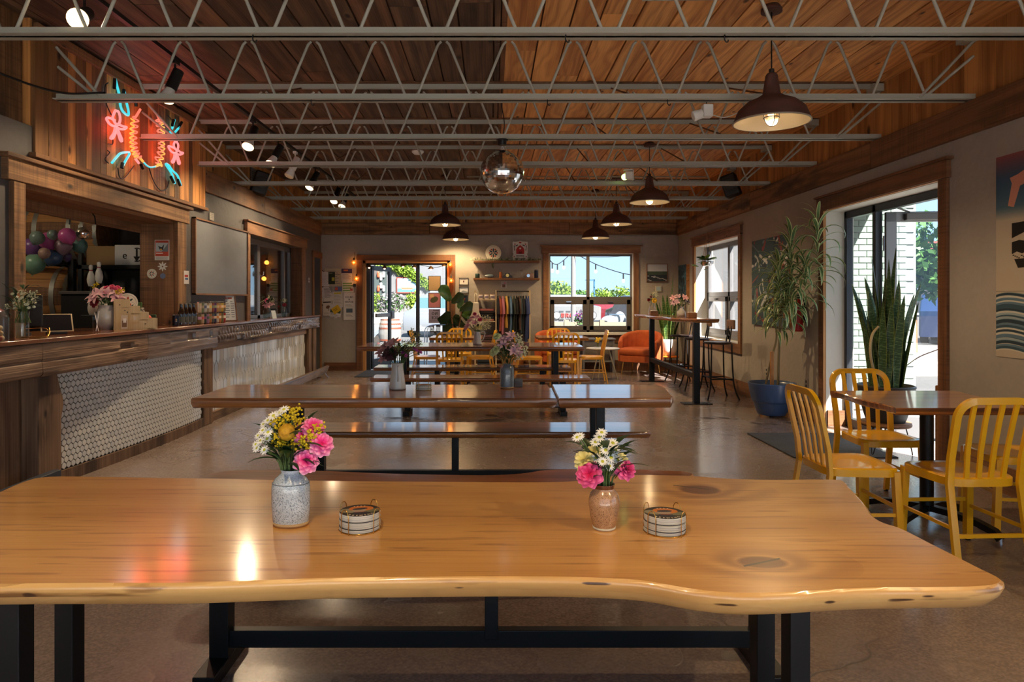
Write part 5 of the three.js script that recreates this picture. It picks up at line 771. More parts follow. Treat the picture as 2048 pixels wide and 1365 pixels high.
  const bf = thing('foot_rest', 'dark blue-grey foot rest plank below the picket tiles by the hook', 'foot rest', [-2.98, 0, -3.9]); mesh('plank', rbx(-0.03, 0.03, 0.12, 0.2, -0.85, 0.9, 0.004, 'z'), plain(58, 66, 78, 0.5), bf); mesh('leg', [cyl(V(0, 0.14, -0.6), V(0, 0, -0.6), 0.02, 8), cyl(V(0, 0.14, 0.6), V(0, 0, 0.6), 0.02, 8)], M.steelBlack, bf);
}
// ---------------------------------------------------------------- room behind the hatch
struct('floor_1', bx(-7.6, XL - 0.4, -0.12, 0, -8.4, -1, 'x', [0, 0]), M.floor, 'dark floor of the room behind the hatch');
struct('wall_1', [bx(-7.7, -7.6, 0, 2.9, -8.5, -1), bx(-7.7, XL - 0.3, 0, 2.36, -8.5, -8.42), bx(-7.7, XL - 0.3, 0, 2.9, -1.05, -1)], M.wallDark, 'dark wall of the room behind the hatch');
{ const c = struct('ceiling_1', bx(-7.7, XL - 0.3, 2.9, 3.0, -8.5, -1), std({ map: plasterMap([214, 200, 166], [196, 180, 148], 0.8), roughness: 0.9 }), 'cream ceiling of the room behind the hatch');
  mesh('upper_wall', bx(-7.7, XL - 0.3, 2.36, 2.9, -8.5, -8.42), c.material, c); for (const x of [-5.45, -5.2]) mesh('wall_pipe', bx(x - 0.03, x + 0.03, 2.36, 2.9, -8.42, -8.38, 'y'), M.dark, c);
  const lp = thing('ceiling_lamp', 'round ceiling lamp of the room behind the hatch', 'lamp', [-5.2, 2.87, -5.4]); mesh('diffuser', lathe([[0, -0.06], [0.12, -0.05], [0.16, 0], [0, 0.02]], 30), std({ color: col(240, 226, 196), emissive: new THREE.Color(1, 0.85, 0.62), emissiveIntensity: 0.6 }), lp); mesh('base', lathe([[0, 0.0], [0.17, 0.0], [0.17, 0.03], [0, 0.03]], 30), M.white, lp); const pl = new THREE.PointLight(new THREE.Color(1, 0.85, 0.64), 0.9); pl.position.set(0, -0.14, 0); pl.castShadow = true; pl.shadow.radius = 8; pl.name = 'lamp_light'; lp.add(pl); }
function barrel(label, pos, turn, tiltAxis, k = 1, group = 'oak barrels behind the hatch', upright = false) {
  const b = thing('oak_barrel', label, 'barrel', pos, turn, group), prof = (r) => { const o = []; for (let i = 0; i <= 10; i++) { const t = i / 10; o.push([r * (0.82 + 0.18 * Math.sin(PI * t)), (t - 0.5) * 0.9]); } return o; };
  const inner = new THREE.Group(); inner.name = 'barrel_body'; b.add(inner); if (!upright) inner.rotation.z = PI / 2; inner.scale.setScalar(k); if (upright) inner.position.y = 0.45 * k;
  const n = 22, pr = prof(0.345); for (let s = 0; s < n; s++) { const g = new THREE.LatheGeometry(pr.map(([x, y]) => new THREE.Vector2(x, y)), 1, s / n * 2 * PI + 0.006, 2 * PI / n - 0.012); mesh('stave', uvm(g, 'y'), s % 3 ? M.honey : M.trim, inner); }
  mesh('core', lathe([[0, -0.44], ...prof(0.338), [0, 0.44]], 24), M.trimDark, inner);
  for (const t of [0.02, 0.16, 0.3, 0.7, 0.84, 0.98]) { const r = 0.35 * (0.82 + 0.18 * Math.sin(PI * t)); mesh('hoop', T(new THREE.CylinderGeometry(r, r, 0.05, 30, 1, true), 0, (t - 0.5) * 0.88, 0), M.hoop ?? (M.hoop = plain(150, 148, 140, 0.5, 0.6, { side: THREE.DoubleSide })), inner); }
  return b;
}
barrel('pale oak barrel lying below the balloons behind the hatch', [-4.95, 1.4, -7.75], 0.12);
barrel('dark oak barrel on the upper rack, hidden partly by the hatch post', [-5.75, 2.12, -7.3], 0.7); barrel('dark oak barrel on the upper rack above the balloons', [-4.85, 2.12, -7.9], 0.1);
solo('barrel_rack', [bx(-6.4, -4.5, 1.74, 1.8, -7.4, -7.46), bx(-6.4, -4.5, 1.74, 1.8, -8.1, -8.16), bx(-6.4, -4.5, 1.0, 1.06, -7.4, -7.46), bx(-6.4, -4.5, 1.0, 1.06, -8.1, -8.16), ...[[-6.4, -7.43], [-4.5, -7.43], [-6.4, -8.13], [-4.5, -8.13]].map(([x, z]) => bx(x - 0.03, x + 0.03, 0, 1.8, z - 0.03, z + 0.03, 'y'))], M.black, 'black steel rack holding oak barrels behind the hatch', 'barrel rack');
{ // balloons
  const cols = { grey: [120, 140, 130], pink: [196, 88, 150], purple: [132, 84, 148], mauve: [140, 112, 120], teal: [84, 120, 112], beige: [170, 140, 124], blue: [66, 88, 118], mint: [132, 172, 142], pale: [170, 140, 140], plum: [80, 60, 92] }, kinds = Object.keys(cols);
  const dat = [['grey', 290, 415, 55], ['pink', 375, 440, 70], ['purple', 255, 485, 75], ['pink', 525, 400, 65], ['mauve', 495, 480, 65], ['teal', 620, 475, 60], ['beige', 345, 535, 45], ['blue', 415, 570, 65], ['mint', 270, 615, 80], ['grey', 410, 390, 40], ['pale', 612, 395, 40], ['plum', 520, 560, 40]];
  const cnt = {}; dat.forEach(([k, x, y, r], i) => { const d = 6.75 + (i % 3) * 0.17, px = x / 3.9, py = 370 + y / 3.9, R0 = r / 3.9 * d / 1385; const b = thing('balloon', `${i === 3 ? 'pink balloon beside the small mirror ball, in' : k + ' party balloon in'} the cluster behind the hatch`, 'balloon', [(px - 983) / 1385 * d, 1.36 - (py - 601) / 1385 * d, -d], 0, 'balloon cluster ' + k);
    const m = M['bal' + k] ?? (M['bal' + k] = phy({ color: col(...cols[k]), roughness: 0.3, transmission: 0.1, thickness: 0 })); mesh('skin', lathe([[0, -1.12], [0.1, -1.08], [0.45, -0.88], [0.82, -0.5], [0.98, 0], [0.9, 0.45], [0.6, 0.8], [0.25, 0.96], [0, 1]].map(([a, c]) => [a * R0, c * R0]), 28), m, b); mesh('knot', T(new THREE.ConeGeometry(R0 * 0.09, R0 * 0.14, 8), 0, -R0 * 1.17, 0), m, b); b.rotation.z = rr(-0.7, 0.7); });
}
{ // boxes on a shelf
  solo('steel_shelf', [bx(-4.95, -4.15, 1.7, 1.74, -7.45, -8.0), bx(-4.95, -4.15, 0.9, 0.94, -7.45, -8.0), ...[[-4.93, -7.47], [-4.17, -7.47], [-4.93, -7.98], [-4.17, -7.98]].map(([x, z]) => bx(x - 0.02, x + 0.02, 0, 2.0, z - 0.02, z + 0.02, 'y'))], M.black, 'black steel shelf with boxes behind the hatch', 'shelf').position.set(0.5, 0, 0.0);
  solo('cardboard_box', rbx(-0.15, 0.15, 0, 0.21, -0.16, 0.16, 0.004), plain(150, 118, 78, 0.9), 'plain brown cardboard box on the steel shelf', 'box', [-4.26, 1.74, -7.68], 0.08);
  const wt = canvasTex(256, 160, (g) => { g.fillStyle = '#cfcac0'; g.fillRect(0, 0, 256, 160); g.fillStyle = '#26221f'; g.font = 'bold 70px sans-serif'; g.fillText('e', 60, 110); g.lineWidth = 9; g.strokeStyle = '#26221f'; g.beginPath(); g.arc(178, 78, 54, -1.9, 1.9); g.stroke(); g.fillRect(170, 30, 16, 70); g.beginPath(); g.moveTo(150, 92); g.lineTo(206, 92); g.lineTo(178, 136); g.fill(); g.font = '18px sans-serif'; g.fillText('. . . .', 60, 150); });
  const wb = thing('cardboard_box', 'white printed cardboard box with a black arrow on the steel shelf', 'box', [-3.91, 1.74, -7.65], 0.05); mesh('carton', rbx(-0.17, 0.17, 0, 0.22, -0.16, 0.16, 0.004), plain(205, 200, 190, 0.9), wb); mesh('print', T(plane(0.33, 0.21), 0, 0.11, 0.162), std({ map: wt, roughness: 0.9 }), wb);
  // beer tap tower with bowling pin handles
  const tw = thing('tap_tower', 'dark beer tap cabinet behind the hatch', 'tap tower', [-4.3, 0, -6.95]); mesh('cabinet', rbx(0.05, 0.5, 0, 1.42, -0.12, 0.12, 0.01), M.black, tw); mesh('drip_rail', rbx(0.04, 0.51, 1.42, 1.45, -0.14, 0.14, 0.005), M.winFrame, tw); for (const x of [0.28, 0.36]) mesh('faucet', cyl(V(x, 1.45, 0), V(x, 1.51, 0.0), 0.01, 6), M.dark, tw);
  const pin = (x, y, d, lab) => { const p = thing('bowling_pin_tap', lab, 'bar tap', [x, y, -d], 0, 'bowling pin tap handles'); mesh('pin', lathe([[0, 0], [0.022, 0], [0.034, 0.04], [0.037, 0.07], [0.03, 0.115], [0.017, 0.15], [0.015, 0.165], [0.02, 0.19], [0.017, 0.21], [0, 0.218]], 20), plain(218, 212, 200, 0.35), p); mesh('collar_band', T(new THREE.CylinderGeometry(0.0185, 0.0185, 0.01, 16, 1, true), 0, 0.16, 0), plain(150, 30, 36, 0.4), p); };
  pin(-4.02, 1.5, 6.95, 'white bowling pin tap handle on the upper taps'); pin(-3.94, 1.53, 6.95, 'white bowling pin tap handle on the upper taps'); for (let i = 0; i < 3; i++) pin(-3.78 + i * 0.055, 1.22 + (i === 1 ? 0.03 : 0), 6.55, 'white bowling pin tap handle on the lower taps');
  solo('tap_stand', [rbx(-3.86, -3.6, 1.1, 1.22, -6.6, -6.5, 0.005)], M.black, 'low black tap stand on the bar behind the lily vase', 'tap stand');
  const mb = thing('mirror_ball', 'small mirror ball hanging inside the hatch', 'mirror ball', [-3.72, 1.97, -6.3]); const g = new THREE.SphereGeometry(0.055, 28, 18).toNonIndexed(); g.computeVertexNormals(); mesh('mirror_facets', g, plain(220, 222, 226, 0.05, 1), mb).userData.kind = 'stuff'; mesh('string', cyl(V(0, 0.05, 0), V(0, 0.18, 0), 0.002, 5), M.chrome, mb); mesh('hanger', tube([[-0.12, 0.08, 0], [-0.1, 0.17, 0], [0, 0.2, 0], [0.1, 0.17, 0], [0.12, 0.08, 0]], 0.006, 16, 5), M.black, mb);
}
// ---------------------------------------------------------------- things on the bar
const YB = 1.1;
{
  const j = thing('glass_jar', 'lidded glass jar of candy with printed label on the bar end', 'jar', [-3.13, YB, -4.36]); mesh('glass', lathe([[0, 0.002], [0.075, 0.002], [0.08, 0.015], [0.08, 0.15], [0.07, 0.165], [0.062, 0.17]], 36), M.clear, j); mesh('lid', lathe([[0.066, 0.165], [0.07, 0.175], [0.05, 0.2], [0.02, 0.215], [0.016, 0.225], [0.022, 0.24], [0.016, 0.252], [0, 0.254]], 30), M.clear, j);
  for (let i = 0; i < 26; i++) { const m = mesh('candy', ball(0.017, 0, 0, 0, 8, 6), plain(...[[150, 70, 46], [190, 160, 110], [120, 50, 60], [200, 190, 160]][i % 4], 0.5), j); const a = i * 2.4, r = 0.05 * Math.sqrt((i % 9) / 9); m.position.set(r * Math.cos(a), 0.02 + Math.floor(i / 9) * 0.032, r * Math.sin(a)); }
  mesh('label', (() => { const g = new THREE.CylinderGeometry(0.0815, 0.0815, 0.1, 16, 1, true, -0.2, 1.1); g.translate(0, 0.09, 0); return g; })(), std({ side: THREE.DoubleSide, roughness: 0.7, map: canvasTex(128, 128, (g) => { g.fillStyle = '#d8d2c2'; g.fillRect(0, 0, 128, 128); g.fillStyle = '#3b4754'; g.fillRect(0, 4, 128, 26); g.fillStyle = '#c8a050'; g.fillRect(40, 40, 50, 44); g.fillStyle = '#a83a2c'; g.font = 'bold 22px sans-serif'; g.textAlign = 'center'; g.fillRect(28, 92, 72, 11); g.fillRect(40, 110, 48, 10); }) }), j);
  solo('beer_can', lathe([[0, 0], [0.028, 0], [0.033, 0.01], [0.033, 0.105], [0.028, 0.12], [0, 0.12]], 24), plain(28, 36, 66, 0.35, 0.4), 'dark blue can beside the candy jar', 'can', [-3.18, YB, -4.16]);
  const v = thing('glass_vase', 'tall ribbed glass vase beside the candy jar', 'vase', [-3.13, YB, -4.62]); mesh('glass', (() => { const g = lathe([[0, 0.002], [0.036, 0.002], [0.04, 0.02], [0.04, 0.17], [0.043, 0.185]], 28); const p = g.attributes.position; for (let i = 0; i < p.count; i++) { const a = Math.atan2(p.getZ(i), p.getX(i)), k = 1 + 0.04 * Math.sin(a * 7) * Math.sin(p.getY(i) * 160); p.setX(i, p.getX(i) * k); p.setZ(i, p.getZ(i) * k); } g.computeVertexNormals(); return g; })(), M.clear, v); mesh('water', lathe([[0, 0.006], [0.035, 0.006], [0.037, 0.13], [0, 0.13]], 20), phy({ color: col(225, 235, 228), transmission: 1, thickness: 0, roughness: 0.02 }), v);
  const wh = fget('daisy', 'tinyWhite', [226, 222, 190], [190, 180, 110]), sp = fget('spray', 'sprayW'), H = []; for (let i = 0; i < 34; i++) { const a = rnd() * 6.3, r = Math.sqrt(rnd()) * 0.1; H.push([i % 3 ? wh : sp, r * Math.cos(a), 0.07 + rnd() * 0.11 - r * 0.4, r * Math.sin(a) * 0.6, i % 3 ? 0.026 : 0.05, 'white_blossom']); } bouquet('flower_bouquet', 'white waxflower spray in the ribbed glass vase', null, [-3.13, YB + 0.16, -4.62], H, 40, 0.06, 0.12);
}
{
  const s = thing('tablet_stand', 'tilted tablet till on the bar with a black shell', 'tablet', [-3.32, YB, -5.3], 0.75); const g = mesh('tablet', rbx(-0.11, 0.11, 0.02, 0.17, -0.006, 0.006, 0.004), plain(170, 150, 120, 0.4, 0.4), s); g.rotation.x = -0.45; const sc = mesh('screen', T(plane(0.2, 0.135), 0, 0.095, 0.0068), plain(34, 32, 36, 0.12), s); sc.rotation.x = -0.45; mesh('stand', [rbx(-0.06, 0.06, 0, 0.02, -0.11, 0.03, 0.004), bx(-0.02, 0.02, 0.01, 0.09, -0.06, -0.045)], M.black, s);
  const m = thing('till_monitor', 'black till monitor seen from behind on the bar', 'monitor', [-3.55, YB, -5.15], 0.5); mesh('shell', rbx(-0.2, 0.18, 0.06, 0.3, -0.02, 0.02, 0.01), M.black, m); mesh('top_edge', bx(-0.19, 0.17, 0.3, 0.306, -0.02, 0.02), M.brass, m); mesh('foot', [rbx(-0.1, 0.1, 0, 0.015, -0.1, 0.1, 0.004), bx(-0.03, 0.03, 0, 0.1, -0.03, 0)], M.black, m);
  const fr = thing('sign_holder', 'thin brass wire sign holder lying on the bar', 'sign holder', [-3.2, YB, -4.86], 0.3); mesh('wire', [tube([[-0.1, 0.003, 0.04], [0.06, 0.003, 0.04], [0.07, 0.004, 0], [0.055, 0.06, -0.03], [-0.08, 0.06, -0.03]], 0.003, 30, 5), tube([[0.085, 0.003, 0.045], [0.09, 0.03, 0.01], [0.075, 0.065, -0.03]], 0.003, 12, 5)], M.brass, fr);
  const t = thing('glass_tumbler', 'clear tumbler with straws on the bar', 'glass', [-3.2, YB, -5.62]); mesh('glass', lathe([[0, 0.004], [0.03, 0.004], [0.036, 0.13]], 24), M.clear, t); mesh('straw', [cyl(V(-0.01, 0.01, 0), V(0.02, 0.17, 0.01), 0.003, 5), cyl(V(0.01, 0.01, 0), V(-0.02, 0.16, 0), 0.003, 5)], M.white, t);
  const v = thing('ceramic_vase', 'white ceramic vase behind the wooden display steps', 'vase', [-3.42, YB, -6.15]); mesh('body', lathe([[0, 0], [0.05, 0], [0.075, 0.06], [0.082, 0.12], [0.07, 0.18], [0.062, 0.2], [0.066, 0.215], [0.06, 0.21]], 32), glaze, v);
  const H = [], pk = fget('lily', 'lilyPink'), ro = fget('carnation', 'rasp'), og = fget('carnation', 'orange', [226, 110, 30], [240, 160, 60]), yl = fget('spray', 'sprayY'), dk = fget('carnation', 'deepRed', [120, 16, 34], [150, 30, 46]); for (const [x, y, z] of [[-0.12, 0.1, 0], [-0.04, 0.12, 0.04], [0.02, 0.11, 0.05], [0.1, 0.08, 0.02], [0.08, 0.13, 0], [-0.07, 0.08, 0.05]]) H.push([pk, x, y, z, 0.13, 'pink_lily']); for (const [x, y, z] of [[0.05, 0.18, 0], [0.1, 0.17, 0], [0.0, 0.17, 0]]) H.push([ro, x, y, z, 0.065, 'red_carnation']); H.push([og, 0.15, 0.05, 0.02, 0.06, 'orange_rose'], [og, 0.13, 0.01, 0.04, 0.07, 'orange_rose'], [dk, -0.09, 0.04, 0.04, 0.1, 'deep_red_rose'], [yl, 0.12, 0.14, 0, 0.08, 'goldenrod_spray'], [yl, -0.1, 0.19, 0, 0.06, 'goldenrod_spray']); bouquet('flower_bouquet', 'pink lilies with orange and red blooms in the white bar vase', null, [-3.42, YB + 0.2, -6.15], H, 50, 0.07, 0.05);
}
{ // stepped wooden display with merchandise
  const s = thing('display_stand', 'stepped birch display stand of small goods on the bar', 'display stand', [-3.22, YB, -6.2], 0.55), bir = wood(woodTex([214, 186, 140], [190, 158, 110], { rings: 4, w: 512, h: 256 }), 0.6);
  const stair = [[-0.14, 0], [0.2, 0], [0.2, 0.1], [0.13, 0.1], [0.13, 0.155], [0.06, 0.155], [0.06, 0.21], [-0.02, 0.21], [-0.02, 0.27], [-0.14, 0.27]];
  for (const z of [0.07, -0.08]) mesh('side_panel', uvm(T(extrude(stair, 0.01), 0, 0, z), 'y'), bir, s); for (const [x, y] of [[0.19, 0.0], [0.125, 0.08], [0.055, 0.135], [-0.025, 0.19]]) mesh('tread', bx(x - 0.07, x, y, y + 0.01, -0.08, 0.08), bir, s); for (const [x, y0, y1] of [[0.195, 0.01, 0.06], [0.12, 0.1, 0.13], [0.055, 0.155, 0.18]]) mesh('lip', bx(x - 0.008, x, y0, y1, -0.08, 0.08), bir, s); mesh('back_panel', bx(-0.145, -0.135, 0, 0.27, -0.08, 0.08), bir, s);
  for (const [x, y, z] of [[-0.1, 0.22, 0.081], [-0.06, 0.17, 0.081], [-0.04, 0.155, 0.081], [0.1, 0.05, 0.081]]) mesh('peg_hole', T(R(new THREE.CylinderGeometry(0.005, 0.005, 0.002, 10), 'X', PI / 2), x, y, z), M.black, s);
  const hexT = canvasTex(128, 128, (g) => { g.fillStyle = '#e6ddc8'; g.fillRect(0, 0, 128, 128); g.save(); g.translate(64, 64); for (let i = 0; i < 8; i++) { g.rotate(PI / 4); g.fillStyle = i % 2 ? '#b8452e' : '#27453a'; g.beginPath(); g.ellipse(0, -26, 6, 15, 0, 0, 7); g.fill(); } g.restore(); g.strokeStyle = '#7a7060'; g.lineWidth = 2; g.beginPath(); g.arc(64, 64, 54, 0, 7); g.stroke(); }); M.hexSign = std({ map: hexT, roughness: 0.6 });
  const disc = (n, r, pos, turn, lab) => { const d = thing(n, lab, 'plate', pos, turn); mesh('rim', R(new THREE.CylinderGeometry(r, r, 0.008, 36), 'X', PI / 2), plain(226, 218, 200, 0.6), d); mesh('print', T(new THREE.CircleGeometry(r * 0.97, 36), 0, 0, 0.0045), M.hexSign, d); d.rotation.x = -0.2; return d; };
  disc('round_plaque', 0.085, [-3.28, YB + 0.24, -6.24], 0.55, 'larger cream plaque with a folk star standing in the display'); disc('round_plaque', 0.055, [-3.24, YB + 0.2, -6.21], 0.55, 'smaller cream plaque with a folk star in front of the larger one');
  solo('pine_cone', (() => { const l = []; for (let k = 0; k < 5; k++) for (let i = 0; i < 8; i++) { const g = petalGeo(0.03, 0.014, 0.8); g.rotateX(0.4 + k * 0.25); g.rotateY(i * 0.785 + k * 0.4); g.translate(0, 0.02 - k * 0.003, 0); l.push(g); } return l; })(), std({ color: col(232, 228, 218), side: THREE.DoubleSide }), 'white ceramic cone on the second display step', 'ornament', [-3.155, YB + 0.155, -6.25]);
  solo('enamel_pin', lathe([[0, 0], [0.022, 0], [0.02, 0.012], [0.008, 0.028], [0, 0.03]], 16), plain(214, 92, 70, 0.4), 'coral pink trinket on the third display step', 'ornament', [-3.1, YB + 0.095, -6.27]);
  const f = thing('picture_frame', 'small magnet photo of a dog fixed to the display side', 'photo', [-3.24, YB + 0.07, -6.1], 0.55); mesh('print', new THREE.BoxGeometry(0.05, 0.12, 0.006).translate(0, 0, 0.085), std({ map: canvasTex(64, 128, (g) => { g.fillStyle = '#c9b59c'; g.fillRect(0, 0, 64, 128); g.fillStyle = '#7a5a40'; g.fillRect(8, 50, 48, 60); g.fillStyle = '#e8e0d4'; g.fillRect(20, 30, 30, 40); }), roughness: 0.6 }), f);
  const wg = thing('wine_glass', 'small stemmed glass before the display stand', 'glass', [-3.12, YB, -6.06]); mesh('bowl', lathe([[0, 0.045], [0.03, 0.06], [0.04, 0.09], [0.034, 0.13]], 24), M.clear, wg); mesh('stem', [cyl(V(0, 0.004, 0), V(0, 0.046, 0), 0.004, 8), cyl(V(0, 0, 0), V(0, 0.004, 0), 0.03, 20)], M.clear, wg);
  const tp = (c) => std({ roughness: 0.5, map: canvasTex(64, 64, (g) => { g.fillStyle = c[0]; g.fillRect(0, 0, 64, 64); g.fillStyle = c[1]; for (let i = 0; i < 18; i++) { g.beginPath(); g.ellipse((i * 37) % 64, (i * 23) % 64, 5, 9, i, 0, 7); g.fill(); } }) });
  solo('printed_packet', rbx(-0.035, 0.035, 0, 0.12, -0.015, 0.015, 0.004), tp(['#4e7a3a', '#e8d8d0']), 'upright green floral packet behind the display stand', 'packet', [-3.42, YB + 0.12, -6.7], 0.4); solo('can_carton', rbx(-0.1, 0.1, 0, 0.12, -0.05, 0.05, 0.006), tp(['#2c4a2c', '#c8a860']), 'dark green carton of cans behind the display stand', 'carton', [-3.38, YB, -6.75], 0.4);
}
{ // cans, bottles, menu
  const canProf = [[0, 0.001], [0.026, 0.001], [0.033, 0.012], [0.033, 0.106], [0.027, 0.119], [0.025, 0.121], [0, 0.118]], canG = lathe(canProf.slice(1, 4), 20), lidG = lathe(canProf.slice(3), 20), botG = lathe(canProf.slice(0, 2), 20), cc = [[120, 98, 50], [196, 170, 130], [52, 66, 54], [168, 120, 140], [190, 120, 60], [92, 96, 84], [60, 66, 90], [206, 196, 170], [196, 120, 40], [110, 110, 60], [176, 60, 44], [210, 180, 140], [120, 130, 90], [196, 190, 180], [170, 150, 120], [214, 196, 160], [150, 84, 60], [98, 50, 96], [190, 140, 84], [180, 150, 100], [206, 170, 60], [140, 120, 90]], cn = ['olive gold', 'tan', 'dark green', 'mauve', 'copper', 'sage', 'navy', 'cream', 'orange', 'olive', 'red', 'sand', 'moss', 'grey', 'taupe', 'ivory', 'rust', 'violet', 'amber', 'ochre', 'yellow', 'khaki'];
  for (let i = 0; i < 22; i++) { const r = Math.floor(i / 11), k = i % 11, c = thing('beer_can', `${cn[i]} craft beer can stacked in the ${r ? 'upper' : 'lower'} row before the chalkboard`, 'can', [-3.2, YB + r * 0.122, -(7.56 + k * 0.069)], 0, 'stacked craft beer cans'); mesh('body', canG, plain(...cc[i], 0.3, 0.35), c); mesh('lid', [lidG, botG], M.chrome, c); mesh('label_band', T(new THREE.CylinderGeometry(0.0333, 0.0333, 0.03, 20, 1, true, 0.2, 1.6), 0, 0.065, 0), plain(...cc[(i * 7 + 3) % 22].map((x) => Math.min(255, x + 40)), 0.4), c); }
  const dc = thing('beer_can', 'navy can with a yellow emblem beside the brown bottles', 'can', [-3.2, YB, -7.02]); mesh('body', canG, plain(26, 30, 48, 0.35, 0.3), dc); mesh('lid', [lidG, botG], M.chrome, dc); mesh('emblem', T(new THREE.CylinderGeometry(0.0334, 0.0334, 0.035, 16, 1, true, -0.1, 1.3), 0, 0.06, 0), std({ roughness: 0.5, map: canvasTex(96, 48, (g) => { g.fillStyle = '#1c2030'; g.fillRect(0, 0, 96, 48); g.fillStyle = '#d8a83a'; g.fillRect(44, 6, 12, 30); g.fillStyle = '#c8432e'; g.fillRect(30, 14, 10, 14); g.fillStyle = '#5aa0a8'; g.fillRect(58, 16, 12, 12); g.fillStyle = '#e8e0d0'; g.fillRect(32, 40, 34, 4); }) }), dc);
  for (let i = 0; i < 4; i++) { const b = thing('beer_bottle', 'dark brown beer bottle with a grey label on the bar', 'bottle', [-3.2, YB, -(7.14 + i * 0.1)], 0, 'brown bottles on the bar'); mesh('glass', lathe([[0, 0.001], [0.032, 0.001], [0.034, 0.01], [0.034, 0.11], [0.03, 0.135], [0.018, 0.165], [0.0145, 0.19], [0.0145, 0.215]], 24), phy({ color: col(36, 20, 12), roughness: 0.08, clearcoat: 1 }), b); mesh('cap', lathe([[0.016, 0.212], [0.016, 0.224], [0, 0.226]], 14), M.dark, b); mesh('label', T(new THREE.CylinderGeometry(0.0345, 0.0345, 0.06, 20, 1, true, -0.4, 2.2), 0, 0.06, 0), plain(88, 92, 84, 0.7), b); }
  const mt = canvasTex(128, 200, (g) => { g.fillStyle = '#d3dadb'; g.fillRect(0, 0, 128, 200); g.fillStyle = '#b84a3c'; g.fillRect(24, 14, 30, 12); g.fillRect(62, 14, 42, 12); g.fillStyle = '#3b4a54'; for (let i = 0; i < 8; i++) { g.fillRect(12, 46 + i * 18, 46 + (i * 29) % 20, 5); g.fillRect(84, 46 + i * 18, 22 + (i * 13) % 14, 5); } });
  const m = thing('menu_frame', 'copper framed paper menu leaning on the bar', 'menu', [-3.26, YB, -8.62], PI / 2 - 0.3); mesh('frame', [bx(-0.14, -0.128, 0, 0.33, 0, 0.015), bx(0.128, 0.14, 0, 0.33, 0, 0.015), bx(-0.14, 0.14, 0, 0.012, 0, 0.015), bx(-0.14, 0.14, 0.318, 0.33, 0, 0.015)], M.trim, m); mesh('sheet', T(plane(0.256, 0.306), 0, 0.165, 0.006), std({ map: mt, roughness: 0.6 }), m); m.rotation.z = 0; m.children.forEach((c) => (c.rotation.x = -0.12));
  const gv = (d, h, r, lab) => { const v = thing('glass_vase', lab, 'vase', [-3.16, YB, -d]); mesh('glass', lathe([[0, 0.003], [r * 0.8, 0.003], [r, 0.02], [r, h * 0.6], [r * 0.6, h * 0.85], [r * 0.72, h]], 28), M.clear, v); mesh('water', lathe([[0, 0.006], [r * 0.78, 0.006], [r * 0.96, 0.02], [r * 0.96, h * 0.5], [0, h * 0.5]], 20), phy({ color: col(214, 228, 226), transmission: 1, thickness: 0, roughness: 0.02 }), v); };
  gv(9.75, 0.17, 0.055, 'wide glass bottle vase before the bar window'); gv(10.55, 0.17, 0.04, 'narrow glass bottle vase before the bar window'); { const H = [], pk = fget('carnation', 'carPink2'), wl = fget('lily', 'lilyPink'), wh = fget('spray', 'sprayW'); for (const [x, y, z] of [[0.0, 0.1, 0.03], [-0.02, 0.06, 0.04]]) H.push([pk, x, y, z, 0.06, 'pink_rose']); for (const [x, y, z] of [[0.03, 0.02, 0.05], [0.06, 0.05, 0], [0.0, 0.03, 0.05]]) H.push([wl, x, y, z, 0.09, 'pink_lily']); for (const [x, y, z] of [[0.05, 0.1, 0], [0.08, 0.08, 0], [-0.05, 0.07, 0], [0.03, 0.13, 0]]) H.push([wh, x, y, z, 0.08, 'white_spray']); bouquet('flower_bouquet', 'pink roses and white sprays before the bar window', null, [-3.16, YB + 0.165, -9.75], H, 50, 0.06, 0.08); const H2 = [[fget('carnation', 'deepRed'), 0.01, 0.03, 0.02, 0.07, 'deep_red_rose'], [wh, -0.01, 0.09, 0, 0.07, 'white_spray'], [wh, 0.02, 0.1, 0, 0.06, 'white_spray'], [fget('carnation', 'deepRed'), -0.08, 0.0, 0.02, 0.04, 'deep_red_rose']]; bouquet('flower_bouquet', 'one deep red rose with white sprays before the bar window', null, [-3.16, YB + 0.165, -10.55], H2, 16, 0.04, 0.03); }
  solo('tent_card', [R(bx(-0.035, 0.035, 0, 0.12, -0.001, 0.001), 'X', -0.35)], plain(196, 206, 214, 0.6), 'folded pale table card between the glass vases', 'card', [-3.13, YB, -10.0], 0.9);
}
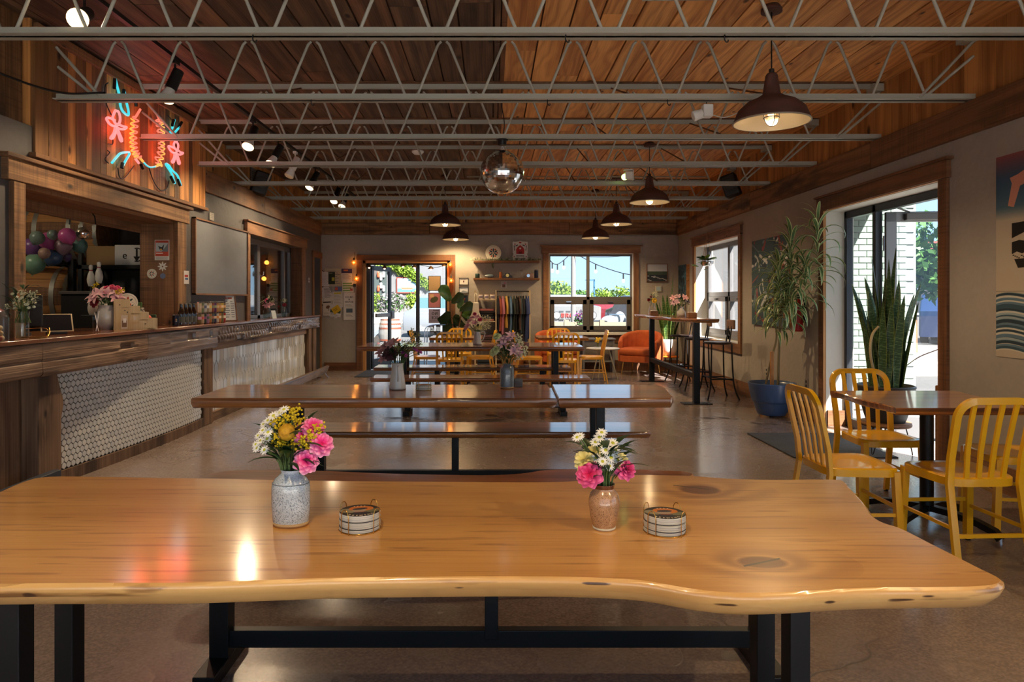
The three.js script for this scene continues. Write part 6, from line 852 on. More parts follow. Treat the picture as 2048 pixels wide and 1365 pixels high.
// ---------------------------------------------------------------- on the charcoal wall
{
  const b = thing('chalkboard', 'large blank grey chalkboard in a thin wooden frame', 'chalkboard', [XL, 1.42, -8.45], PI / 2), w = 0.83, h = 0.86; mesh('board', bx(-w + 0.012, w - 0.012, 0.012, h - 0.012, 0, 0.03), std({ map: tex(256, 256, (u, v) => { const n = fb(u, v, 4, 4, 5) * 26 + vn(u * 128, v * 128, 128, 128) * 5; return [104 + n, 108 + n, 114 + n]; }, 1.6, 0.9), roughness: 0.5 }), b); mesh('frame', [bx(-w, -w + 0.018, 0, h, 0, 0.045, 'y'), bx(w - 0.018, w, 0, h, 0, 0.045, 'y'), bx(-w, w, 0, 0.018, 0, 0.045), bx(-w, w, h - 0.018, h, 0, 0.045)], M.trim, b);
  const s = thing('switch_plate', 'small white wall plate above the chalkboard', 'wall plate', [XL, 2.34, -8.15], PI / 2); mesh('plate', rbx(-0.06, 0.06, -0.04, 0.05, 0, 0.012, 0.003), plain(206, 200, 184, 0.6), s); for (let i = 0; i < 4; i++) mesh('slot', bx(-0.045, 0.045, -0.03 + i * 0.02, -0.025 + i * 0.02, 0.012, 0.0135), plain(160, 154, 140, 0.6), s);
  const d = thing('door_plate', 'small grey sign plate beside the service door', 'sign', [XL, 1.72, -12.5], PI / 2); mesh('plate', bx(-0.07, 0.07, -0.05, 0.05, 0, 0.006), plain(120, 122, 124, 0.4, 0.4), d); mesh('lettering', [bx(-0.055, 0.055, 0.014, 0.034, 0.006, 0.0075), bx(-0.055, 0.055, -0.03, -0.012, 0.006, 0.0075)], plain(190, 190, 192, 0.5), d);
  // jamb of the hatch
  const pt = canvasTex(128, 176, (g) => { g.fillStyle = '#d8d3c8'; g.fillRect(0, 0, 128, 176); g.fillStyle = '#b8432a'; g.fillRect(5, 5, 118, 136); g.fillStyle = '#aab0b0'; g.fillRect(10, 24, 108, 78); g.fillStyle = '#6a6c70'; g.beginPath(); g.moveTo(60, 102); g.lineTo(118, 30); g.lineTo(118, 102); g.fill(); g.fillStyle = '#23252a'; g.beginPath(); g.moveTo(50, 95); g.lineTo(30, 52); g.lineTo(62, 64); g.lineTo(84, 36); g.lineTo(74, 84); g.fill(); g.fillStyle = '#e0a030'; g.fillRect(48, 76, 14, 14); g.fillStyle = '#e8ded0'; g.fillRect(12, 112, 60, 7); g.fillStyle = '#9a948a'; for (let i = 0; i < 3; i++) g.fillRect(10, 150 + i * 8, 104, 3); });
  solo('bird_poster', T(R(new THREE.BoxGeometry(0.15, 0.21, 0.002), 'X', 0), 0, 0, 0), [M.white, M.white, M.white, M.white, std({ map: pt, roughness: 0.7 }), M.white], 'red framed bird poster pinned to the hatch jamb', 'poster', [-3.41, 1.88, -7.167]);
  { const s2 = thing('star_decal', 'white eight-petal star decal on the hatch jamb', 'decal', [-3.405, 1.71, -7.168]); for (let i = 0; i < 8; i++) { const g = petalGeo(0.045, 0.018, 0.01, 0); g.translate(0, 0.008, 0); g.rotateZ(i * PI / 4); mesh('petal', g, std({ color: col(226, 220, 206), side: THREE.DoubleSide }), s2); } }
  { const p = thing('round_plaque', 'round cream folk star plaque on the hatch jamb', 'plaque', [-3.515, 1.635, -7.166]); mesh('disc', R(new THREE.CylinderGeometry(0.05, 0.05, 0.004, 32), 'X', PI / 2), plain(222, 214, 196, 0.6), p); mesh('print', T(new THREE.CircleGeometry(0.048, 32), 0, 0, 0.0025), M.hexSign, p); }
  solo('blue_decal', R(new THREE.CylinderGeometry(0.03, 0.03, 0.003, 6), 'X', PI / 2), plain(112, 124, 156, 0.5), 'small blue hexagon decal on the hatch jamb', 'decal', [-3.402, 1.612, -7.167]);
  solo('post_card', new THREE.BoxGeometry(0.11, 0.14, 0.002), std({ map: canvasTex(64, 84, (g) => { g.fillStyle = '#d9d4ce'; g.fillRect(0, 0, 64, 84); g.fillStyle = '#b23a34'; g.fillRect(26, 26, 30, 14); g.fillStyle = '#3a5a8a'; g.fillRect(30, 46, 26, 12); g.fillStyle = '#2a2a2c'; g.fillRect(10, 24, 8, 40); }), roughness: 0.7 }), 'small white flyer pinned to the hatch post', 'flyer', [XL + 0.045, 1.605, -7.36], PI / 2 - 0.3);
}
// ---------------------------------------------------------------- back wall
const bw = (px, py) => [(px - 983) * 0.009682, 1.36 - (py - 601) * 0.009682]; // survey grid of the back wall, metres
const sheet = (w, h, t = 0.002) => new THREE.BoxGeometry(w, h, t);
const printM = (w, h, draw, rough = 0.75) => std({ map: canvasTex(w, h, draw), roughness: rough });
const lines = (g, x, y, w, n, s, c = '#4a4a4c', th = 2) => { g.fillStyle = c; for (let i = 0; i < n; i++) g.fillRect(x, y + i * s, w * (0.7 + 0.3 * ((i * 7) % 5) / 4), th); };
{
  const q = (x, y) => bw(600 + x / 4.706, 470 + y / 4.706);
  const P = (x0, y0, x1, y1, lab, draw, turn = 0, z = 0) => { const [a, b] = q(x0, y0), [c, d] = q(x1, y1); const m = solo('notice_sheet', sheet(c - a, b - d), printM(96, Math.round(96 * (b - d) / (c - a)), draw), lab, 'notice', [(a + c) / 2, (b + d) / 2, ZB + 0.003 + z]); m.rotation.z = turn; return m; };
  const bg = (g, c) => { g.fillStyle = c; g.fillRect(0, 0, 400, 400); };
  P(235, 318, 392, 485, 'tan notice with small print in the middle of the notice wall', (g) => { bg(g, '#b9ad94'); lines(g, 8, 14, 80, 8, 10); });
  P(150, 330, 235, 440, 'brown diamond-turned flyer at the edge of the notice wall', (g) => { bg(g, '#cbbfb0'); g.strokeStyle = '#4a382c'; g.lineWidth = 8; g.strokeRect(6, 6, 84, 110); lines(g, 16, 26, 64, 6, 12); }, -0.7, 0.002);
  P(195, 350, 275, 485, 'plain white typed notice overlapping the diamond flyer', (g) => { bg(g, '#d8d4ce'); lines(g, 10, 20, 76, 10, 13, '#8a8a8c'); }, 0.02, 0.004);
  P(268, 350, 330, 465, 'dark green flyer with a yellow patch', (g) => { bg(g, '#26331f'); g.fillStyle = '#b0a838'; g.fillRect(50, 80, 40, 50); g.fillStyle = '#c8c4a8'; g.fillRect(8, 14, 50, 6); }, 0, 0.006);
  P(390, 320, 490, 440, 'white notice with a violet header', (g) => { bg(g, '#d4cfc8'); g.fillStyle = '#3b3560'; g.fillRect(0, 0, 96, 40); g.fillStyle = '#c06a3a'; g.fillRect(20, 8, 40, 12); lines(g, 8, 50, 80, 5, 10); }, 0, 0.004);
  P(398, 440, 505, 542, 'white flyer with green block lettering', (g) => { bg(g, '#dcd8d0'); g.fillStyle = '#6f9a4a'; [78, 86, 70, 60].forEach((w, i) => g.fillRect(5, 10 + i * 20, w, 11)); g.fillStyle = '#b4544a'; g.fillRect(66, 60, 22, 20); }, 0.02, 0.006);
  P(112, 460, 222, 672, 'monthly calendar with black bands on the notice wall', (g) => { bg(g, '#d6d2cc'); g.fillStyle = '#1d1d1f'; g.fillRect(0, 0, 96, 30); g.fillRect(0, 168, 96, 20); g.fillStyle = '#e8e4dc'; g.fillRect(8, 5, 60, 7); g.fillRect(8, 17, 74, 9); lines(g, 8, 40, 80, 12, 10, '#77777a'); }, -0.01, 0.003);
  P(222, 490, 308, 622, 'white notice with a grey diagonal fold', (g) => { bg(g, '#d2cec8'); lines(g, 8, 12, 76, 9, 12, '#55555a', 4); g.fillStyle = '#8c8a88'; g.beginPath(); g.moveTo(60, 0); g.lineTo(96, 0); g.lineTo(96, 90); g.fill(); }, 0.06, 0.005);
  P(328, 490, 395, 530, 'little blue and red card', (g) => { bg(g, '#5a6a9c'); g.fillStyle = '#c0583c'; g.fillRect(6, 6, 36, 40); }, 0, 0.008);
  P(308, 535, 405, 682, 'white notice with a yellow header', (g) => { bg(g, '#d0ccc6'); g.fillStyle = '#c8b840'; g.fillRect(14, 8, 66, 14); lines(g, 10, 34, 76, 9, 11, '#77777a'); }, 0.03, 0.007);
  P(410, 545, 520, 800, 'tall white poster with large dark lettering', (g) => { bg(g, '#d4d0cc'); g.fillStyle = '#2c2c30'; g.font = 'bold 20px serif'; g.textAlign = 'center'; g.fillText('GO-BO', 48, 44); g.fillText('&', 48, 62); g.fillText('MOVIE', 48, 82); lines(g, 14, 98, 66, 3, 9); g.fillStyle = '#4a5a6a'; g.fillRect(22, 130, 52, 34); lines(g, 18, 176, 60, 3, 10); }, 0.01, 0.006);
  P(215, 622, 300, 760, 'white flyer with a horse sketch', (g) => { bg(g, '#d0c8bc'); g.fillStyle = '#2c2622'; g.fillRect(6, 8, 84, 12); g.fillStyle = '#6a4a34'; g.beginPath(); g.ellipse(56, 66, 22, 16, -0.4, 0, 7); g.fill(); g.fillRect(60, 70, 6, 34); lines(g, 10, 126, 70, 2, 10); }, 0.05, 0.008);
  P(282, 658, 390, 770, 'white flyer showing a dark hillside', (g) => { bg(g, '#ccc8c4'); g.fillStyle = '#3c4a3a'; g.fillRect(4, 40, 88, 30); lines(g, 10, 78, 70, 2, 9); }, -0.15, 0.01);
  P(304, 672, 380, 734, 'yellow square note turned on its corner', (g) => { bg(g, '#d0a818'); g.fillStyle = '#4a3c14'; g.fillRect(16, 26, 50, 5); g.fillRect(20, 42, 46, 5); }, 0.6, 0.014);
  { const t = thing('tear_off_sheet', 'tear-off strip sheet hanging below the notices', 'notice', [...q(325, 745), ZB + 0.004]); mesh('sheet', T(sheet(0.15, 0.05), 0, 0, 0), plain(206, 202, 196, 0.8), t); for (let i = 0; i < 6; i++) { const m = mesh('strip', T(sheet(0.018, 0.07 - (i % 3) * 0.012), 0, -0.05, 0), plain(206, 202, 196, 0.8), t); m.position.x = -0.06 + i * 0.024; m.rotation.z = rr(-0.2, 0.2); } t.rotation.z = -0.25; }
  for (const [x, y, lab] of [[709.4, 526, 'amber globe light at the header of the entrance casing, notice side'], [714.7, 558, 'amber globe light part way down the casing, notice side'], [901, 530.5, 'amber globe light at the header of the entrance casing, shelf side'], [902.8, 561.8, 'amber globe light part way down the casing, shelf side']]) {
    const [a, b] = bw(x, y), l = thing('globe_light', lab, 'light', [a, b, ZB + 0.09], 0, 'amber globe string lights'); mesh('globe', ball(0.05), phy({ color: col(246, 190, 110), transmission: 0.85, thickness: 0, roughness: 0.1 }), l); mesh('filament', ball(0.018), std({ color: col(255, 200, 110), emissive: new THREE.Color(1, 0.62, 0.26), emissiveIntensity: 3 }), l); mesh('socket', cyl(V(0, 0.045, 0), V(0, 0.085, -0.02), 0.016, 10), M.black, l); mesh('wire', tube([[0, 0.08, -0.02], [0.01, 0.13, -0.06], [0.0, 0.2, -0.075]], 0.004, 10, 5), M.black, l);
    const p = new THREE.PointLight(new THREE.Color(1, 0.6, 0.28), 0.025); p.name = 'globe_glow'; p.shadow.radius = 2; p.castShadow = true; l.add(p);
  }
  solo('door_sensor', [rbx(-0.025, 0.025, -0.03, 0.03, 0, 0.03, 0.005)], M.black, 'small black sensor beside the entrance casing', 'sensor', [...bw(711.6, 571), ZB]).position.x = -2.65;
  const fr = (x0, y0, x1, y1, lab, draw, fm) => { const [a, b] = bw(x0, y0), [c, d] = bw(x1, y1), w = (c - a) / 2, h = (b - d) / 2, f = thing('picture_frame', lab, 'picture', [(a + c) / 2, (b + d) / 2, ZB]); mesh('frame', [bx(-w, -w + 0.012, -h, h, 0, 0.02, 'y'), bx(w - 0.012, w, -h, h, 0, 0.02, 'y'), bx(-w, w, -h, -h + 0.012, 0, 0.02), bx(-w, w, h - 0.012, h, 0, 0.02)], fm, f); mesh('print', T(plane(2 * w - 0.02, 2 * h - 0.02), 0, 0, 0.008), printM(96, 64, draw, 0.25), f); return f; };
  fr(918, 556, 937, 570.5, 'small framed certificate with a crest, topmost of three', (g) => { bg(g, '#cfcbc2'); g.fillStyle = '#6a3a34'; g.fillRect(40, 24, 14, 18); lines(g, 12, 8, 70, 2, 6); }, M.winFrame); fr(918, 574, 937, 587.5, 'small framed pale landscape between two frames', (g) => { bg(g, '#d8dade'); g.fillStyle = '#8e949c'; g.beginPath(); g.moveTo(0, 64); g.lineTo(40, 36); g.lineTo(96, 50); g.lineTo(96, 64); g.fill(); }, M.winFrame); fr(917, 591, 936, 606, 'small black framed print with red lettering, lowest of three', (g) => { bg(g, '#1c2024'); g.fillStyle = '#a84a40'; g.fillRect(28, 22, 42, 8); g.fillRect(28, 38, 42, 6); }, M.black);
  solo('alarm_pull', [rbx(-0.04, 0.04, -0.06, 0.06, 0, 0.04, 0.006)], plain(160, 34, 30, 0.4), 'red fire alarm pull by the clothes rack', 'alarm', [...bw(941, 617), ZB]);
  fr(1293, 528, 1335, 565, 'gilt framed seascape painting between window and corner', (g) => { bg(g, '#c9ced4'); g.fillStyle = '#4a5a44'; g.fillRect(0, 26, 96, 16); g.fillStyle = '#2e3438'; g.fillRect(0, 38, 96, 26); g.fillStyle = '#d6d8d6'; for (let i = 0; i < 12; i++) g.fillRect((i * 29) % 96, 42 + (i * 5) % 18, 10, 2); }, M.trim);
  { const t = thing('thermostat', 'small square white thermostat below the seascape', 'thermostat', [...bw(1316.5, 578), ZB]); mesh('case', rbx(-0.06, 0.06, -0.055, 0.055, 0, 0.02, 0.004), plain(190, 182, 166, 0.5), t); mesh('screen', T(plane(0.08, 0.075), 0, 0, 0.0205), plain(170, 196, 206, 0.2), t); }
}
// wall shelves and what stands on them
{
  const shl = (y, lab) => { const s = solo('wall_shelf', rbx(-0.343, 0.917, y - 0.04, y, ZB, ZB + 0.2, 0.004), M.trimDark, lab, 'shelf'); return s; };
  shl(2.118, 'dark wooden wall shelf with the round star plaque'); shl(1.785, 'dark wooden wall shelf with glasses and cans');
  const zf = ZB + 0.1, sp = (x, y) => bw(930 + x / 12.8, 475 + y / 12.8), X = (x) => sp(x, 0)[0];
  { const d = thing('round_plaque', 'large round folk star plaque on the upper wall shelf', 'plaque', [X(725), 2.118 + 0.152, zf]); mesh('disc', R(new THREE.CylinderGeometry(0.151, 0.151, 0.014, 48), 'X', PI / 2), plain(222, 212, 190, 0.6), d); mesh('print', T(new THREE.CircleGeometry(0.148, 48), 0, 0, 0.0075), printM(256, 256, (g) => { g.fillStyle = '#e6dcc6'; g.fillRect(0, 0, 256, 256); g.translate(128, 128); g.strokeStyle = '#5a5448'; g.lineWidth = 3; g.setLineDash([6, 7]); g.beginPath(); g.arc(0, 0, 112, 0, 7); g.stroke(); for (let i = 0; i < 6; i++) { g.fillStyle = '#1f3d44'; g.beginPath(); g.ellipse(0, -46, 12, 32, 0, 0, 7); g.fill(); g.rotate(PI / 6); g.fillStyle = '#b8452e'; g.beginPath(); g.arc(0, -62, 14, 0, 7); g.fill(); g.rotate(PI / 6); } g.fillStyle = '#c8604a'; g.beginPath(); g.arc(0, 0, 10, 0, 7); g.fill(); }, 0.6), d); d.rotation.x = -0.12; }
  { const pts = [[-0.145, 0], [0.145, 0], [0.14, 0.06], [0.15, 0.09], [0.13, 0.13], [0.145, 0.16], [0.145, 0.37], [0.05, 0.375], [0, 0.392], [-0.05, 0.375], [-0.145, 0.37], [-0.145, 0.16], [-0.13, 0.13], [-0.15, 0.09], [-0.14, 0.06]], b = thing('barn_sign', 'white cut-out sign with a red barn and heart on the upper shelf', 'sign', [X(1410), 2.118, zf - 0.03]); mesh('panel', extrude(pts, 0.012, 0.001), plain(214, 210, 202, 0.6), b);
    const F = (n, p, c, z = 0.014) => mesh(n, T(extrude(p, 0.002), 0, 0, z), plain(...c, 0.6), b); F('barn', [[-0.075, 0.135], [0.075, 0.135], [0.08, 0.22], [0.05, 0.27], [0, 0.305], [-0.05, 0.27], [-0.08, 0.22]], [178, 38, 32]); F('barn_door', [[-0.03, 0.137], [0.03, 0.137], [0.03, 0.18], [-0.03, 0.18]], [120, 22, 20], 0.0165); mesh('hay_window', T(new THREE.CircleGeometry(0.018, 20), 0, 0.24, 0.0175), M.white, b); F('heart', [[0, 0.335], [0.028, 0.36], [0.02, 0.372], [0.008, 0.37], [0, 0.362], [-0.008, 0.37], [-0.02, 0.372], [-0.028, 0.36]], [178, 38, 32]); for (const s of [-1, 1]) { F('flower', [[s * 0.1, 0.31], [s * 0.118, 0.325], [s * 0.1, 0.34], [s * 0.085, 0.325]], [170, 40, 36]); F('vine', [[s * 0.1, 0.2], [s * 0.11, 0.25], [s * 0.105, 0.3], [s * 0.125, 0.3], [s * 0.12, 0.24], [s * 0.115, 0.2]], [70, 76, 78]); F('vine', [[s * 0.04, 0.3], [s * 0.09, 0.28], [s * 0.09, 0.3], [s * 0.05, 0.32]], [50, 58, 60]); F('flower', [[s * 0.11, 0.075], [s * 0.13, 0.085], [s * 0.12, 0.1], [s * 0.105, 0.092]], [170, 40, 36]); } for (let i = 0; i < 7; i++) F('letter', [[-0.075 + i * 0.022, 0.085], [-0.062 + i * 0.022, 0.085], [-0.062 + i * 0.022, 0.11], [-0.075 + i * 0.022, 0.11]], [74, 78, 82]); for (let i = 0; i < 9; i++) F('letter', [[-0.1 + i * 0.023, 0.03], [-0.085 + i * 0.023, 0.03], [-0.085 + i * 0.023, 0.05], [-0.1 + i * 0.023, 0.05]], [74, 78, 82]); b.rotation.x = -0.08; }
  const goblet = (x, y, h, lab) => { const g = thing('beer_glass', lab, 'glass', [x, y, zf]); mesh('glass', lathe([[0, 0.002], [0.03, 0.002], [0.012, 0.012], [0.01, h * 0.25], [0.036, h * 0.45], [0.042, h * 0.65], [0.034, h]], 22), M.clear, g); };
  goblet(X(1060), 2.118, 0.2, 'tall stemmed beer glass between plaque and barn sign'); goblet(X(770), 1.785, 0.11, 'small stemmed glass beside the blue-grey dish'); goblet(X(1230), 1.785, 0.16, 'tulip glass beside the black clock'); goblet(X(1340), 1.785, 0.1, 'short round glass beside the straight tumbler');
  const st = (x, y, r, h, m, lab, cat = 'jar') => { const j = thing('storage_jar', lab, cat, [x, y, zf]); mesh('body', lathe([[0, 0.001], [r, 0.001], [r, h * 0.9], [r * 0.85, h]], 22), m, j); mesh('lid', lathe([[r * 0.87, h * 0.98], [r * 0.87, h * 1.05], [0, h * 1.06]], 22), M.chrome, j); };
  st(X(910), 1.785, 0.026, 0.12, phy({ color: col(220, 130, 60), transmission: 0.5, thickness: 0, roughness: 0.1 }), 'narrow jar with an orange label on the lower shelf'); st(X(1440), 1.785, 0.03, 0.14, M.clear, 'straight clear tumbler on the lower shelf', 'glass'); st(X(1815), 1.785, 0.04, 0.155, plain(26, 34, 60, 0.4, 0.3), 'tall navy growler can at the shelf end', 'can'); st(X(320), 1.785, 0.045, 0.085, plain(30, 58, 54, 0.4), 'dark green tin at the start of the lower shelf', 'tin');
  { const m = thing('stone_dish', 'blue-grey stoneware bird dish on the lower shelf', 'dish', [X(640), 1.785, zf]); mesh('body', (() => { const g = ball(0.08, 0, 0, 0, 22, 14); g.scale(1, 0.5, 0.7); g.translate(0, 0.04, 0); return g; })(), vaseGrey, m); mesh('beak', T(R(new THREE.ConeGeometry(0.03, 0.06, 12), 'Z', 1.4), -0.09, 0.05, 0), vaseGrey, m); }
  { const c = thing('mantel_clock', 'low black curved clock with a brass dial on the lower shelf', 'clock', [X(1080), 1.785, zf]); mesh('case', extrude([[-0.1, 0], [0.1, 0], [0.09, 0.03], [0.05, 0.06], [0.04, 0.09], [0, 0.1], [-0.04, 0.09], [-0.05, 0.06], [-0.09, 0.03]], 0.05, 0.004), plain(34, 24, 20, 0.35), c); mesh('dial', T(R(new THREE.CylinderGeometry(0.032, 0.032, 0.006, 24), 'X', PI / 2), 0, 0.052, 0.058), M.brass, c); }
  { const c = thing('camera_box', 'pinkish ceramic camera on the lower shelf', 'ornament', [X(1650), 1.785, zf]); mesh('body', rbx(-0.08, 0.075, 0, 0.095, -0.03, 0.03, 0.012), plain(150, 118, 108, 0.5), c); mesh('lens', T(R(new THREE.CylinderGeometry(0.03, 0.034, 0.03, 22), 'X', PI / 2), -0.03, 0.048, 0.042), M.chrome, c); }
  solo('postcard', sheet(0.113, 0.125), printM(64, 72, (g) => { g.fillStyle = '#b8b0b2'; g.fillRect(0, 0, 64, 72); g.fillStyle = '#6a4a3c'; g.fillRect(14, 34, 34, 34); g.fillStyle = '#c89090'; g.fillRect(28, 6, 26, 24); }), 'small photo card pinned below the lower shelf', 'card', [X(995), 1.665, ZB + 0.004]);
  { const g = thing('flower_garland', 'dried white flower garland draped along the upper shelf', 'garland', [0, 2.118, zf + 0.07]), st2 = [], lf = []; const wh = fget('spray', 'sprayW'); for (let i = 0; i < 26; i++) { const x = -0.38 + i * 0.052, m = mesh('blossom', wh, M.petal, g); m.position.set(x, 0.02 + rr(-0.02, 0.05) * (i % 2), rr(-0.02, 0.03)); m.scale.setScalar(rr(0.03, 0.06)); for (let k = 0; k < 5; k++) { const l = leafGeo(rr(0.04, 0.08), 0.012, 0.6); l.rotateX(rr(-0.5, 1.4)); l.rotateY(rnd() * 6); l.translate(x + rr(-0.03, 0.03), 0.005, rr(-0.03, 0.02)); lf.push(l); } } for (let k = 0; k < 10; k++) { const l = leafGeo(0.05, 0.014, 0.5); l.rotateX(PI + rr(-0.5, 0.5)); l.rotateY(rnd() * 6); l.translate(0.02 + rr(-0.02, 0.02), -0.04 - k * 0.007, 0.03); lf.push(l); } mesh('leaves', lf, M.leafDark, g); mesh('vine', tube([[-0.4, 0.01, 0], [0.0, 0.02, 0.02], [0.5, 0.01, 0], [0.95, 0.02, 0.01]], 0.004, 40, 5), M.stem, g); }
}
// clothes rack unit
{
  const z0 = ZB + 0.08, z1 = ZB + 0.42, zm = (z0 + z1) / 2, wm = wood(woodTex([206, 188, 156], [178, 156, 122], { rings: 4, w: 512, h: 256 }), 0.6), u = thing('clothes_rack', 'pale wooden clothes rack with side shelves by the back wall', 'clothes rack', [0, 0, 0]);
  for (const x of [-0.31, 0.085, 0.72]) for (const z of [z0, z1]) mesh('post', rbx(x - 0.012, x + 0.012, 0, 1.55, z - 0.012, z + 0.012, 0.003, 'y'), wm, u); for (const y of [1.36, 0.95, 0.55, 0.12]) mesh('shelf', rbx(-0.31, 0.085, y, y + 0.018, z0, z1, 0.003, 'x'), wm, u); mesh('lower_shelf', rbx(0.085, 0.72, 0.12, 0.14, z0, z1, 0.003, 'x'), wm, u); mesh('hanging_rail', cyl(V(0.085, 1.53, zm), V(0.72, 1.53, zm), 0.012, 10), M.dark, u); for (const x of [-0.31, 0.085, 0.72]) mesh('cross_bar', rbx(x - 0.01, x + 0.01, 1.52, 1.545, z0, z1, 0.003, 'z'), wm, u);
  const shirt = (x, c, L, w, lab, tone) => { // hangs edge-on, folds down the cloth
    const s = thing('hanging_shirt', lab, 'shirt', [x, 1.44, zm], rr(-0.15, 0.15), 'shirts on the clothes rack'), nu = 22, nv = 14, pos = [], idx = [];
    for (let j = 0; j <= nv; j++) for (let i = 0; i < nu; i++) { const t = j / nv, a = i / nu * 2 * PI, hz = lerp(0.07, w, Math.min(1, t * 6)) * (0.9 + 0.1 * t), hx = lerp(0.012, 0.034, Math.min(1, t * 2.2)); const f = 1 + 0.22 * Math.sin(a * 5 + t * 3 + x * 40) * t; pos.push(Math.cos(a) * hx * f + 0.008 * Math.sin(t * 5 + x * 30), -t * L - 0.05 * (1 - Math.min(1, t * 6)) * 0, Math.sin(a) * hz * (1 + 0.05 * Math.sin(a * 3 + t * 7))); }
    for (let j = 0; j < nv; j++) for (let i = 0; i < nu; i++) { const a = j * nu + i, b = j * nu + (i + 1) % nu; idx.push(a, b, a + nu, b, b + nu, a + nu); }
    const g = new THREE.BufferGeometry(); g.setAttribute('position', new THREE.Float32BufferAttribute(pos, 3)); g.setAttribute('uv', new THREE.Float32BufferAttribute(new Float32Array(pos.length / 3 * 2), 2)); g.setIndex(idx); g.computeVertexNormals(); const m = std({ color: col(...c), roughness: 0.9, side: THREE.DoubleSide }); mesh('body', g, m, s);
    const sl = tube([[0.0, -0.06, 0.15], [0.02, -0.2, 0.19], [0.028, -0.34, 0.2]], 0.05, 10, 9); sl.scale(0.6, 1, 1); mesh('sleeve', sl, m, s); mesh('hanger', [tube([[0, 0.0, 0.14], [0, 0.02, 0], [0, 0.0, -0.14]], 0.005, 12, 5), tube([[0, 0.015, 0], [0, 0.06, 0], [0, 0.1, 0.012], [0, 0.105, -0.01], [0, 0.09, -0.022]], 0.003, 12, 5)], M.chrome, s); return s; };
  [[0.125, [28, 30, 42], 0.78, 'near-black shirt at the shelf end of the rail'], [0.17, [156, 76, 58], 0.66, 'rust red shirt on the rail'], [0.215, [176, 110, 128], 0.72, 'dusty pink shirt on the rail'], [0.275, [198, 156, 74], 0.6, 'mustard shirt on the rail'], [0.33, [40, 36, 36], 0.62, 'charcoal shirt next to the mustard one'], [0.375, [86, 116, 150], 0.7, 'pale blue shirt on the rail'], [0.425, [44, 50, 44], 0.66, 'dark olive shirt on the rail'], [0.47, [20, 20, 22], 0.74, 'black shirt in the middle of the dark ones'], [0.515, [92, 72, 66], 0.64, 'brown shirt on the rail'], [0.56, [44, 60, 68], 0.7, 'teal plaid shirt on the rail'], [0.61, [24, 26, 32], 0.72, 'black hooded shirt beside the navy ones'], [0.655, [44, 58, 102], 0.86, 'long navy shirt on the rail'], [0.695, [52, 66, 110], 0.8, 'navy sweatshirt at the window end of the rail']].forEach(([x, c, L, lab]) => shirt(x, c, L, 0.19, lab));
  for (let i = 0; i < 3; i++) { const c = thing('candle_tin', 'white labelled candle tin on the rack shelf', 'candle', [-0.2 + i * 0.11, 1.378, zm + 0.08], 0, 'candle tins on the rack'); mesh('tin', lathe([[0, 0], [0.045, 0], [0.045, 0.085], [0, 0.085]], 24), plain(198, 190, 188, 0.5), c); mesh('label', T(new THREE.CylinderGeometry(0.0455, 0.0455, 0.035, 20, 1, true, -0.9, 1.8), 0, 0.042, 0), plain(116, 104, 128, 0.7), c); mesh('lid', T(new THREE.CylinderGeometry(0.046, 0.046, 0.012, 24), 0, 0.09, 0), plain(180, 150, 130, 0.5), c); }
  const fold = (y, cs) => cs.forEach(([c, lab], i) => solo('folded_shirt', rbx(-0.16, 0.16, 0, 0.045, -0.13, 0.13, 0.018), plain(...c, 0.95), lab, 'folded shirt', [-0.11, y + i * 0.047, zm], rr(-0.05, 0.05))); fold(0.968, [[[170, 110, 104], 'folded dusty pink shirt at the bottom of the pile'], [[52, 58, 70], 'folded slate shirt in the pile'], [[34, 34, 38], 'folded black shirt in the pile'], [[44, 40, 44], 'folded charcoal shirt in the pile'], [[176, 110, 108], 'folded pink shirt on top of the pile']]); fold(0.568, [[[92, 70, 74], 'folded plum shirt on the lower rack shelf'], [[70, 52, 56], 'folded maroon shirt on the lower rack shelf'], [[112, 84, 90], 'folded mauve shirt on the lower rack shelf']]); fold(0.138, [[[40, 50, 66], 'folded navy blanket on the bottom rack shelf'], [[36, 44, 58], 'second folded navy blanket on the bottom rack shelf']]);
  const bk = thing('wicker_basket', 'woven basket under the hanging shirts', 'basket', [0.4, 0.14, zm]); { const l = []; for (let k = 0; k < 9; k++) l.push(T(R(new THREE.TorusGeometry(0.15 + k * 0.003, 0.011, 6, 30), 'X', PI / 2).scale(1.3, 1, 0.8), 0, 0.012 + k * 0.02, 0)); mesh('weave', l, M.honey, bk); mesh('base', T(new THREE.CylinderGeometry(0.15, 0.15, 0.01, 24).scale(1.3, 1, 0.8), 0, 0.005, 0), M.honey, bk); }
  const tb = thing('tote_bag', 'white canvas tote hanging from the rack post', 'tote bag', [-0.3, 0.86, z1 + 0.06]); mesh('bag', (() => { const g = extrude([[-0.02, 0.44], [0.04, 0.44], [0.05, 0.28], [0.13, 0.08], [0.17, 0.0], [-0.13, 0.0], [-0.11, 0.12], [-0.04, 0.28]], 0.04, 0.02, 3); return g; })(), plain(206, 198, 184, 0.95), tb); mesh('print', T(plane(0.1, 0.1), 0.01, 0.09, 0.063), plain(186, 176, 164, 0.9), tb); mesh('strap', tube([[-0.01, 0.44, 0.01], [-0.015, 0.58, 0.0], [0.0, 0.63, -0.03], [0.03, 0.58, 0], [0.03, 0.44, 0.02]], 0.012, 16, 6), plain(206, 198, 184, 0.95), tb);
}
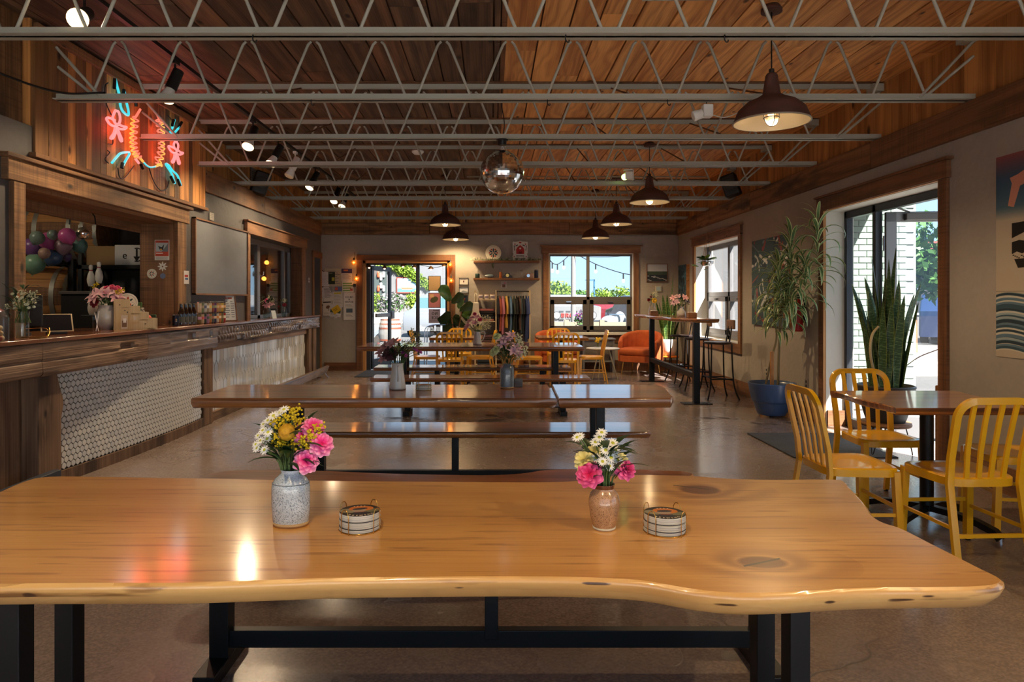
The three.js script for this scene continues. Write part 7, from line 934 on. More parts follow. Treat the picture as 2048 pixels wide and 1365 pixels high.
// fiddle-leaf fig
{
  const p = thing('fiddle_leaf_fig', 'broad-leaved fig plant in a dark pot beside the entrance', 'plant', [-0.72, 0, -12.95]); mesh('pot', lathe([[0, 0], [0.12, 0], [0.16, 0.28], [0.17, 0.3], [0.15, 0.3], [0.14, 0.26], [0, 0.26]], 28), plain(44, 48, 60, 0.5), p); mesh('trunk', [tube([[0, 0.25, 0], [0.03, 0.6, 0.02], [-0.02, 1.0, 0.02], [-0.05, 1.35, 0]], 0.016, 20, 7), tube([[0.02, 0.6, 0.02], [0.12, 0.9, 0.05], [0.16, 1.15, 0.05]], 0.012, 14, 6)], M.trimDark, p); mesh('soil', T(new THREE.CylinderGeometry(0.14, 0.14, 0.01, 24), 0, 0.262, 0), M.soil, p);
  const big = (L, W) => { const pos = [], idx = [], n = 8; for (let i = 0; i <= n; i++) { const t = i / n, w = W * (0.35 + 0.65 * t) * Math.sqrt(Math.max(0, 1 - Math.pow(Math.max(0, t - 0.55) / 0.45, 2.4))) * 0.5 * (t < 0.08 ? t / 0.08 : 1); for (const s of [-1, -0.5, 0, 0.5, 1]) pos.push(s * w, t * L, (1 - Math.abs(s)) * -0.02 + 0.02 * Math.sin(t * 9 + s * 3) - 0.1 * L * t * t); } for (let i = 0; i < n; i++) for (let j = 0; j < 4; j++) { const a = i * 5 + j; idx.push(a, a + 1, a + 6, a, a + 6, a + 5); } const g = new THREE.BufferGeometry(); g.setAttribute('position', new THREE.Float32BufferAttribute(pos, 3)); g.setAttribute('uv', new THREE.Float32BufferAttribute(new Float32Array(pos.length / 3 * 2), 2)); g.setIndex(idx); g.computeVertexNormals(); return g; };
  const G = big(0.34, 0.27), mm = phy({ color: col(64, 104, 42), roughness: 0.35, clearcoat: 0.3, side: THREE.DoubleSide, transmission: 0.15, thickness: 0 });
  for (const [x, y, z, rx, rz, s, m] of [[-0.05, 1.33, 0, 0.35, 0.5, 1.05, 0], [-0.03, 1.3, 0.02, 0.6, -0.9, 0.85, 1], [0.12, 1.15, 0.05, 0.5, -1.1, 0.9, 1], [0.15, 1.13, 0.05, 0.9, -2.2, 0.95, 1], [0.05, 1.1, 0.05, 1.0, -2.9, 0.9, 1], [-0.05, 1.15, 0.03, 0.8, 2.5, 1.0, 1], [-0.02, 1.05, 0.04, 0.9, 3.1, 0.9, 1], [0.16, 1.1, 0.06, 0.6, -1.7, 1.0, 0], [0.14, 0.95, 0.05, 0.9, -2.6, 0.7, 1], [0.02, 0.9, 0.04, 0.8, 2.0, 0.7, 1], [0.1, 1.2, -0.02, 0.2, -0.3, 0.6, 0]]) { const l = mesh('leaf', G, m ? M.leafDark : mm, p); l.position.set(x, y, z); l.rotation.set(rx * 0.5, 0, rz); l.scale.setScalar(s); }
}
const mats = (x0, x1, d0, d1, lab) => solo('floor_mat', [rbx(x0, x1, 0, 0.012, -d1, -d0, 0.005)], M.mat, lab, 'mat'); mats(-2.42, -0.95, 12.2, 13.35, 'charcoal ribbed mat inside the glazed entrance'); mats(2.6, 3.5, 5.95, 7.05, 'charcoal mat inside the open side door');
// ---------------------------------------------------------------- lounge corner
function armchair(label, pos, turn) {
  const a = thing('armchair', label, 'armchair', pos, turn, 'orange velvet tub chairs'), pos_ = [], idx = [], n = 72, A = 2.05, prof = 10;
  for (let i = 0; i <= n; i++) { const th = lerp(-A, A, i / n), k = Math.abs(th) / A, h = lerp(0.8, 0.6, Math.pow(k, 2.2)), ro = 0.4, ri = 0.31 + 0.012 * Math.abs(Math.sin(th * 5)), s = Math.sin(th), c = -Math.cos(th), sq = 1 + 0.02 * k; const P = [[ro, 0.24], [ro + 0.01, 0.45], [ro, h - 0.05], [ro - 0.015, h - 0.012], [(ro + ri) / 2, h], [ri + 0.012, h - 0.012], [ri, h - 0.05], [ri + 0.005, 0.5], [ri + 0.02, 0.3], [ri + 0.02, 0.24]]; for (const [r, y] of P) pos_.push(s * r * sq, y, c * r * 0.95 + 0.02); }
  for (let i = 0; i < n; i++) for (let j = 0; j < prof; j++) { const p = i * prof + j, q = i * prof + (j + 1) % prof; idx.push(p, q, p + prof, q, q + prof, p + prof); } const endc = (o, f) => { for (let j = 1; j < prof - 1; j++) f ? idx.push(o, o + j, o + j + 1) : idx.push(o, o + j + 1, o + j); }; endc(0, false); endc(n * prof, true);
  let g = new THREE.BufferGeometry(); g.setAttribute('position', new THREE.Float32BufferAttribute(pos_, 3)); g.setAttribute('uv', new THREE.Float32BufferAttribute(new Float32Array(pos_.length / 3 * 2), 2)); g.setIndex(idx); g.computeVertexNormals(); mesh('tub_back', uvm(g, 'y'), Object.assign(M.orange, { side: THREE.DoubleSide }), a);
  const oc = []; for (let i = 0; i < 36; i++) { const t = i / 36 * 2 * PI, s = Math.sign(Math.sin(t)) * Math.pow(Math.abs(Math.sin(t)), 0.6), c = Math.sign(Math.cos(t)) * Math.pow(Math.abs(Math.cos(t)), 0.6); oc.push([s * 0.34, c * 0.33 + 0.06]); } const cs = slab(oc, [[0.06, 0.49], [0.02, 0.48], [0, 0.455], [0, 0.4], [0.02, 0.37], [0.05, 0.36]]); mesh('seat_cushion', [cs.top, cs.side], M.orange, a); const bs = slab(oc, [[0.03, 0.36], [0.01, 0.35], [0.012, 0.25], [0.03, 0.24]]); mesh('seat_base', [bs.top, bs.side], M.orange, a);
  for (const [x, z] of [[-0.24, 0.26], [0.24, 0.26], [-0.24, -0.24], [0.24, -0.24]]) mesh('leg', cyl(V(x * 1.12, 0, z * 1.12), V(x, 0.25, z), 0.008, 10, 0.016), M.brass, a); return a;
}
armchair('orange velvet tub chair beside the bar table', [2.75, 0, -12.75], -0.55); armchair('orange velvet tub chair half hidden by the window table', [1.2, 0, -12.85], 0.25);
{
  const t = thing('side_table', 'round white side table on splayed pale legs', 'table', [1.93, 0, -12.0]); mesh('tabletop', lathe([[0, 0.51], [0.27, 0.51], [0.29, 0.52], [0.29, 0.53], [0.28, 0.535], [0, 0.535]], 40), plain(206, 206, 204, 0.4), t); for (let k = 0; k < 3; k++) { const a = k * 2.094 + 0.4; mesh('leg', cyl(V(Math.cos(a) * 0.26, 0, Math.sin(a) * 0.26), V(Math.cos(a) * 0.1, 0.512, Math.sin(a) * 0.1), 0.01, 8, 0.015), plain(196, 190, 160, 0.4, 0.3), t); }
  const s = thing('console_table', 'grey painted slatted console under the window', 'table', [2.02, 0, -13.1]); const gm = plain(116, 118, 122, 0.6); mesh('tabletop', rbx(-0.34, 0.3, 0.62, 0.645, -0.2, 0.2, 0.004), gm, s); for (const [x, z] of [[-0.3, -0.16], [0.26, -0.16], [-0.3, 0.16], [0.26, 0.16]]) mesh('leg', rbx(x - 0.02, x + 0.02, 0, 0.62, z - 0.02, z + 0.02, 0.003), gm, s); mesh('shelf', rbx(-0.3, 0.26, 0.2, 0.22, -0.16, 0.16, 0.003), gm, s); mesh('apron', rbx(-0.3, 0.26, 0.5, 0.6, 0.14, 0.16, 0.003), gm, s);
  const v = thing('glass_vase', 'small glass bud vase on the round white table', 'vase', [1.84, 0.535, -12.0]); mesh('glass', lathe([[0, 0.002], [0.03, 0.002], [0.034, 0.03], [0.02, 0.06], [0.022, 0.075]], 20), M.clear, v); const H = [], dz = fget('daisy', 'yel', [230, 190, 30], [200, 140, 20]); for (let i = 0; i < 12; i++) H.push([dz, rr(-0.07, 0.07), rr(0.04, 0.11), rr(-0.04, 0.05), 0.06, 'yellow_daisy']); bouquet('flower_bouquet', 'yellow daisies on the round white table', null, [1.84, 0.6, -12.0], H, 16, 0.03, 0.04);
}
// ---------------------------------------------------------------- bar-height table, stools
{
  const t = thing('bar_table', 'narrow bar-height live-edge table on black steel posts', 'table'), y = 1.12; const out = smoothOutline([[2.62, 8.85], [2.78, 8.82], [2.93, 8.9], [2.92, 9.2], [2.86, 9.5], [2.9, 10.0], [2.96, 10.6], [2.9, 11.2], [2.95, 11.8], [2.9, 12.1], [2.6, 12.12], [2.46, 11.9], [2.5, 11.3], [2.44, 10.6], [2.5, 10.0], [2.46, 9.5], [2.54, 9.1]], 5);
  const S = slab(out, [[0.006, y], [0.001, y - 0.004], [0, y - 0.02], [(p, i) => 0.01 + 0.012 * fb(i / 80, 0.4, 8, 3, 2), y - 0.045], [0.03, y - 0.05]]); mesh('tabletop', S.top, M.tableRed2, t); mesh('live_edge', S.side, M.tableEdge, t);
  for (const d of [9.1, 11.62]) { mesh('post', rbx(2.65, 2.73, 0.012, y - 0.05, -d - 0.04, -d + 0.04, 0.004), M.steelBlack, t); mesh('foot_plate', rbx(2.5, 2.88, 0, 0.012, -d - 0.09, -d + 0.09, 0.002), M.steelBlack, t); } mesh('foot_rail', rbx(2.655, 2.725, 0.33, 0.4, -11.6, -9.12, 0.004, 'z'), M.steelBlack, t);
  const stool = (d, x, turn, lab) => { const s = thing('bar_stool', lab, 'stool', [x, 0, -d], turn, 'black steel bar stools'); // faces -x when turn = 0
    mesh('seat', lathe([[0, 0.755], [0.17, 0.755], [0.185, 0.765], [0.18, 0.785], [0, 0.78]], 30).scale(1, 1, 1.08), plain(54, 40, 36, 0.4), s); for (const [a, b] of [[-1, -1], [-1, 1], [1, -1], [1, 1]]) mesh('leg', tube([[a * 0.14, 0.76, b * 0.15], [a * 0.15, 0.4, b * 0.16], [a * 0.17, 0.16, b * 0.18], [a * 0.22, 0.0, b * 0.22]], 0.011, 16, 7), M.black, s); mesh('foot_ring', [tube([[-0.155, 0.3, -0.165], [-0.155, 0.3, 0.165]], 0.01, 4, 6), tube([[0.155, 0.26, -0.165], [0.155, 0.26, 0.165]], 0.01, 4, 6), tube([[-0.155, 0.28, -0.165], [0.155, 0.28, -0.165]], 0.01, 4, 6), tube([[-0.155, 0.28, 0.165], [0.155, 0.28, 0.165]], 0.01, 4, 6), tube([[-0.155, 0.3, 0], [0.155, 0.26, 0]], 0.008, 4, 6)], M.black, s);
    mesh('back_post', [tube([[0.14, 0.76, -0.06], [0.165, 0.9, -0.055], [0.18, 1.0, -0.05]], 0.01, 8, 6), tube([[0.14, 0.76, 0.06], [0.165, 0.9, 0.055], [0.18, 1.0, 0.05]], 0.01, 8, 6)], M.black, s); const g = rbx(-0.015, 0.015, -0.06, 0.07, -0.13, 0.13, 0.013, 'z'); g.translate(0.19, 1.02, 0); mesh('back_pad', g, wood(M.trim.map, 0.5, { color: new THREE.Color(0.9, 0.95, 1.05) }), s); return s; };
  stool(9.62, 3.14, 0.05, 'black steel bar stool at the end of the bar table by the blue planter'); stool(10.6, 3.14, -0.08, 'middle black steel bar stool at the bar table'); stool(11.5, 3.17, 0.1, 'black steel bar stool by the snake plant corner');
  const y0 = y; const gv = (x, d, r, h, lab, m) => { const v = thing('bud_vase', lab, 'vase', [x, y0, -d]); mesh('glass', lathe([[0, 0.002], [r, 0.002], [r, h * 0.5], [r * 0.45, h * 0.8], [r * 0.55, h]], 24), m, v); };
  gv(2.6, 11.2, 0.06, 0.2, 'clear glass bottle vase on the bar table', M.clear); gv(2.74, 10.0, 0.06, 0.15, 'white round vase on the bar table', glaze);
  const H = [[fget('carnation', 'gold', [226, 170, 20], [240, 200, 60]), 0.03, 0.05, 0.04, 0.1, 'gold_dahlia'], [fget('carnation', 'deepRed'), -0.06, 0.06, 0.02, 0.06, 'deep_red_rose'], [fget('carnation', 'deepRed'), -0.02, 0.11, 0, 0.05, 'deep_red_rose'], [fget('spray', 'sprayW'), 0.06, 0.12, 0, 0.1, 'white_spray'], [fget('spray', 'sprayW'), 0.04, 0.16, 0, 0.09, 'white_spray']]; bouquet('flower_bouquet', 'gold dahlia and dark red blooms in the clear bottle on the bar table', null, [2.6, y0 + 0.19, -11.2], H, 16, 0.04, 0.06);
  const H2 = []; for (let i = 0; i < 9; i++) H2.push([fget('lily', i % 3 ? 'lilyMauve' : 'lilyPink'), rr(-0.12, 0.12), rr(0.04, 0.16), rr(-0.05, 0.06), 0.1, 'mauve_lily']); for (let i = 0; i < 4; i++) H2.push([fget('spray', 'sprayG', [120, 132, 90], 40, 0.05), rr(-0.15, 0.12), rr(0.05, 0.14), 0, 0.08, 'seed_spray']); bouquet('flower_bouquet', 'pale mauve lilies in the white vase on the bar table', null, [2.74, y0 + 0.14, -10.0], H2, 20, 0.05, 0.05);
  for (const [x, d, lab] of [[2.58, 11.0, 'small wooden caddy beside the clear bottle vase'], [2.76, 9.55, 'small wooden caddy near the white round vase']]) { const c = thing('wooden_caddy', lab, 'caddy', [x, y0, -d]); mesh('box', rbx(-0.06, 0.06, 0, 0.07, -0.05, 0.05, 0.004), M.trim, c); mesh('coasters', rbx(-0.045, 0.045, 0.07, 0.078, -0.045, 0.045, 0.003), M.white, c); }
}
// ---------------------------------------------------------------- plants
function blade(L, W, bend, twist = 0.3, n = 10) { // upright stiff leaf
  const pos = [], idx = [], uv = []; for (let i = 0; i <= n; i++) { const t = i / n, w = W * 0.5 * (0.55 + 0.45 * Math.sin(PI * Math.min(1, t * 1.15))) * (t > 0.7 ? Math.sqrt(Math.max(0, 1 - Math.pow((t - 0.7) / 0.3, 1.6))) : 1), a = twist * t; for (const [s, dz] of [[-1, 0.35], [0, 0], [1, 0.35]]) { pos.push(s * w * Math.cos(a), t * L * (1 - bend * 0.15 * t), bend * L * t * t + dz * w + s * w * Math.sin(a)); uv.push((s + 1) / 2, t * L * 6); } } for (let i = 0; i < n; i++) for (let j = 0; j < 2; j++) { const a = i * 3 + j; idx.push(a, a + 1, a + 4, a, a + 4, a + 3); }
  const g = new THREE.BufferGeometry(); g.setAttribute('position', new THREE.Float32BufferAttribute(pos, 3)); g.setAttribute('uv', new THREE.Float32BufferAttribute(uv, 2)); g.setIndex(idx); g.computeVertexNormals();
  const h = g.clone(); h.translate(0, 0, -0.005); const f = h.index.array; for (let i = 0; i < f.length; i += 3) [f[i], f[i + 1]] = [f[i + 1], f[i]]; h.computeVertexNormals(); return merge([g, h]);
}
const snakeT = tex(64, 256, (u, v) => { const e = Math.abs(u - 0.5) * 2, b = fb(u, v, 3, 22, 3); let c = mix3([44, 72, 40], [92, 118, 78], clamp((b - 0.5) * 6)); return e > 0.86 ? mix3(c, [150, 150, 70], 0.6) : c; }); snakeT.wrapS = THREE.ClampToEdgeWrapping; snakeT.repeat.set(1, 1);
M.snake = std({ map: snakeT, roughness: 0.4, side: THREE.DoubleSide });
{ // big snake plant in the side doorway
  const st = thing('plant_stool', 'low stool with a wooden ring seat under the big snake plant', 'stool', [3.5, 0, -6.15]); mesh('seat', lathe([[0, 0.25], [0.2, 0.25], [0.205, 0.262], [0.2, 0.285], [0, 0.285]], 36), M.trim, st); for (let k = 0; k < 3; k++) { const a = k * 2.094 + 0.5, P = (r, y, o) => [Math.cos(a + o) * r, y, Math.sin(a + o) * r]; mesh('hairpin_leg', tube([P(0.16, 0.25, -0.3), P(0.2, 0.04, -0.05), P(0.205, 0.006, 0), P(0.2, 0.04, 0.05), P(0.16, 0.25, 0.3)], 0.005, 20, 5), M.black, st); }
  const pt = thing('plant_pot', 'dark ribbed pot on the low stool in the side doorway', 'pot', [3.5, 0.285, -6.15]); const pr = [[0, 0], [0.15, 0]]; for (let i = 0; i <= 28; i++) { const t = i / 28; pr.push([0.15 + 0.085 * Math.pow(t, 0.8) + (i > 16 ? 0.004 * (i % 2) : 0), t * 0.32]); } pr.push([0.225, 0.325], [0.215, 0.32], [0.21, 0.28], [0, 0.28]); mesh('pot', lathe(pr, 44), plain(50, 46, 46, 0.55), pt); mesh('soil', T(new THREE.CylinderGeometry(0.21, 0.21, 0.01, 30), 0, 0.283, 0), M.soil, pt);
  const p = thing('snake_plant', 'tall dark snake plant filling the side doorway', 'plant', [3.5, 0.57, -6.15]), gs = [blade(1.3, 0.075, 0.1), blade(1.05, 0.085, 0.16, 0.5), blade(0.85, 0.08, 0.1, -0.4), blade(0.65, 0.075, 0.22, 0.6), blade(1.15, 0.1, 0.05, 0.9)];
  for (let i = 0; i < 38; i++) { const a = i * 2.4, r = 0.13 * Math.sqrt((i + 0.5) / 38), l = mesh('leaf', gs[i < 8 ? [0, 4, 1, 4][i % 4] : 1 + (i % 4)], M.snake, p); l.position.set(Math.cos(a) * r, 0, Math.sin(a) * r); l.rotation.set(rr(-0.06, 0.06), PI / 2 - a + rr(-0.5, 0.5), 0, 'YXZ'); l.rotateX(r * 0.2); l.scale.setScalar(i < 6 ? rr(0.85, 1.02) : rr(0.5, 0.95)); }
  const old = mesh('dry_leaf', tube([[-0.12, 0.02, 0.1], [-0.22, 0.3, 0.16], [-0.2, 0.48, 0.14], [-0.12, 0.56, 0.1]], 0.012, 20, 5), plain(176, 160, 120, 0.7), p); mesh('dry_tip', tube([[0.1, 0.2, 0.1], [0.2, 0.3, 0.16], [0.36, 0.37, 0.18]], 0.004, 12, 5), M.trimDark, p);
}
{ // snake plant in the corner
  const s = thing('plant_stool', 'orange topped stool under the corner snake plant', 'stool', [3.3, 0, -12.9]); mesh('seat', lathe([[0, 0.3], [0.19, 0.3], [0.19, 0.33], [0, 0.33]], 30), plain(206, 116, 30, 0.4), s); for (let k = 0; k < 4; k++) { const a = k * 1.571 + 0.6; mesh('leg', cyl(V(Math.cos(a) * 0.19, 0, Math.sin(a) * 0.19), V(Math.cos(a) * 0.15, 0.3, Math.sin(a) * 0.15), 0.008, 7), M.black, s); }
  const t = thing('plant_pot', 'white tapered pot on the orange stool', 'pot', [3.3, 0.33, -12.9]); mesh('pot', lathe([[0, 0], [0.1, 0], [0.14, 0.1], [0.17, 0.24], [0.175, 0.31], [0.16, 0.31], [0.15, 0.27], [0, 0.27]], 34), plain(206, 204, 198, 0.45), t); mesh('soil', T(new THREE.CylinderGeometry(0.15, 0.15, 0.01, 24), 0, 0.272, 0), M.soil, t);
  const p = thing('snake_plant', 'bright green snake plant in the corner by the side window', 'plant', [3.3, 0.6, -12.9]), gs = [blade(1.3, 0.1, 0.04), blade(0.75, 0.11, 0.12, 0.4), blade(0.6, 0.1, 0.3, 0.3), blade(0.9, 0.09, 0.15, -0.3)], bright = tint(M.snake, 1.5, 1.6, 1.2); for (let i = 0; i < 16; i++) { const a = i * 2.4, r = 0.1 * Math.sqrt((i + 0.5) / 16), l = mesh('leaf', gs[i === 0 ? 0 : 1 + (i % 3)], bright, p); l.position.set(Math.cos(a) * r, 0, Math.sin(a) * r); l.rotation.set(0, PI / 2 - a, 0); l.rotateX(r * 0.9); }
}
{ // dracaena in a blue pot
  const pt = thing('plant_pot', 'large glossy blue planter with ribbed upper half', 'pot', [3.3, 0.02, -8.15]); const pr = [[0, 0], [0.155, 0]]; for (let i = 0; i <= 40; i++) { const t = i / 40, base = 0.155 + 0.1 * Math.pow(t, 0.7); pr.push([base + (t > 0.42 ? 0.012 + 0.0035 * (i % 2) : 0), t * 0.37]); } pr.push([0.266, 0.375], [0.25, 0.372], [0.24, 0.31], [0, 0.31]); mesh('pot', lathe(pr, 56), phy({ color: col(56, 84, 128), roughness: 0.35, clearcoat: 0.4, clearcoatRoughness: 0.2 }), pt); mesh('soil', T(new THREE.CylinderGeometry(0.24, 0.24, 0.01, 32), 0, 0.312, 0), M.soil, pt); mesh('riser_block', [rbx(0.12, 0.2, -0.02, 0.03, 0.08, 0.16, 0.003), rbx(-0.15, -0.07, -0.02, 0.0, 0.02, 0.1, 0.003), rbx(-0.02, 0.06, -0.02, 0.0, -0.16, -0.08, 0.003)], M.honey, pt);
  const stake = solo('support_stake', rbx(-0.018, 0.018, 0.31, 0.74, -0.018, 0.018, 0.003, 'y'), M.honey, 'short wooden support stake in the blue planter', 'stake', [3.28, 0.02, -8.1]);
  const p = thing('dracaena_plant', 'tall striped dracaena arching out of the blue planter', 'plant', [3.3, 0.33, -8.15]);
  const bark = std({ map: tex(64, 256, (u, v) => { const n = fb(u, v, 4, 40, 3); return mix3([168, 150, 110], [88, 74, 50], clamp(n * 1.6 - 0.3)); }, 1, 1), roughness: 0.8 });
  const stems = [[[0.06, 0, 0.02], [0.07, 0.6, 0.05], [0.06, 1.0, 0.15], [0.04, 1.5, 0.38], [0.02, 1.74, 0.48]], [[-0.08, 0, 0.0], [-0.03, 0.3, 0.03], [0.03, 0.6, 0.06], [-0.02, 0.85, 0.1]], [[0.06, 0.95, 0.1], [0.13, 1.25, 0.36], [0.19, 1.6, 0.62], [0.2, 1.92, 0.73]], [[0.05, 0.8, 0.08], [-0.03, 1.1, 0.28], [-0.1, 1.44, 0.44]]];
  mesh('stem', tube(stems[0], 0.016, 40, 8), bark, p); mesh('stem', tube(stems[1], 0.013, 30, 8), bark, p); mesh('stem', tube(stems[2], 0.011, 30, 8), bark, p); mesh('stem', tube(stems[3], 0.011, 30, 8), bark, p);
  const strap = (L, W, droop) => { const pos = [], idx = [], uv = [], n = 9; let y = 0, z = 0, a = 1.15; for (let i = 0; i <= n; i++) { const t = i / n, w = W * 0.5 * Math.sin(PI * (0.12 + 0.86 * t)); for (const [s, k] of [[-1, 0.4], [0, 0], [1, 0.4]]) { pos.push(s * w, y + k * w * Math.cos(a), z - k * w * Math.sin(a) * 0.3); uv.push((s + 1) / 2, t); } y += Math.sin(a) * L / n; z += Math.cos(a) * L / n; a -= droop / n * (0.6 + t); } for (let i = 0; i < n; i++) for (let j = 0; j < 2; j++) { const q = i * 3 + j; idx.push(q, q + 1, q + 4, q, q + 4, q + 3); } const g = new THREE.BufferGeometry(); g.setAttribute('position', new THREE.Float32BufferAttribute(pos, 3)); g.setAttribute('uv', new THREE.Float32BufferAttribute(uv, 2)); g.setIndex(idx); g.computeVertexNormals(); return g; };
  const lt = tex(64, 64, (u, v) => { const e = Math.abs(u - 0.5) * 2; let c = [84, 116, 62]; if (e > 0.66) c = [206, 208, 150]; else if (e < 0.1) c = [120, 140, 90]; return c.map((x) => x * (0.9 + 0.2 * fb(u, v, 4, 6, 2))); }, 1, 1), dm = std({ map: lt, roughness: 0.4, side: THREE.DoubleSide }), dry = plain(150, 106, 70, 0.8, 0, { side: THREE.DoubleSide });
  const gs = [strap(0.42, 0.048, 2.0), strap(0.5, 0.052, 2.7), strap(0.38, 0.042, 1.4), strap(0.46, 0.046, 3.2)];
  const ros = (x, y, z, n, h, s = 1, up = 0) => { for (let i = 0; i < n; i++) { const t = i / n, a = i * 2.4 + x * 9, l = mesh('leaf', gs[t > 0.75 ? 2 : i % 4], dm, p); l.position.set(x, y - h * (1 - t), z); l.rotation.set(0, a, 0); l.rotateX((1 - t) * 0.95 - 0.25 * t); l.scale.setScalar(s * rr(0.85, 1.1)); l.updateMatrix(); const tip = V(0, 0.1, 0.36).applyMatrix4(l.matrix); if (3.3 + tip.x > 3.58 && -8.15 + tip.z < -7.45) l.rotateY(0), p.remove(l); } };
  ros(0.2, 1.9, 0.72, 44, 0.65, 0.85); ros(0.02, 1.72, 0.48, 54, 0.8, 0.95); ros(-0.1, 1.42, 0.44, 44, 0.55, 0.95); ros(0.12, 1.42, 0.6, 34, 0.4, 0.9); ros(0.05, 1.12, 0.3, 34, 0.35, 0.9); ros(-0.02, 0.86, 0.16, 16, 0.2, 0.8);
  for (let i = 0; i < 6; i++) { const l = mesh('dry_leaf', gs[3], dry, p); l.position.set(0.07, 0.95 + i * 0.04, 0.12); l.rotation.set(1.2, i * 1.3, 0, 'YXZ'); l.scale.setScalar(0.8); }
}
{ // hanging pothos in the side window
  const p = thing('hanging_planter', 'small pothos in a silver bowl hanging in the side window', 'plant', [XR - 0.06, 1.98, -11.45]); mesh('bowl', lathe([[0, -0.06], [0.06, -0.055], [0.1, -0.02], [0.11, 0.03], [0.1, 0.03], [0.09, 0]], 28), plain(190, 190, 192, 0.15, 1), p); mesh('soil', T(new THREE.CylinderGeometry(0.095, 0.095, 0.01, 20), 0, 0.012, 0), M.soil, p); mesh('cord', [0, 2.1, 4.2].map((a) => cyl(V(Math.cos(a) * 0.1, 0.03, Math.sin(a) * 0.1), V(0, 0.46, 0), 0.003, 5)).concat([cyl(V(0, 0.46, 0), V(0.02, 0.52, 0), 0.003, 5)]), M.honey, p);
  const g = leafGeo(0.13, 0.13, 0.6), lm = std({ color: col(92, 140, 40), roughness: 0.4, side: THREE.DoubleSide }); for (let i = 0; i < 16; i++) { const l = mesh('leaf', g, i % 3 ? lm : M.leaf, p), a = i * 2.4; l.position.set(Math.cos(a) * 0.06 - (i < 4 ? 0.12 : 0), 0.04 - (i < 4 ? 0.06 * i : 0) + rr(0, 0.05), Math.sin(a) * 0.06); l.rotation.set(rr(0.6, 1.5), a, 0, 'YXZ'); l.scale.setScalar(rr(0.7, 1.1)); }
}
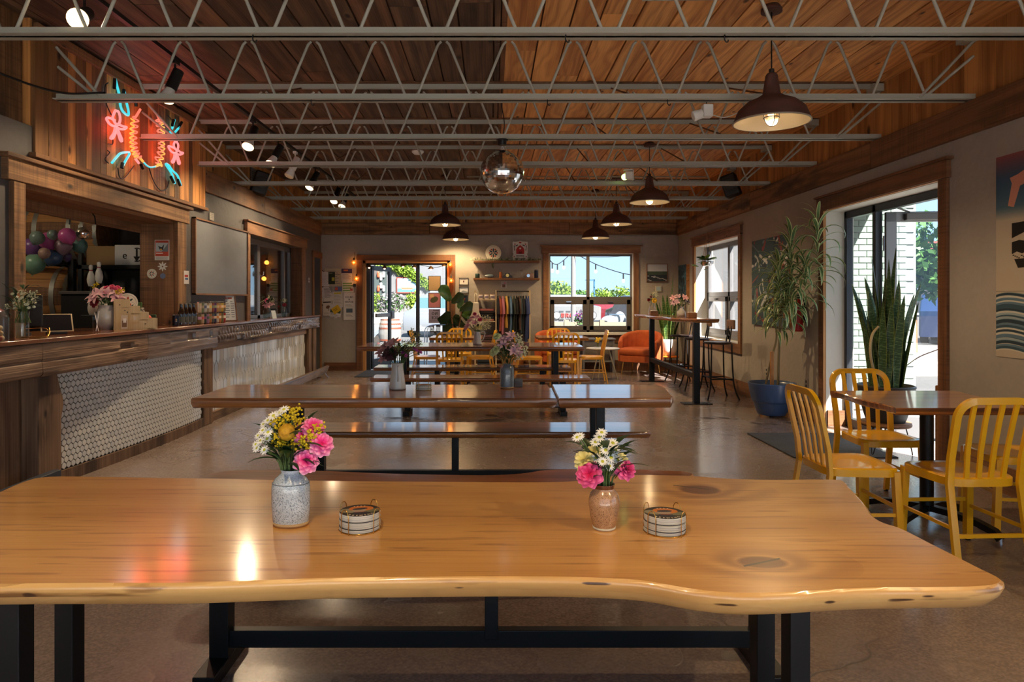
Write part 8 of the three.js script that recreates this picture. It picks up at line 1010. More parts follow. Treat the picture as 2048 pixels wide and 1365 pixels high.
// ---------------------------------------------------------------- on the window wall
const wallR = (name, lab, cat, d0, d1, y0, y1, th, map, frame, group) => { const f = thing(name, lab, cat, [XR, (y0 + y1) / 2, -(d0 + d1) / 2], -PI / 2, group), w = (d1 - d0) / 2, h = (y1 - y0) / 2; mesh('canvas', T(sheet(2 * w, 2 * h, th), 0, 0, th / 2), [M.honey, M.honey, M.honey, M.honey, map, M.honey], f); if (frame) mesh('frame', [bx(-w - 0.012, -w, -h, h, 0, th + 0.01), bx(w, w + 0.012, -h, h, 0, th + 0.01), bx(-w - 0.012, w + 0.012, -h - 0.012, -h, 0, th + 0.01), bx(-w - 0.012, w + 0.012, h, h + 0.012, 0, th + 0.01)], frame, f); return f; };
{
  const abstract = (w, h, base, strokes, n, sd) => printM(w, h, (g) => { g.fillStyle = base; g.fillRect(0, 0, w, h); let s = sd; const q = () => { s = (s * 16807) % 2147483647; return s / 2147483647; }; for (let i = 0; i < n; i++) { g.strokeStyle = strokes[Math.floor(q() * strokes.length)]; g.lineWidth = 2 + q() * 9; g.beginPath(); const x = q() * w, y = q() * h; g.moveTo(x, y); g.quadraticCurveTo(x + (q() - 0.5) * 70, y + (q() - 0.5) * 70, x + (q() - 0.5) * 110, y + (q() - 0.5) * 110); g.stroke(); } }, 0.6);
  wallR('painting', 'dark teal abstract painting behind the dracaena', 'painting', 8.35, 9.55, 1.03, 2.17, 0.03, abstract(256, 256, '#2e4a50', ['#6a7c80', '#b8bcb8', '#1c2c34', '#3c6068', '#8a3c34', '#d0d0cc', '#22383e'], 90, 11)); wallR('painting', 'narrow blue-black branch painting with a raw wood edge in the corner', 'painting', 12.66, 13.2, 1.38, 2.02, 0.06, abstract(128, 160, '#2a4654', ['#0f1c26', '#4a7284', '#16262e', '#0c141a'], 50, 5));
  // painted banner
  const bm = printM(512, 1024, (g, w, h) => { g.fillStyle = '#b5a894'; g.fillRect(0, 0, w, h); const gr = g.createLinearGradient(0, 0, 0, 330); gr.addColorStop(0, '#8a4a4a'); gr.addColorStop(0.35, '#35506a'); gr.addColorStop(0.8, '#4a6878'); gr.addColorStop(1, '#b5a894'); g.fillStyle = gr; g.fillRect(0, 0, w, 330); g.fillStyle = '#c98a74'; g.beginPath(); g.moveTo(60, 260); g.lineTo(80, 150); g.lineTo(70, 120); g.lineTo(110, 110); g.lineTo(190, 70); g.lineTo(300, 60); g.lineTo(300, 130); g.lineTo(180, 150); g.lineTo(120, 170); g.lineTo(90, 270); g.fill(); g.beginPath(); g.moveTo(160, 280); g.lineTo(220, 170); g.lineTo(260, 270); g.fill(); g.fillStyle = '#15110f'; g.beginPath(); g.moveTo(80, 350); g.lineTo(430, 340); g.lineTo(430, 560); g.lineTo(110, 575); g.lineTo(80, 500); g.fill(); g.fillStyle = '#b5a894'; g.beginPath(); g.moveTo(80, 420); for (let i = 0; i <= 10; i++) g.lineTo(80 + i * 35, 425 - (i % 3) * 14); for (let i = 10; i >= 0; i--) g.lineTo(80 + i * 35, 445 - (i % 2) * 8); g.fill(); g.beginPath(); g.moveTo(80, 505); for (let i = 0; i <= 14; i++) g.lineTo(80 + i * 25, 505 - (i % 2) * 12); g.lineTo(430, 530); g.lineTo(80, 530); g.fill(); g.fillStyle = '#15110f'; for (let i = 0; i < 40; i++) g.fillRect(84 + (i * 53) % 340, 508 + (i * 17) % 24, 8, 5); g.strokeStyle = '#8a806e'; g.lineWidth = 3; g.beginPath(); g.moveTo(0, 690); g.lineTo(w, 694); g.stroke(); const cs = ['#5a7484', '#37505f', '#8fa0a4', '#2a3a46', '#c2bfb2']; for (let i = 0; i < 46; i++) { g.strokeStyle = cs[i % 5]; g.lineWidth = 5 + (i * 7) % 16; g.beginPath(); const y = 720 + (i * 37) % 290; g.moveTo(-20, y); g.bezierCurveTo(100, y - 70, 200, y + 60, 530, y - 20 + (i % 5) * 12); g.stroke(); } }, 0.9);
  const b = wallR('painted_banner', 'unstretched painted cloth banner of gulls, village and waves', 'banner', 4.0, 4.96, 0.96, 2.38, 0.006, bm); b.rotation.y = -PI / 2;
  { const e = thing('fire_extinguisher', 'red fire extinguisher hung behind the dracaena leaves', 'extinguisher', [XR - 0.08, 1.0, -8.0]); mesh('cylinder', lathe([[0, 0], [0.05, 0], [0.055, 0.02], [0.055, 0.3], [0.03, 0.36], [0.015, 0.38], [0, 0.38]], 24), plain(178, 28, 26, 0.35), e); mesh('label', T(new THREE.CylinderGeometry(0.0555, 0.0555, 0.12, 20, 1, true, -2.6, 1.8), 0, 0.18, 0), plain(220, 214, 200, 0.6), e); mesh('valve', [cyl(V(0, 0.37, 0), V(0, 0.42, 0), 0.018, 10), rbx(-0.08, 0.02, 0.42, 0.435, -0.01, 0.01, 0.003), tube([[0.01, 0.4, 0], [0.06, 0.36, 0.02], [0.065, 0.2, 0.03], [0.06, 0.1, 0.03]], 0.009, 16, 6)], M.black, e); mesh('bracket', rbx(0.05, 0.08, 0.1, 0.3, -0.03, 0.03, 0.004), M.dark, e); }
  for (const [d, y, lab] of [[8.75, 0.38, 'white wall outlet behind the blue planter'], [7.95, 0.4, 'white wall outlet between planter and side door'], [9.1, 0.42, 'white outlet with a plugged cord near the planter']]) { const o = thing('wall_outlet', lab, 'outlet', [XR, y, -d], -PI / 2); mesh('plate', rbx(-0.04, 0.04, -0.06, 0.06, 0, 0.008, 0.003), plain(170, 162, 152, 0.5), o); mesh('socket', [rbx(-0.015, 0.015, 0.01, 0.04, 0.008, 0.0095, 0.001), rbx(-0.015, 0.015, -0.04, -0.01, 0.008, 0.0095, 0.001)], M.dark, o); }
  solo('glass_float', ball(0.06, 0, 0, 0, 24, 16), phy({ color: col(40, 84, 52), roughness: 0.15, clearcoat: 1 }), 'dark green glass float on the side door casing ledge', 'float', [XR + 0.1, 0.72, -5.66]);
  solo('float_pedestal', [rbx(-0.06, 0.06, 0, 0.66, -0.06, 0.06, 0.01)], M.trim, 'slim wooden pedestal carrying the green float', 'pedestal', [XR + 0.1, 0, -5.66]);
}
// ---------------------------------------------------------------- outdoors
const G0 = -0.14;
struct('ground', bx(-150, 160, G0 - 0.1, G0, -260, 60, 'x', [0, 0]), M.asphalt, 'pale asphalt car park');
struct('sidewalk', [bx(-12, 12, G0, -0.02, ZB - 2.2, ZB - 0.25), bx(XR + 0.5, 6.4, G0, -0.02, ZB - 2.2, 6)], std({ map: plasterMap([128, 126, 121], [114, 112, 107], 1), roughness: 0.9 }), 'concrete walk round the building');
struct('patio', bx(-9, 9, G0, -0.02, ZF + 0.25, 11), std({ map: plasterMap([226, 222, 214], [206, 202, 194], 1), roughness: 0.9 }), 'added pale slab bouncing sun indoors, outside the added garage doors');  // unseen pale slab, added to bounce sunlight up to the ceiling
const leafClump = (n, rx, ry, rz, s, fill = 0.5) => { const pos = [], nor = []; for (let i = 0; i < n; i++) { const u = rnd() * 2 - 1, a = rnd() * 2 * PI, k = Math.sqrt(1 - u * u), r = Math.pow(rnd(), fill), c = V(k * Math.cos(a) * r * rx, u * r * ry, k * Math.sin(a) * r * rz), q = new THREE.Quaternion().setFromEuler(new THREE.Euler(rnd() * 6, rnd() * 6, rnd() * 6)), z = s * rr(0.6, 1.3), v = [V(-z, 0, 0), V(0, -z * 0.45, 0), V(z, 0, 0), V(0, z * 0.45, 0)].map((p) => p.applyQuaternion(q).add(c)), nn = V(0, 0, 1).applyQuaternion(q); for (const j of [0, 1, 2, 0, 2, 3]) { pos.push(v[j].x, v[j].y, v[j].z); nor.push(nn.x, nn.y, nn.z); } } const g = new THREE.BufferGeometry(); g.setAttribute('position', new THREE.Float32BufferAttribute(pos, 3)); g.setAttribute('normal', new THREE.Float32BufferAttribute(nor, 3)); g.setAttribute('uv', new THREE.Float32BufferAttribute(new Float32Array(pos.length / 3 * 2), 2)); return g; };
function tree(label, x, d, h, r, m, n = 700, group = 'trees beyond the car park') { const t = thing('leafy_tree', label, 'tree', [x, G0, -d], 0, group); mesh('trunk', cyl(V(0, 0, 0), V(0, h * 0.55, 0), r * 0.09, 7, r * 0.05), M.trimDark, t); mesh('crown', [T(leafClump(n, r, h * 0.32, r, r * 0.14), 0, h * 0.66, 0), T(leafClump(n >> 1, r * 0.7, h * 0.2, r * 0.7, r * 0.14), r * 0.5, h * 0.55, r * 0.2)], m, t); return t; }
tree('bright green tree standing beside the pole outside the back window', 3.85, 41, 2.75, 1.05, M.leafSun, 1400, 'trees near the car park');
for (let i = 0; i < 13; i++) tree('distant tree in the line beyond the car park', 9 + i * 2.4 + rr(-0.6, 0.6), 132 + rr(0, 14), rr(3.4, 4.8), rr(1.8, 2.5), i % 3 ? M.leafSun : M.leaf, 380, 'tree line beyond the car park');
tree('drooping tree beside the white building', -8.1, 40, 5.5, 1.1, M.leaf, 1600, 'trees near the car park'); tree('tall shrub tree outside the side window', 10.6, 30, 5.2, 1.5, M.leaf, 1400, 'trees near the side patio'); tree('low tree behind the open side door', 12.2, 20, 4.2, 1.1, M.leaf, 900, 'trees near the side patio');
{ // white building with vine
  const b = thing('white_building', 'white rendered building with a climbing vine across the car park', 'building', [0, 0, -48]); const wm = std({ map: plasterMap([96, 96, 97], [89, 89, 90], 1), roughness: 0.9 }); mesh('wall', bx(-20, 0.6, G0, 6.5, -1, 0), wm, b); mesh('doorway', bx(-4.5, -3.9, G0, 2.3, 0, 0.03), plain(104, 108, 112, 0.6), b); mesh('roof_edge', bx(-20, 0.7, 6.5, 6.7, -1.1, 0.15), M.winFrame, b);
  mesh('vine', [[-7.4, 3.85, 0.7, 0.25], [-6.6, 3.65, 0.7, 0.35], [-5.9, 3.35, 0.7, 0.4], [-5.3, 3.0, 0.55, 0.4], [-4.8, 2.65, 0.5, 0.36], [-4.4, 2.4, 0.3, 0.34], [-6.2, 3.9, 0.8, 0.2]].map(([x, y, a, c]) => T(leafClump(420, a, c, 0.15, 0.12), x, y, 0.15)), M.leafSun, b);
  const s = thing('ship_sign', 'framed sign of a sailing ship on the white building', 'sign', [-5.85, 2.4, -47.9]); mesh('frame', [bx(-0.72, 0.72, -0.55, 0.55, -0.04, 0.03)], plain(120, 42, 22, 0.6), s); mesh('painting', T(plane(1.3, 0.96), 0, 0, 0.035), printM(160, 120, (g) => { g.fillStyle = '#6f95ae'; g.fillRect(0, 0, 160, 120); g.fillStyle = '#3f6a86'; g.fillRect(0, 88, 160, 32); g.fillStyle = '#e8e6dc'; g.fillRect(36, 16, 44, 54); g.fillRect(84, 24, 34, 46); g.fillStyle = '#b0533a'; g.beginPath(); g.moveTo(24, 78); g.lineTo(140, 78); g.lineTo(124, 96); g.lineTo(40, 96); g.fill(); }), s); mesh('post', cyl(V(0.3, -0.5, 0), V(0.3, -1.9, 0.1), 0.03, 6), M.winFrame, s);
  struct('kerb', bx(-14, -2.8, G0, 0.56, -45.2, -47.8), std({ color: col(196, 186, 170), roughness: 0.9 }), 'raised planting bed with a stone kerb');
  const bush = (x, w, h, m, fl, lab) => { const t = thing('flower_bush', lab, 'bush', [x, 0.56, -45.9]); mesh('foliage', T(leafClump(520, w, h, 0.5, 0.13), 0, h * 0.8, 0), m, t); if (fl) mesh('blossoms', T(leafClump(420, w, h, 0.5, 0.12, 0.2), 0, h * 0.9, 0.12), fl, t); }; const wf = std({ color: col(120, 114, 114), side: THREE.DoubleSide, roughness: 0.8 }); bush(-7.9, 0.9, 0.75, M.leafSun, null, 'green bush beside the pale flowering one'); bush(-6.6, 1.05, 0.72, M.leaf, wf, 'rounded bush covered in pale pink blossoms'); bush(-5.2, 0.55, 0.85, M.leafSun, null, 'feathery green bush next to the parked silver car');
  const mu = thing('mural_panel', 'dark mural panel with buoys at the white building', 'mural', [-7.6, 1.9, -46.9]); mesh('panel', bx(-0.75, 0.5, -1.3, 1.7, -0.05, 0), plain(52, 62, 60, 0.8), mu); for (let i = 0; i < 9; i++) mesh('buoy', T(new THREE.CapsuleGeometry(0.09, 0.24, 4, 10), -0.05 + (i % 3) * 0.18, 1.2 - Math.floor(i / 3) * 0.75 - (i % 2) * 0.2, 0.08), i % 3 ? plain(226, 224, 220, 0.6) : plain(206, 76, 40, 0.6), mu);
}
barrel('old planter barrel outside the entrance, hoops rusted orange', [-3.15, G0, -21.5], 0.4, null, 1.02, 'planter barrels', true).children[0].children.forEach((c) => { if (c.name === 'hoop') c.material = M.rustHoop ?? (M.rustHoop = plain(110, 52, 30, 0.8, 0, { side: THREE.DoubleSide })); if (c.name === 'stave') c.material = M.greyStave ?? (M.greyStave = plain(112, 108, 103, 0.9)); });
solo('planter_box', [bx(-0.6, 0.6, 0, 0.7, -0.4, 0.4)], plain(96, 104, 110, 0.7), 'grey planter box seen through the open entrance leaf', 'planter', [-4.0, G0, -22.5]);
// vehicles
const tyre = plain(26, 26, 28, 0.8);
function car(name, label, profile, wins, c, W, pos, turn, extra) { const t = thing(name, label, 'car', pos, turn, 'parked vehicles'), body = phy({ color: col(...c), roughness: 0.35, clearcoat: 0.7, metalness: 0.2 }), g = extrude(profile, W - 0.16, 0.08, 3); g.translate(0, 0, -(W - 0.16) / 2); mesh('body', toCreasedNormals(g, 0.6), body, t); const gl = plain(40, 52, 58, 0.08); for (const w of wins) { const q = extrude(w, W - 0.02); q.translate(0, 0, -(W - 0.02) / 2); mesh('side_window', q, gl, t); } const x0 = Math.min(...profile.map((p) => p[0])), x1 = Math.max(...profile.map((p) => p[0])); for (const x of [x0 + (x1 - x0) * 0.19, x0 + (x1 - x0) * 0.8]) for (const s of [-1, 1]) { const w = mesh('wheel', R(new THREE.CylinderGeometry(0.34, 0.34, 0.22, 22), 'X', PI / 2), tyre, t); w.position.set(x, 0.34, s * (W / 2 - 0.08)); mesh('hub', R(new THREE.CylinderGeometry(0.2, 0.2, 0.24, 16), 'X', PI / 2), M.alu, w); } extra?.(t, body, gl); return t; }
const suv = [[-2.2, 0.35], [2.2, 0.35], [2.25, 0.7], [2.15, 0.95], [1.2, 1.1], [0.5, 1.58], [-0.2, 1.66], [-1.7, 1.62], [-2.15, 1.1]], suvW = [[[1.05, 1.1], [0.45, 1.5], [-0.5, 1.56], [-0.5, 1.1]], [[-0.6, 1.1], [-0.6, 1.56], [-1.6, 1.52], [-1.9, 1.1]]];
const front = (t, W, x = 2.2) => { mesh('windscreen', (() => { const q = sweep([V(1.22, 1.12, 0), V(0.54, 1.57, 0)], W - 0.3, 0.02, V(1, 0, 0)); q.translate(0.06, 0.03, 0); return q; })(), plain(60, 84, 84, 0.06), t); for (const s of [-1, 1]) mesh('headlight', T(new THREE.SphereGeometry(0.16, 14, 10).scale(0.5, 0.6, 1.2), x - 0.04, 0.84, s * (W / 2 - 0.28)), plain(225, 230, 232, 0.1, 0.3), t); mesh('grille', bx(x + 0.02, x + 0.06, 0.5, 0.68, -0.5, 0.5), M.dark, t); mesh('number_plate', bx(x + 0.06, x + 0.07, 0.52, 0.64, -0.24, 0.24), M.white, t); };
car('parked_car', 'silver sport utility car facing the glazed entrance', suv, suvW, [110, 113, 116], 1.85, [-2.15, G0, -30], -PI / 2 - 0.25, (t) => front(t, 1.85));
const font = await new FontLoader().loadAsync('fonts/droid/droid_sans_bold.typeface.json');
const boxy = [[-2.0, 0.45], [2.05, 0.45], [2.08, 1.04], [0.85, 1.08], [0.5, 1.42], [-1.95, 1.46]], boxW = [[[0.72, 1.1], [0.44, 1.36], [-0.6, 1.38], [-0.6, 1.1]]];
car('parked_truck', 'white boxy off-road truck with red grille lettering outside the back window', boxy, boxW, [112, 112, 111], 1.8, [2.98, G0, -28.5], -PI / 2 + 0.06, (t) => { t.scale.setScalar(1.14); mesh('windscreen', sweep([V(0.92, 1.1, 0), V(0.62, 1.38, 0)], 1.5, 0.02, V(1, 0, 0)), plain(50, 64, 64, 0.06), t); for (const s of [-1, 1]) mesh('headlight', R(new THREE.CylinderGeometry(0.13, 0.13, 0.06, 22), 'Z', PI / 2).translate(2.16, 0.82, s * 0.6), M.dark, t); for (const s of [-1, 1]) mesh('headlight_glass', R(new THREE.CylinderGeometry(0.1, 0.1, 0.07, 22), 'Z', PI / 2).translate(2.165, 0.82, s * 0.6), M.white, t); for (const y of [0.95, 0.68]) for (let i = 0; i < 5; i++) mesh('vent_slot', bx(2.15, 2.17, y - 0.02, y + 0.02, -0.55 + i * 0.23, -0.4 + i * 0.23), M.dark, t); const tg = new TextGeometry('BRONCO', { font, size: 0.13, depth: 0.02, curveSegments: 3 }); tg.computeBoundingBox(); tg.translate(-tg.boundingBox.max.x / 2, -0.065, 0); tg.scale(1.25, 1, 1); tg.rotateY(PI / 2); mesh('lettering', T(tg, 2.155, 0.82, 0), plain(190, 40, 36, 0.5), t); mesh('bumper', bx(2.08, 2.25, 0.32, 0.48, -0.88, 0.88), M.dark, t); });
car('parked_car', 'red car beyond the motorcycle', suv.map(([x, y]) => [x, y * 0.9]), suvW.map((w) => w.map(([x, y]) => [x, y * 0.9])), [92, 18, 24], 1.8, [6.5, G0, -40], PI / 2); car('parked_car', 'dark navy car next to the red one', suv, suvW, [40, 52, 80], 1.85, [7.25, G0, -34], PI / 2 + 0.2, (t) => front(t, 1.85)); car('parked_car', 'blue car across the street from the side door', suv, suvW, [34, 50, 84], 1.85, [16.5, G0, -24.5], 0.9);
solo('shipping_container', bx(-1.3, 1.3, 0, 1.66, -1.2, 1.2), plain(120, 46, 24, 0.6), 'orange container behind the parked cars', 'container', [6.4, G0, -47]);
{ const m = thing('motorcycle', 'white motorcycle parked outside the back window', 'motorcycle', [3.55, G0, -21.5], 0.5), wm = plain(128, 130, 130, 0.35); for (const x of [-0.65, 0.65]) { mesh('wheel', T(new THREE.TorusGeometry(0.28, 0.06, 10, 26), x, 0.34, 0), tyre, m); mesh('rim', T(new THREE.TorusGeometry(0.18, 0.015, 6, 22), x, 0.34, 0), M.chrome, m); } mesh('tank', T(ball(0.22, 0, 0, 0, 18, 12).scale(1.5, 0.8, 0.8), 0.15, 0.85, 0), wm, m); mesh('fairing', T(ball(0.2, 0, 0, 0, 16, 12).scale(0.9, 1.5, 1.1), 0.55, 0.85, 0), wm, m); mesh('seat', rbx(-0.6, 0, 0.78, 0.88, -0.14, 0.14, 0.04), M.black, m); mesh('engine', rbx(-0.25, 0.3, 0.3, 0.65, -0.16, 0.16, 0.04), M.aluDark, m); mesh('fork', [cyl(V(0.65, 0.34, 0.1), V(0.45, 1.05, 0.1), 0.025, 8), cyl(V(0.65, 0.34, -0.1), V(0.45, 1.05, -0.1), 0.025, 8), cyl(V(0.42, 1.05, -0.35), V(0.42, 1.05, 0.35), 0.018, 8)], M.chrome, m); mesh('exhaust', cyl(V(0.2, 0.3, 0.2), V(-0.8, 0.36, 0.24), 0.05, 10), M.chrome, m); }
{ // patio before the back window
  const wf = plain(120, 106, 86, 0.8), f = thing('timber_fence', 'low tan fence with rope outside the back window', 'fence', [2.6, G0, -18.5]); for (let i = 0; i < 2; i++) mesh('rail', bx(-1.6, 1.2, 0.62 - i * 0.52, 0.92 - i * 0.42, -0.03, 0.03), wf, f); for (const x of [-1.5, -0.6, 0.35, 1.1]) mesh('post', bx(x - 0.06, x + 0.06, 0, 0.98, -0.06, 0.06), wf, f); mesh('rope', tube([[-1.5, 0.72, 0.08], [-1.05, 0.55, 0.08], [-0.6, 0.7, 0.08], [-0.1, 0.54, 0.08], [0.35, 0.72, 0.08], [0.8, 0.55, 0.08]], 0.02, 40, 6), plain(120, 98, 74, 0.9), f);
  solo('light_pole', cyl(V(0, 0, 0), V(0, 4.2, 0), 0.075, 12, 0.06), plain(106, 103, 100, 0.9), 'weathered wooden pole carrying the festoon lights', 'pole', [2.27, G0, -19.2]);
  { const b = thing('flower_box', 'planter of purple flowers by the wooden pole', 'planter', [2.33, G0, -18.0]); mesh('box', bx(-0.13, 0.13, 0, 0.86, -0.13, 0.13), plain(120, 108, 90, 0.8), b); mesh('foliage', T(leafClump(160, 0.22, 0.16, 0.2, 0.05), 0, 0.98, 0), M.leaf, b); mesh('blossoms', T(leafClump(120, 0.26, 0.14, 0.2, 0.045), 0.05, 1.12, 0.05), std({ color: col(96, 44, 110), side: THREE.DoubleSide }), b); }
  const ad = thing('adirondack_chair', 'grey slatted garden chair outside the back window', 'garden chair', [4.2, -0.02, -15.2], 0.7), gm = plain(126, 128, 130, 0.8); for (let i = 0; i < 5; i++) mesh('back_slat', R(bx(-0.28 + i * 0.115, -0.18 + i * 0.115, 0.3, 0.98, -0.012, 0.012, 'y'), 'X', -0.35), gm, ad); for (let i = 0; i < 5; i++) mesh('seat_slat', bx(-0.27, 0.28, 0.36 - i * 0.02, 0.38 - i * 0.02, 0.02 + i * 0.1, 0.1 + i * 0.1), gm, ad); for (const s of [-1, 1]) { mesh('armrest', bx(s * 0.3 - 0.06, s * 0.3 + 0.06, 0.55, 0.57, -0.25, 0.5), gm, ad); mesh('leg', bx(s * 0.29 - 0.02, s * 0.29 + 0.02, 0, 0.56, 0.4, 0.48), gm, ad); }
  solo('white_planter', rbx(-0.55, 0.55, 0, 0.55, -0.25, 0.25, 0.02), plain(126, 126, 124, 0.6), 'long white planter trough outside the back window', 'planter', [3.05, -0.02, -15.5]);
  solo('light_pole', cyl(V(0, 0, 0), V(0, 2.6, 0), 0.06, 10), plain(106, 103, 100, 0.9), 'second wooden pole at the end of the festoon lights', 'pole', [5.42, G0, -17]);
  const fest = (pts, bulbs, lab) => { const c = new THREE.CatmullRomCurve3(pts.map((p) => V(...p))), f = thing('festoon_lights', lab, 'string lights'); mesh('wire', new THREE.TubeGeometry(c, 60, 0.012, 5), M.black, f); const bg = std({ color: col(240, 226, 200), emissive: new THREE.Color(1, 0.85, 0.6), emissiveIntensity: 0.5 }); for (const t of bulbs) { const p = c.getPoint(t); const s = mesh('socket', cyl(V(0, 0, 0), V(0, -0.16, 0), 0.02, 6), M.black, f); s.position.copy(p); const b = mesh('bulb', T(ball(0.04, 0, 0, 0, 10, 8).scale(1, 1.3, 1), 0, -0.2, 0), bg, f); b.position.copy(p); } };
  fest([[0.95, 2.5, ZB - 0.24], [1.35, 2.36, -16.5], [1.72, 2.3, -18.0], [2.2, 2.65, -19.1]], [0.5, 0.66, 0.82], 'festoon bulbs strung from the building to the pole'); fest([[2.3, 2.65, -19.1], [3.0, 2.25, -18.6], [3.9, 2.0, -18], [5.4, 2.3, -17]], [0.25, 0.52, 0.66], 'festoon bulbs sagging away from the pole');
  for (const [y, s] of [[3.6, 0.9], [3.0, 0.8], [2.4, 0.6]]) solo('power_line', tube([[-4, y + 4, -60], [8, y + 2.6, -58], [14, y + 3.2, -56], [26, y + 6, -54]], 0.025, 40, 4), M.dark, 'overhead utility wire beyond the car park', 'wire', null, 0, 'overhead wires');
  for (const [x, d, lab] of [[-4, 60, 'wooden utility pole behind the white building'], [26, 54, 'wooden utility pole beyond the side street']]) solo('utility_pole', cyl(V(0, 0, 0), V(0, 10, 0), 0.14, 8), M.trimDark, lab, 'utility pole', [x, G0, -d]);
  { const l = thing('street_lamp', 'slim blue street lamp beyond the cars', 'street lamp', [8.9, G0, -60]); mesh('pole', cyl(V(0, 0, 0), V(0, 3.3, 0), 0.07, 8), plain(44, 84, 110, 0.5), l); mesh('head', bx(-0.75, 0.05, 3.2, 3.3, -0.1, 0.1), plain(44, 84, 110, 0.5), l); }
  const ch = thing('metal_chair_stack', 'chrome frame chair standing outside the entrance glass', 'chair', [-1.1, -0.02, -14.25], 0.15); mesh('frame', [0, 0.05].flatMap((o) => [tube([[-0.24 - o, 0, 0.2], [-0.23 - o, 0.6, 0.1], [-0.2 - o, 0.82, 0.06], [0, 0.88, 0.05], [0.2 + o, 0.82, 0.06], [0.23 + o, 0.6, 0.1], [0.24 + o, 0, 0.2]], 0.013, 50, 7), tube([[-0.22 - o, 0, -0.25], [-0.22 - o, 0.45, -0.2], [-0.23 - o, 0.5, 0.1]], 0.012, 20, 6), tube([[0.22 + o, 0, -0.25], [0.22 + o, 0.45, -0.2], [0.23 + o, 0.5, 0.1]], 0.012, 20, 6)]), M.chrome, ch); for (const x of [-0.13, 0, 0.13]) mesh('back_slat', rbx(x - 0.045, x + 0.045, 0.5, 0.87, 0.04, 0.055, 0.004), M.dark, ch); mesh('seat', rbx(-0.22, 0.22, 0.44, 0.47, -0.22, 0.16, 0.01), M.dark, ch);
}
{ // on the entrance glass
  const z = ZB - 0.115, P = (x0, y0, x1, y1, lab, draw) => { const [a, b] = bw(x0, y0), [c, d] = bw(x1, y1); solo('door_poster', sheet((c - a) * 1.01, (b - d) * 1.01), printM(96, 120, draw), lab, 'poster', [(a + c) / 2 - 0.005, (b + d) / 2, z]); };
  P(856, 552, 881, 582, 'plain tan poster at the top of the entrance glass', (g) => { g.fillStyle = '#201c18'; g.fillRect(0, 0, 96, 120); g.fillStyle = '#a98c66'; g.fillRect(5, 3, 86, 112); }); P(856, 586, 881, 616.5, 'pink poster with a dark animal on the entrance glass', (g) => { g.fillStyle = '#201c18'; g.fillRect(0, 0, 96, 120); g.fillStyle = '#b4727c'; g.fillRect(5, 4, 86, 112); g.fillStyle = '#4a4a30'; g.beginPath(); g.ellipse(46, 54, 32, 22, -0.5, 0, 7); g.fill(); g.fillStyle = '#c8a478'; g.fillRect(12, 12, 30, 24); }); P(857, 619, 880, 647, 'violet paper notice with reversed lettering on the entrance glass', (g) => { g.fillStyle = '#8c84a4'; g.fillRect(0, 0, 96, 120); g.save(); g.translate(96, 0); g.scale(-1, 1); g.fillStyle = '#22222c'; g.font = 'bold 34px sans-serif'; g.fillText('NO', 20, 50); g.fillText('ICE', 20, 86); g.fillRect(10, 8, 50, 5); g.fillRect(10, 100, 76, 3); g.restore(); });
  const f = thing('cone_light_garland', 'string of small tin cone lights across the entrance', 'string lights'); mesh('wire', tube([[-2.42, 2.08, ZB - 0.06], [-1.9, 2.03, ZB - 0.06], [-1.5, 2.06, ZB - 0.06], [-1.1, 2.0, ZB - 0.06], [-0.86, 2.07, ZB - 0.06]], 0.005, 40, 5), M.black, f); for (const [x, y] of [[-2.38, 2.0], [-2.08, 1.98], [-1.72, 2.02], [-1.5, 2.0], [-1.18, 1.97], [-0.92, 2.02]]) { const c = mesh('tin_cone', lathe([[0.01, 0.06], [0.02, 0.05], [0.06, 0.0], [0.055, 0.0], [0.0, 0.05]], 18), M.coneTin ?? (M.coneTin = plain(96, 70, 48, 0.5, 0.5)), f); c.position.set(x, y, ZB - 0.06); mesh('bulb', ball(0.02, 0, -0.005, 0, 10, 8), std({ color: col(255, 225, 180), emissive: new THREE.Color(1, 0.7, 0.4), emissiveIntensity: 1.5 }), c); }
}
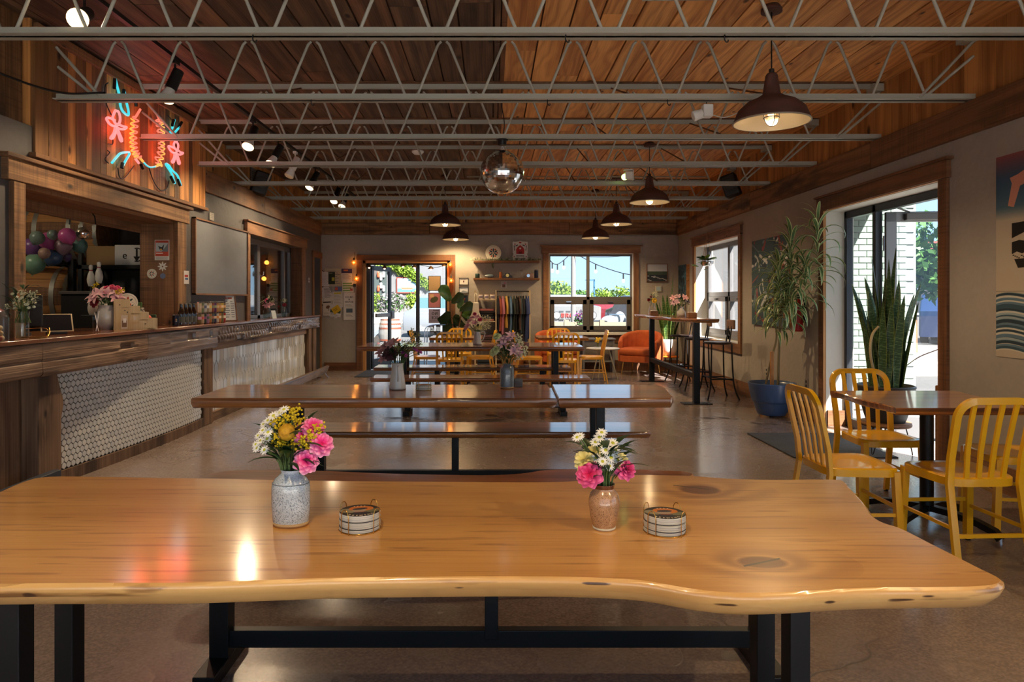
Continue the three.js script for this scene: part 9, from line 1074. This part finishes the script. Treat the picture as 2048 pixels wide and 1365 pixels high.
{ // side patio: boarded canopy, eaves, green brick pier, white pillar, street beyond
  const c = struct('canopy', null, null, 'white boarded canopy outside the side door'), wm = plain(196, 198, 200, 0.7); for (let i = 0; i < 7; i++) mesh('board', bx(XR + 0.32 + i * 0.115, XR + 0.42 + i * 0.115, 2.6, 2.63, -9.4, 3, 'z'), wm, c); mesh('fascia', bx(XR + 1.12, XR + 1.16, 2.55, 2.75, -9.4, 3, 'z'), wm, c); mesh('roofing', bx(XR + 0.3, XR + 1.15, 2.635, 2.7, -9.4, 3, 'z'), M.winFrame, c);
  struct('roof', [bx(XR + 0.3, XR + 0.5, 3.2, 3.6, -14, 4), bx(XL - 0.5, XR + 0.5, HC + 0.15, HC + 0.35, ZB - 0.4, ZF + 0.4), bx(-7.9, XL - 0.3, 3.01, 3.2, -12.8, -0.8)], M.winFrame, 'flat roof with eaves');
  const p = struct('wall_pier', null, null, 'pale green brick pier beside the side door'); mesh('mortar', bx(XR + 0.35, 5.3, 0, 2.6, -8.65, -8.9), plain(120, 126, 120, 0.9), p); const gb = [plain(112, 126, 112, 0.8), plain(106, 120, 108, 0.8)], bg = new THREE.BoxGeometry(0.19, 0.066, 0.02); for (let r = 0; r < 34; r++) for (let i = 0; i < 6; i++) { const m = mesh('brick', bg, gb[(r + i) % 2], p); m.position.set(XR + 0.46 + i * 0.2 + (r % 2) * 0.1, 0.04 + r * 0.076, -8.645); }
  solo('white_pillar', (() => { const pts = []; for (let i = 0; i <= 12; i++) { const t = i / 12; pts.push([0.42 + 1.5 * Math.pow(1 - t, 2.2), t * 4.2]); } return T(extrude([[-0.42, 0], ...pts, [-0.42, 4.2]], 0.4, 0.01), 0, 0, -0.2); })(), plain(84, 84, 84, 0.8), 'white flared concrete pillar outside the side window', 'pillar', [6.2, G0, -18.6]);
  const b = thing('red_roof_house', 'pale house with a red roof across the street from the side door', 'house', [20, G0, -30], -0.5); mesh('wall', bx(-5, 5, 0, 2.6, -3, 3), plain(110, 109, 107, 0.9), b); mesh('roof', T(R(extrude([[-3.4, 0], [3.4, 0], [0, 1.5]], 10.6), 'Y', PI / 2), -5.3, 2.6, 0), plain(92, 36, 26, 0.8), b); for (let i = 0; i < 4; i++) { const w = mesh('window', bx(-4 + i * 2.2, -2.9 + i * 2.2, 0.9, 2.0, 3, 3.04), M.white, b); mesh('pane', bx(-3.9 + i * 2.2, -3.0 + i * 2.2, 1.0, 1.9, 3.04, 3.05), M.dark, w); }
}
renderer.render(scene, camera);
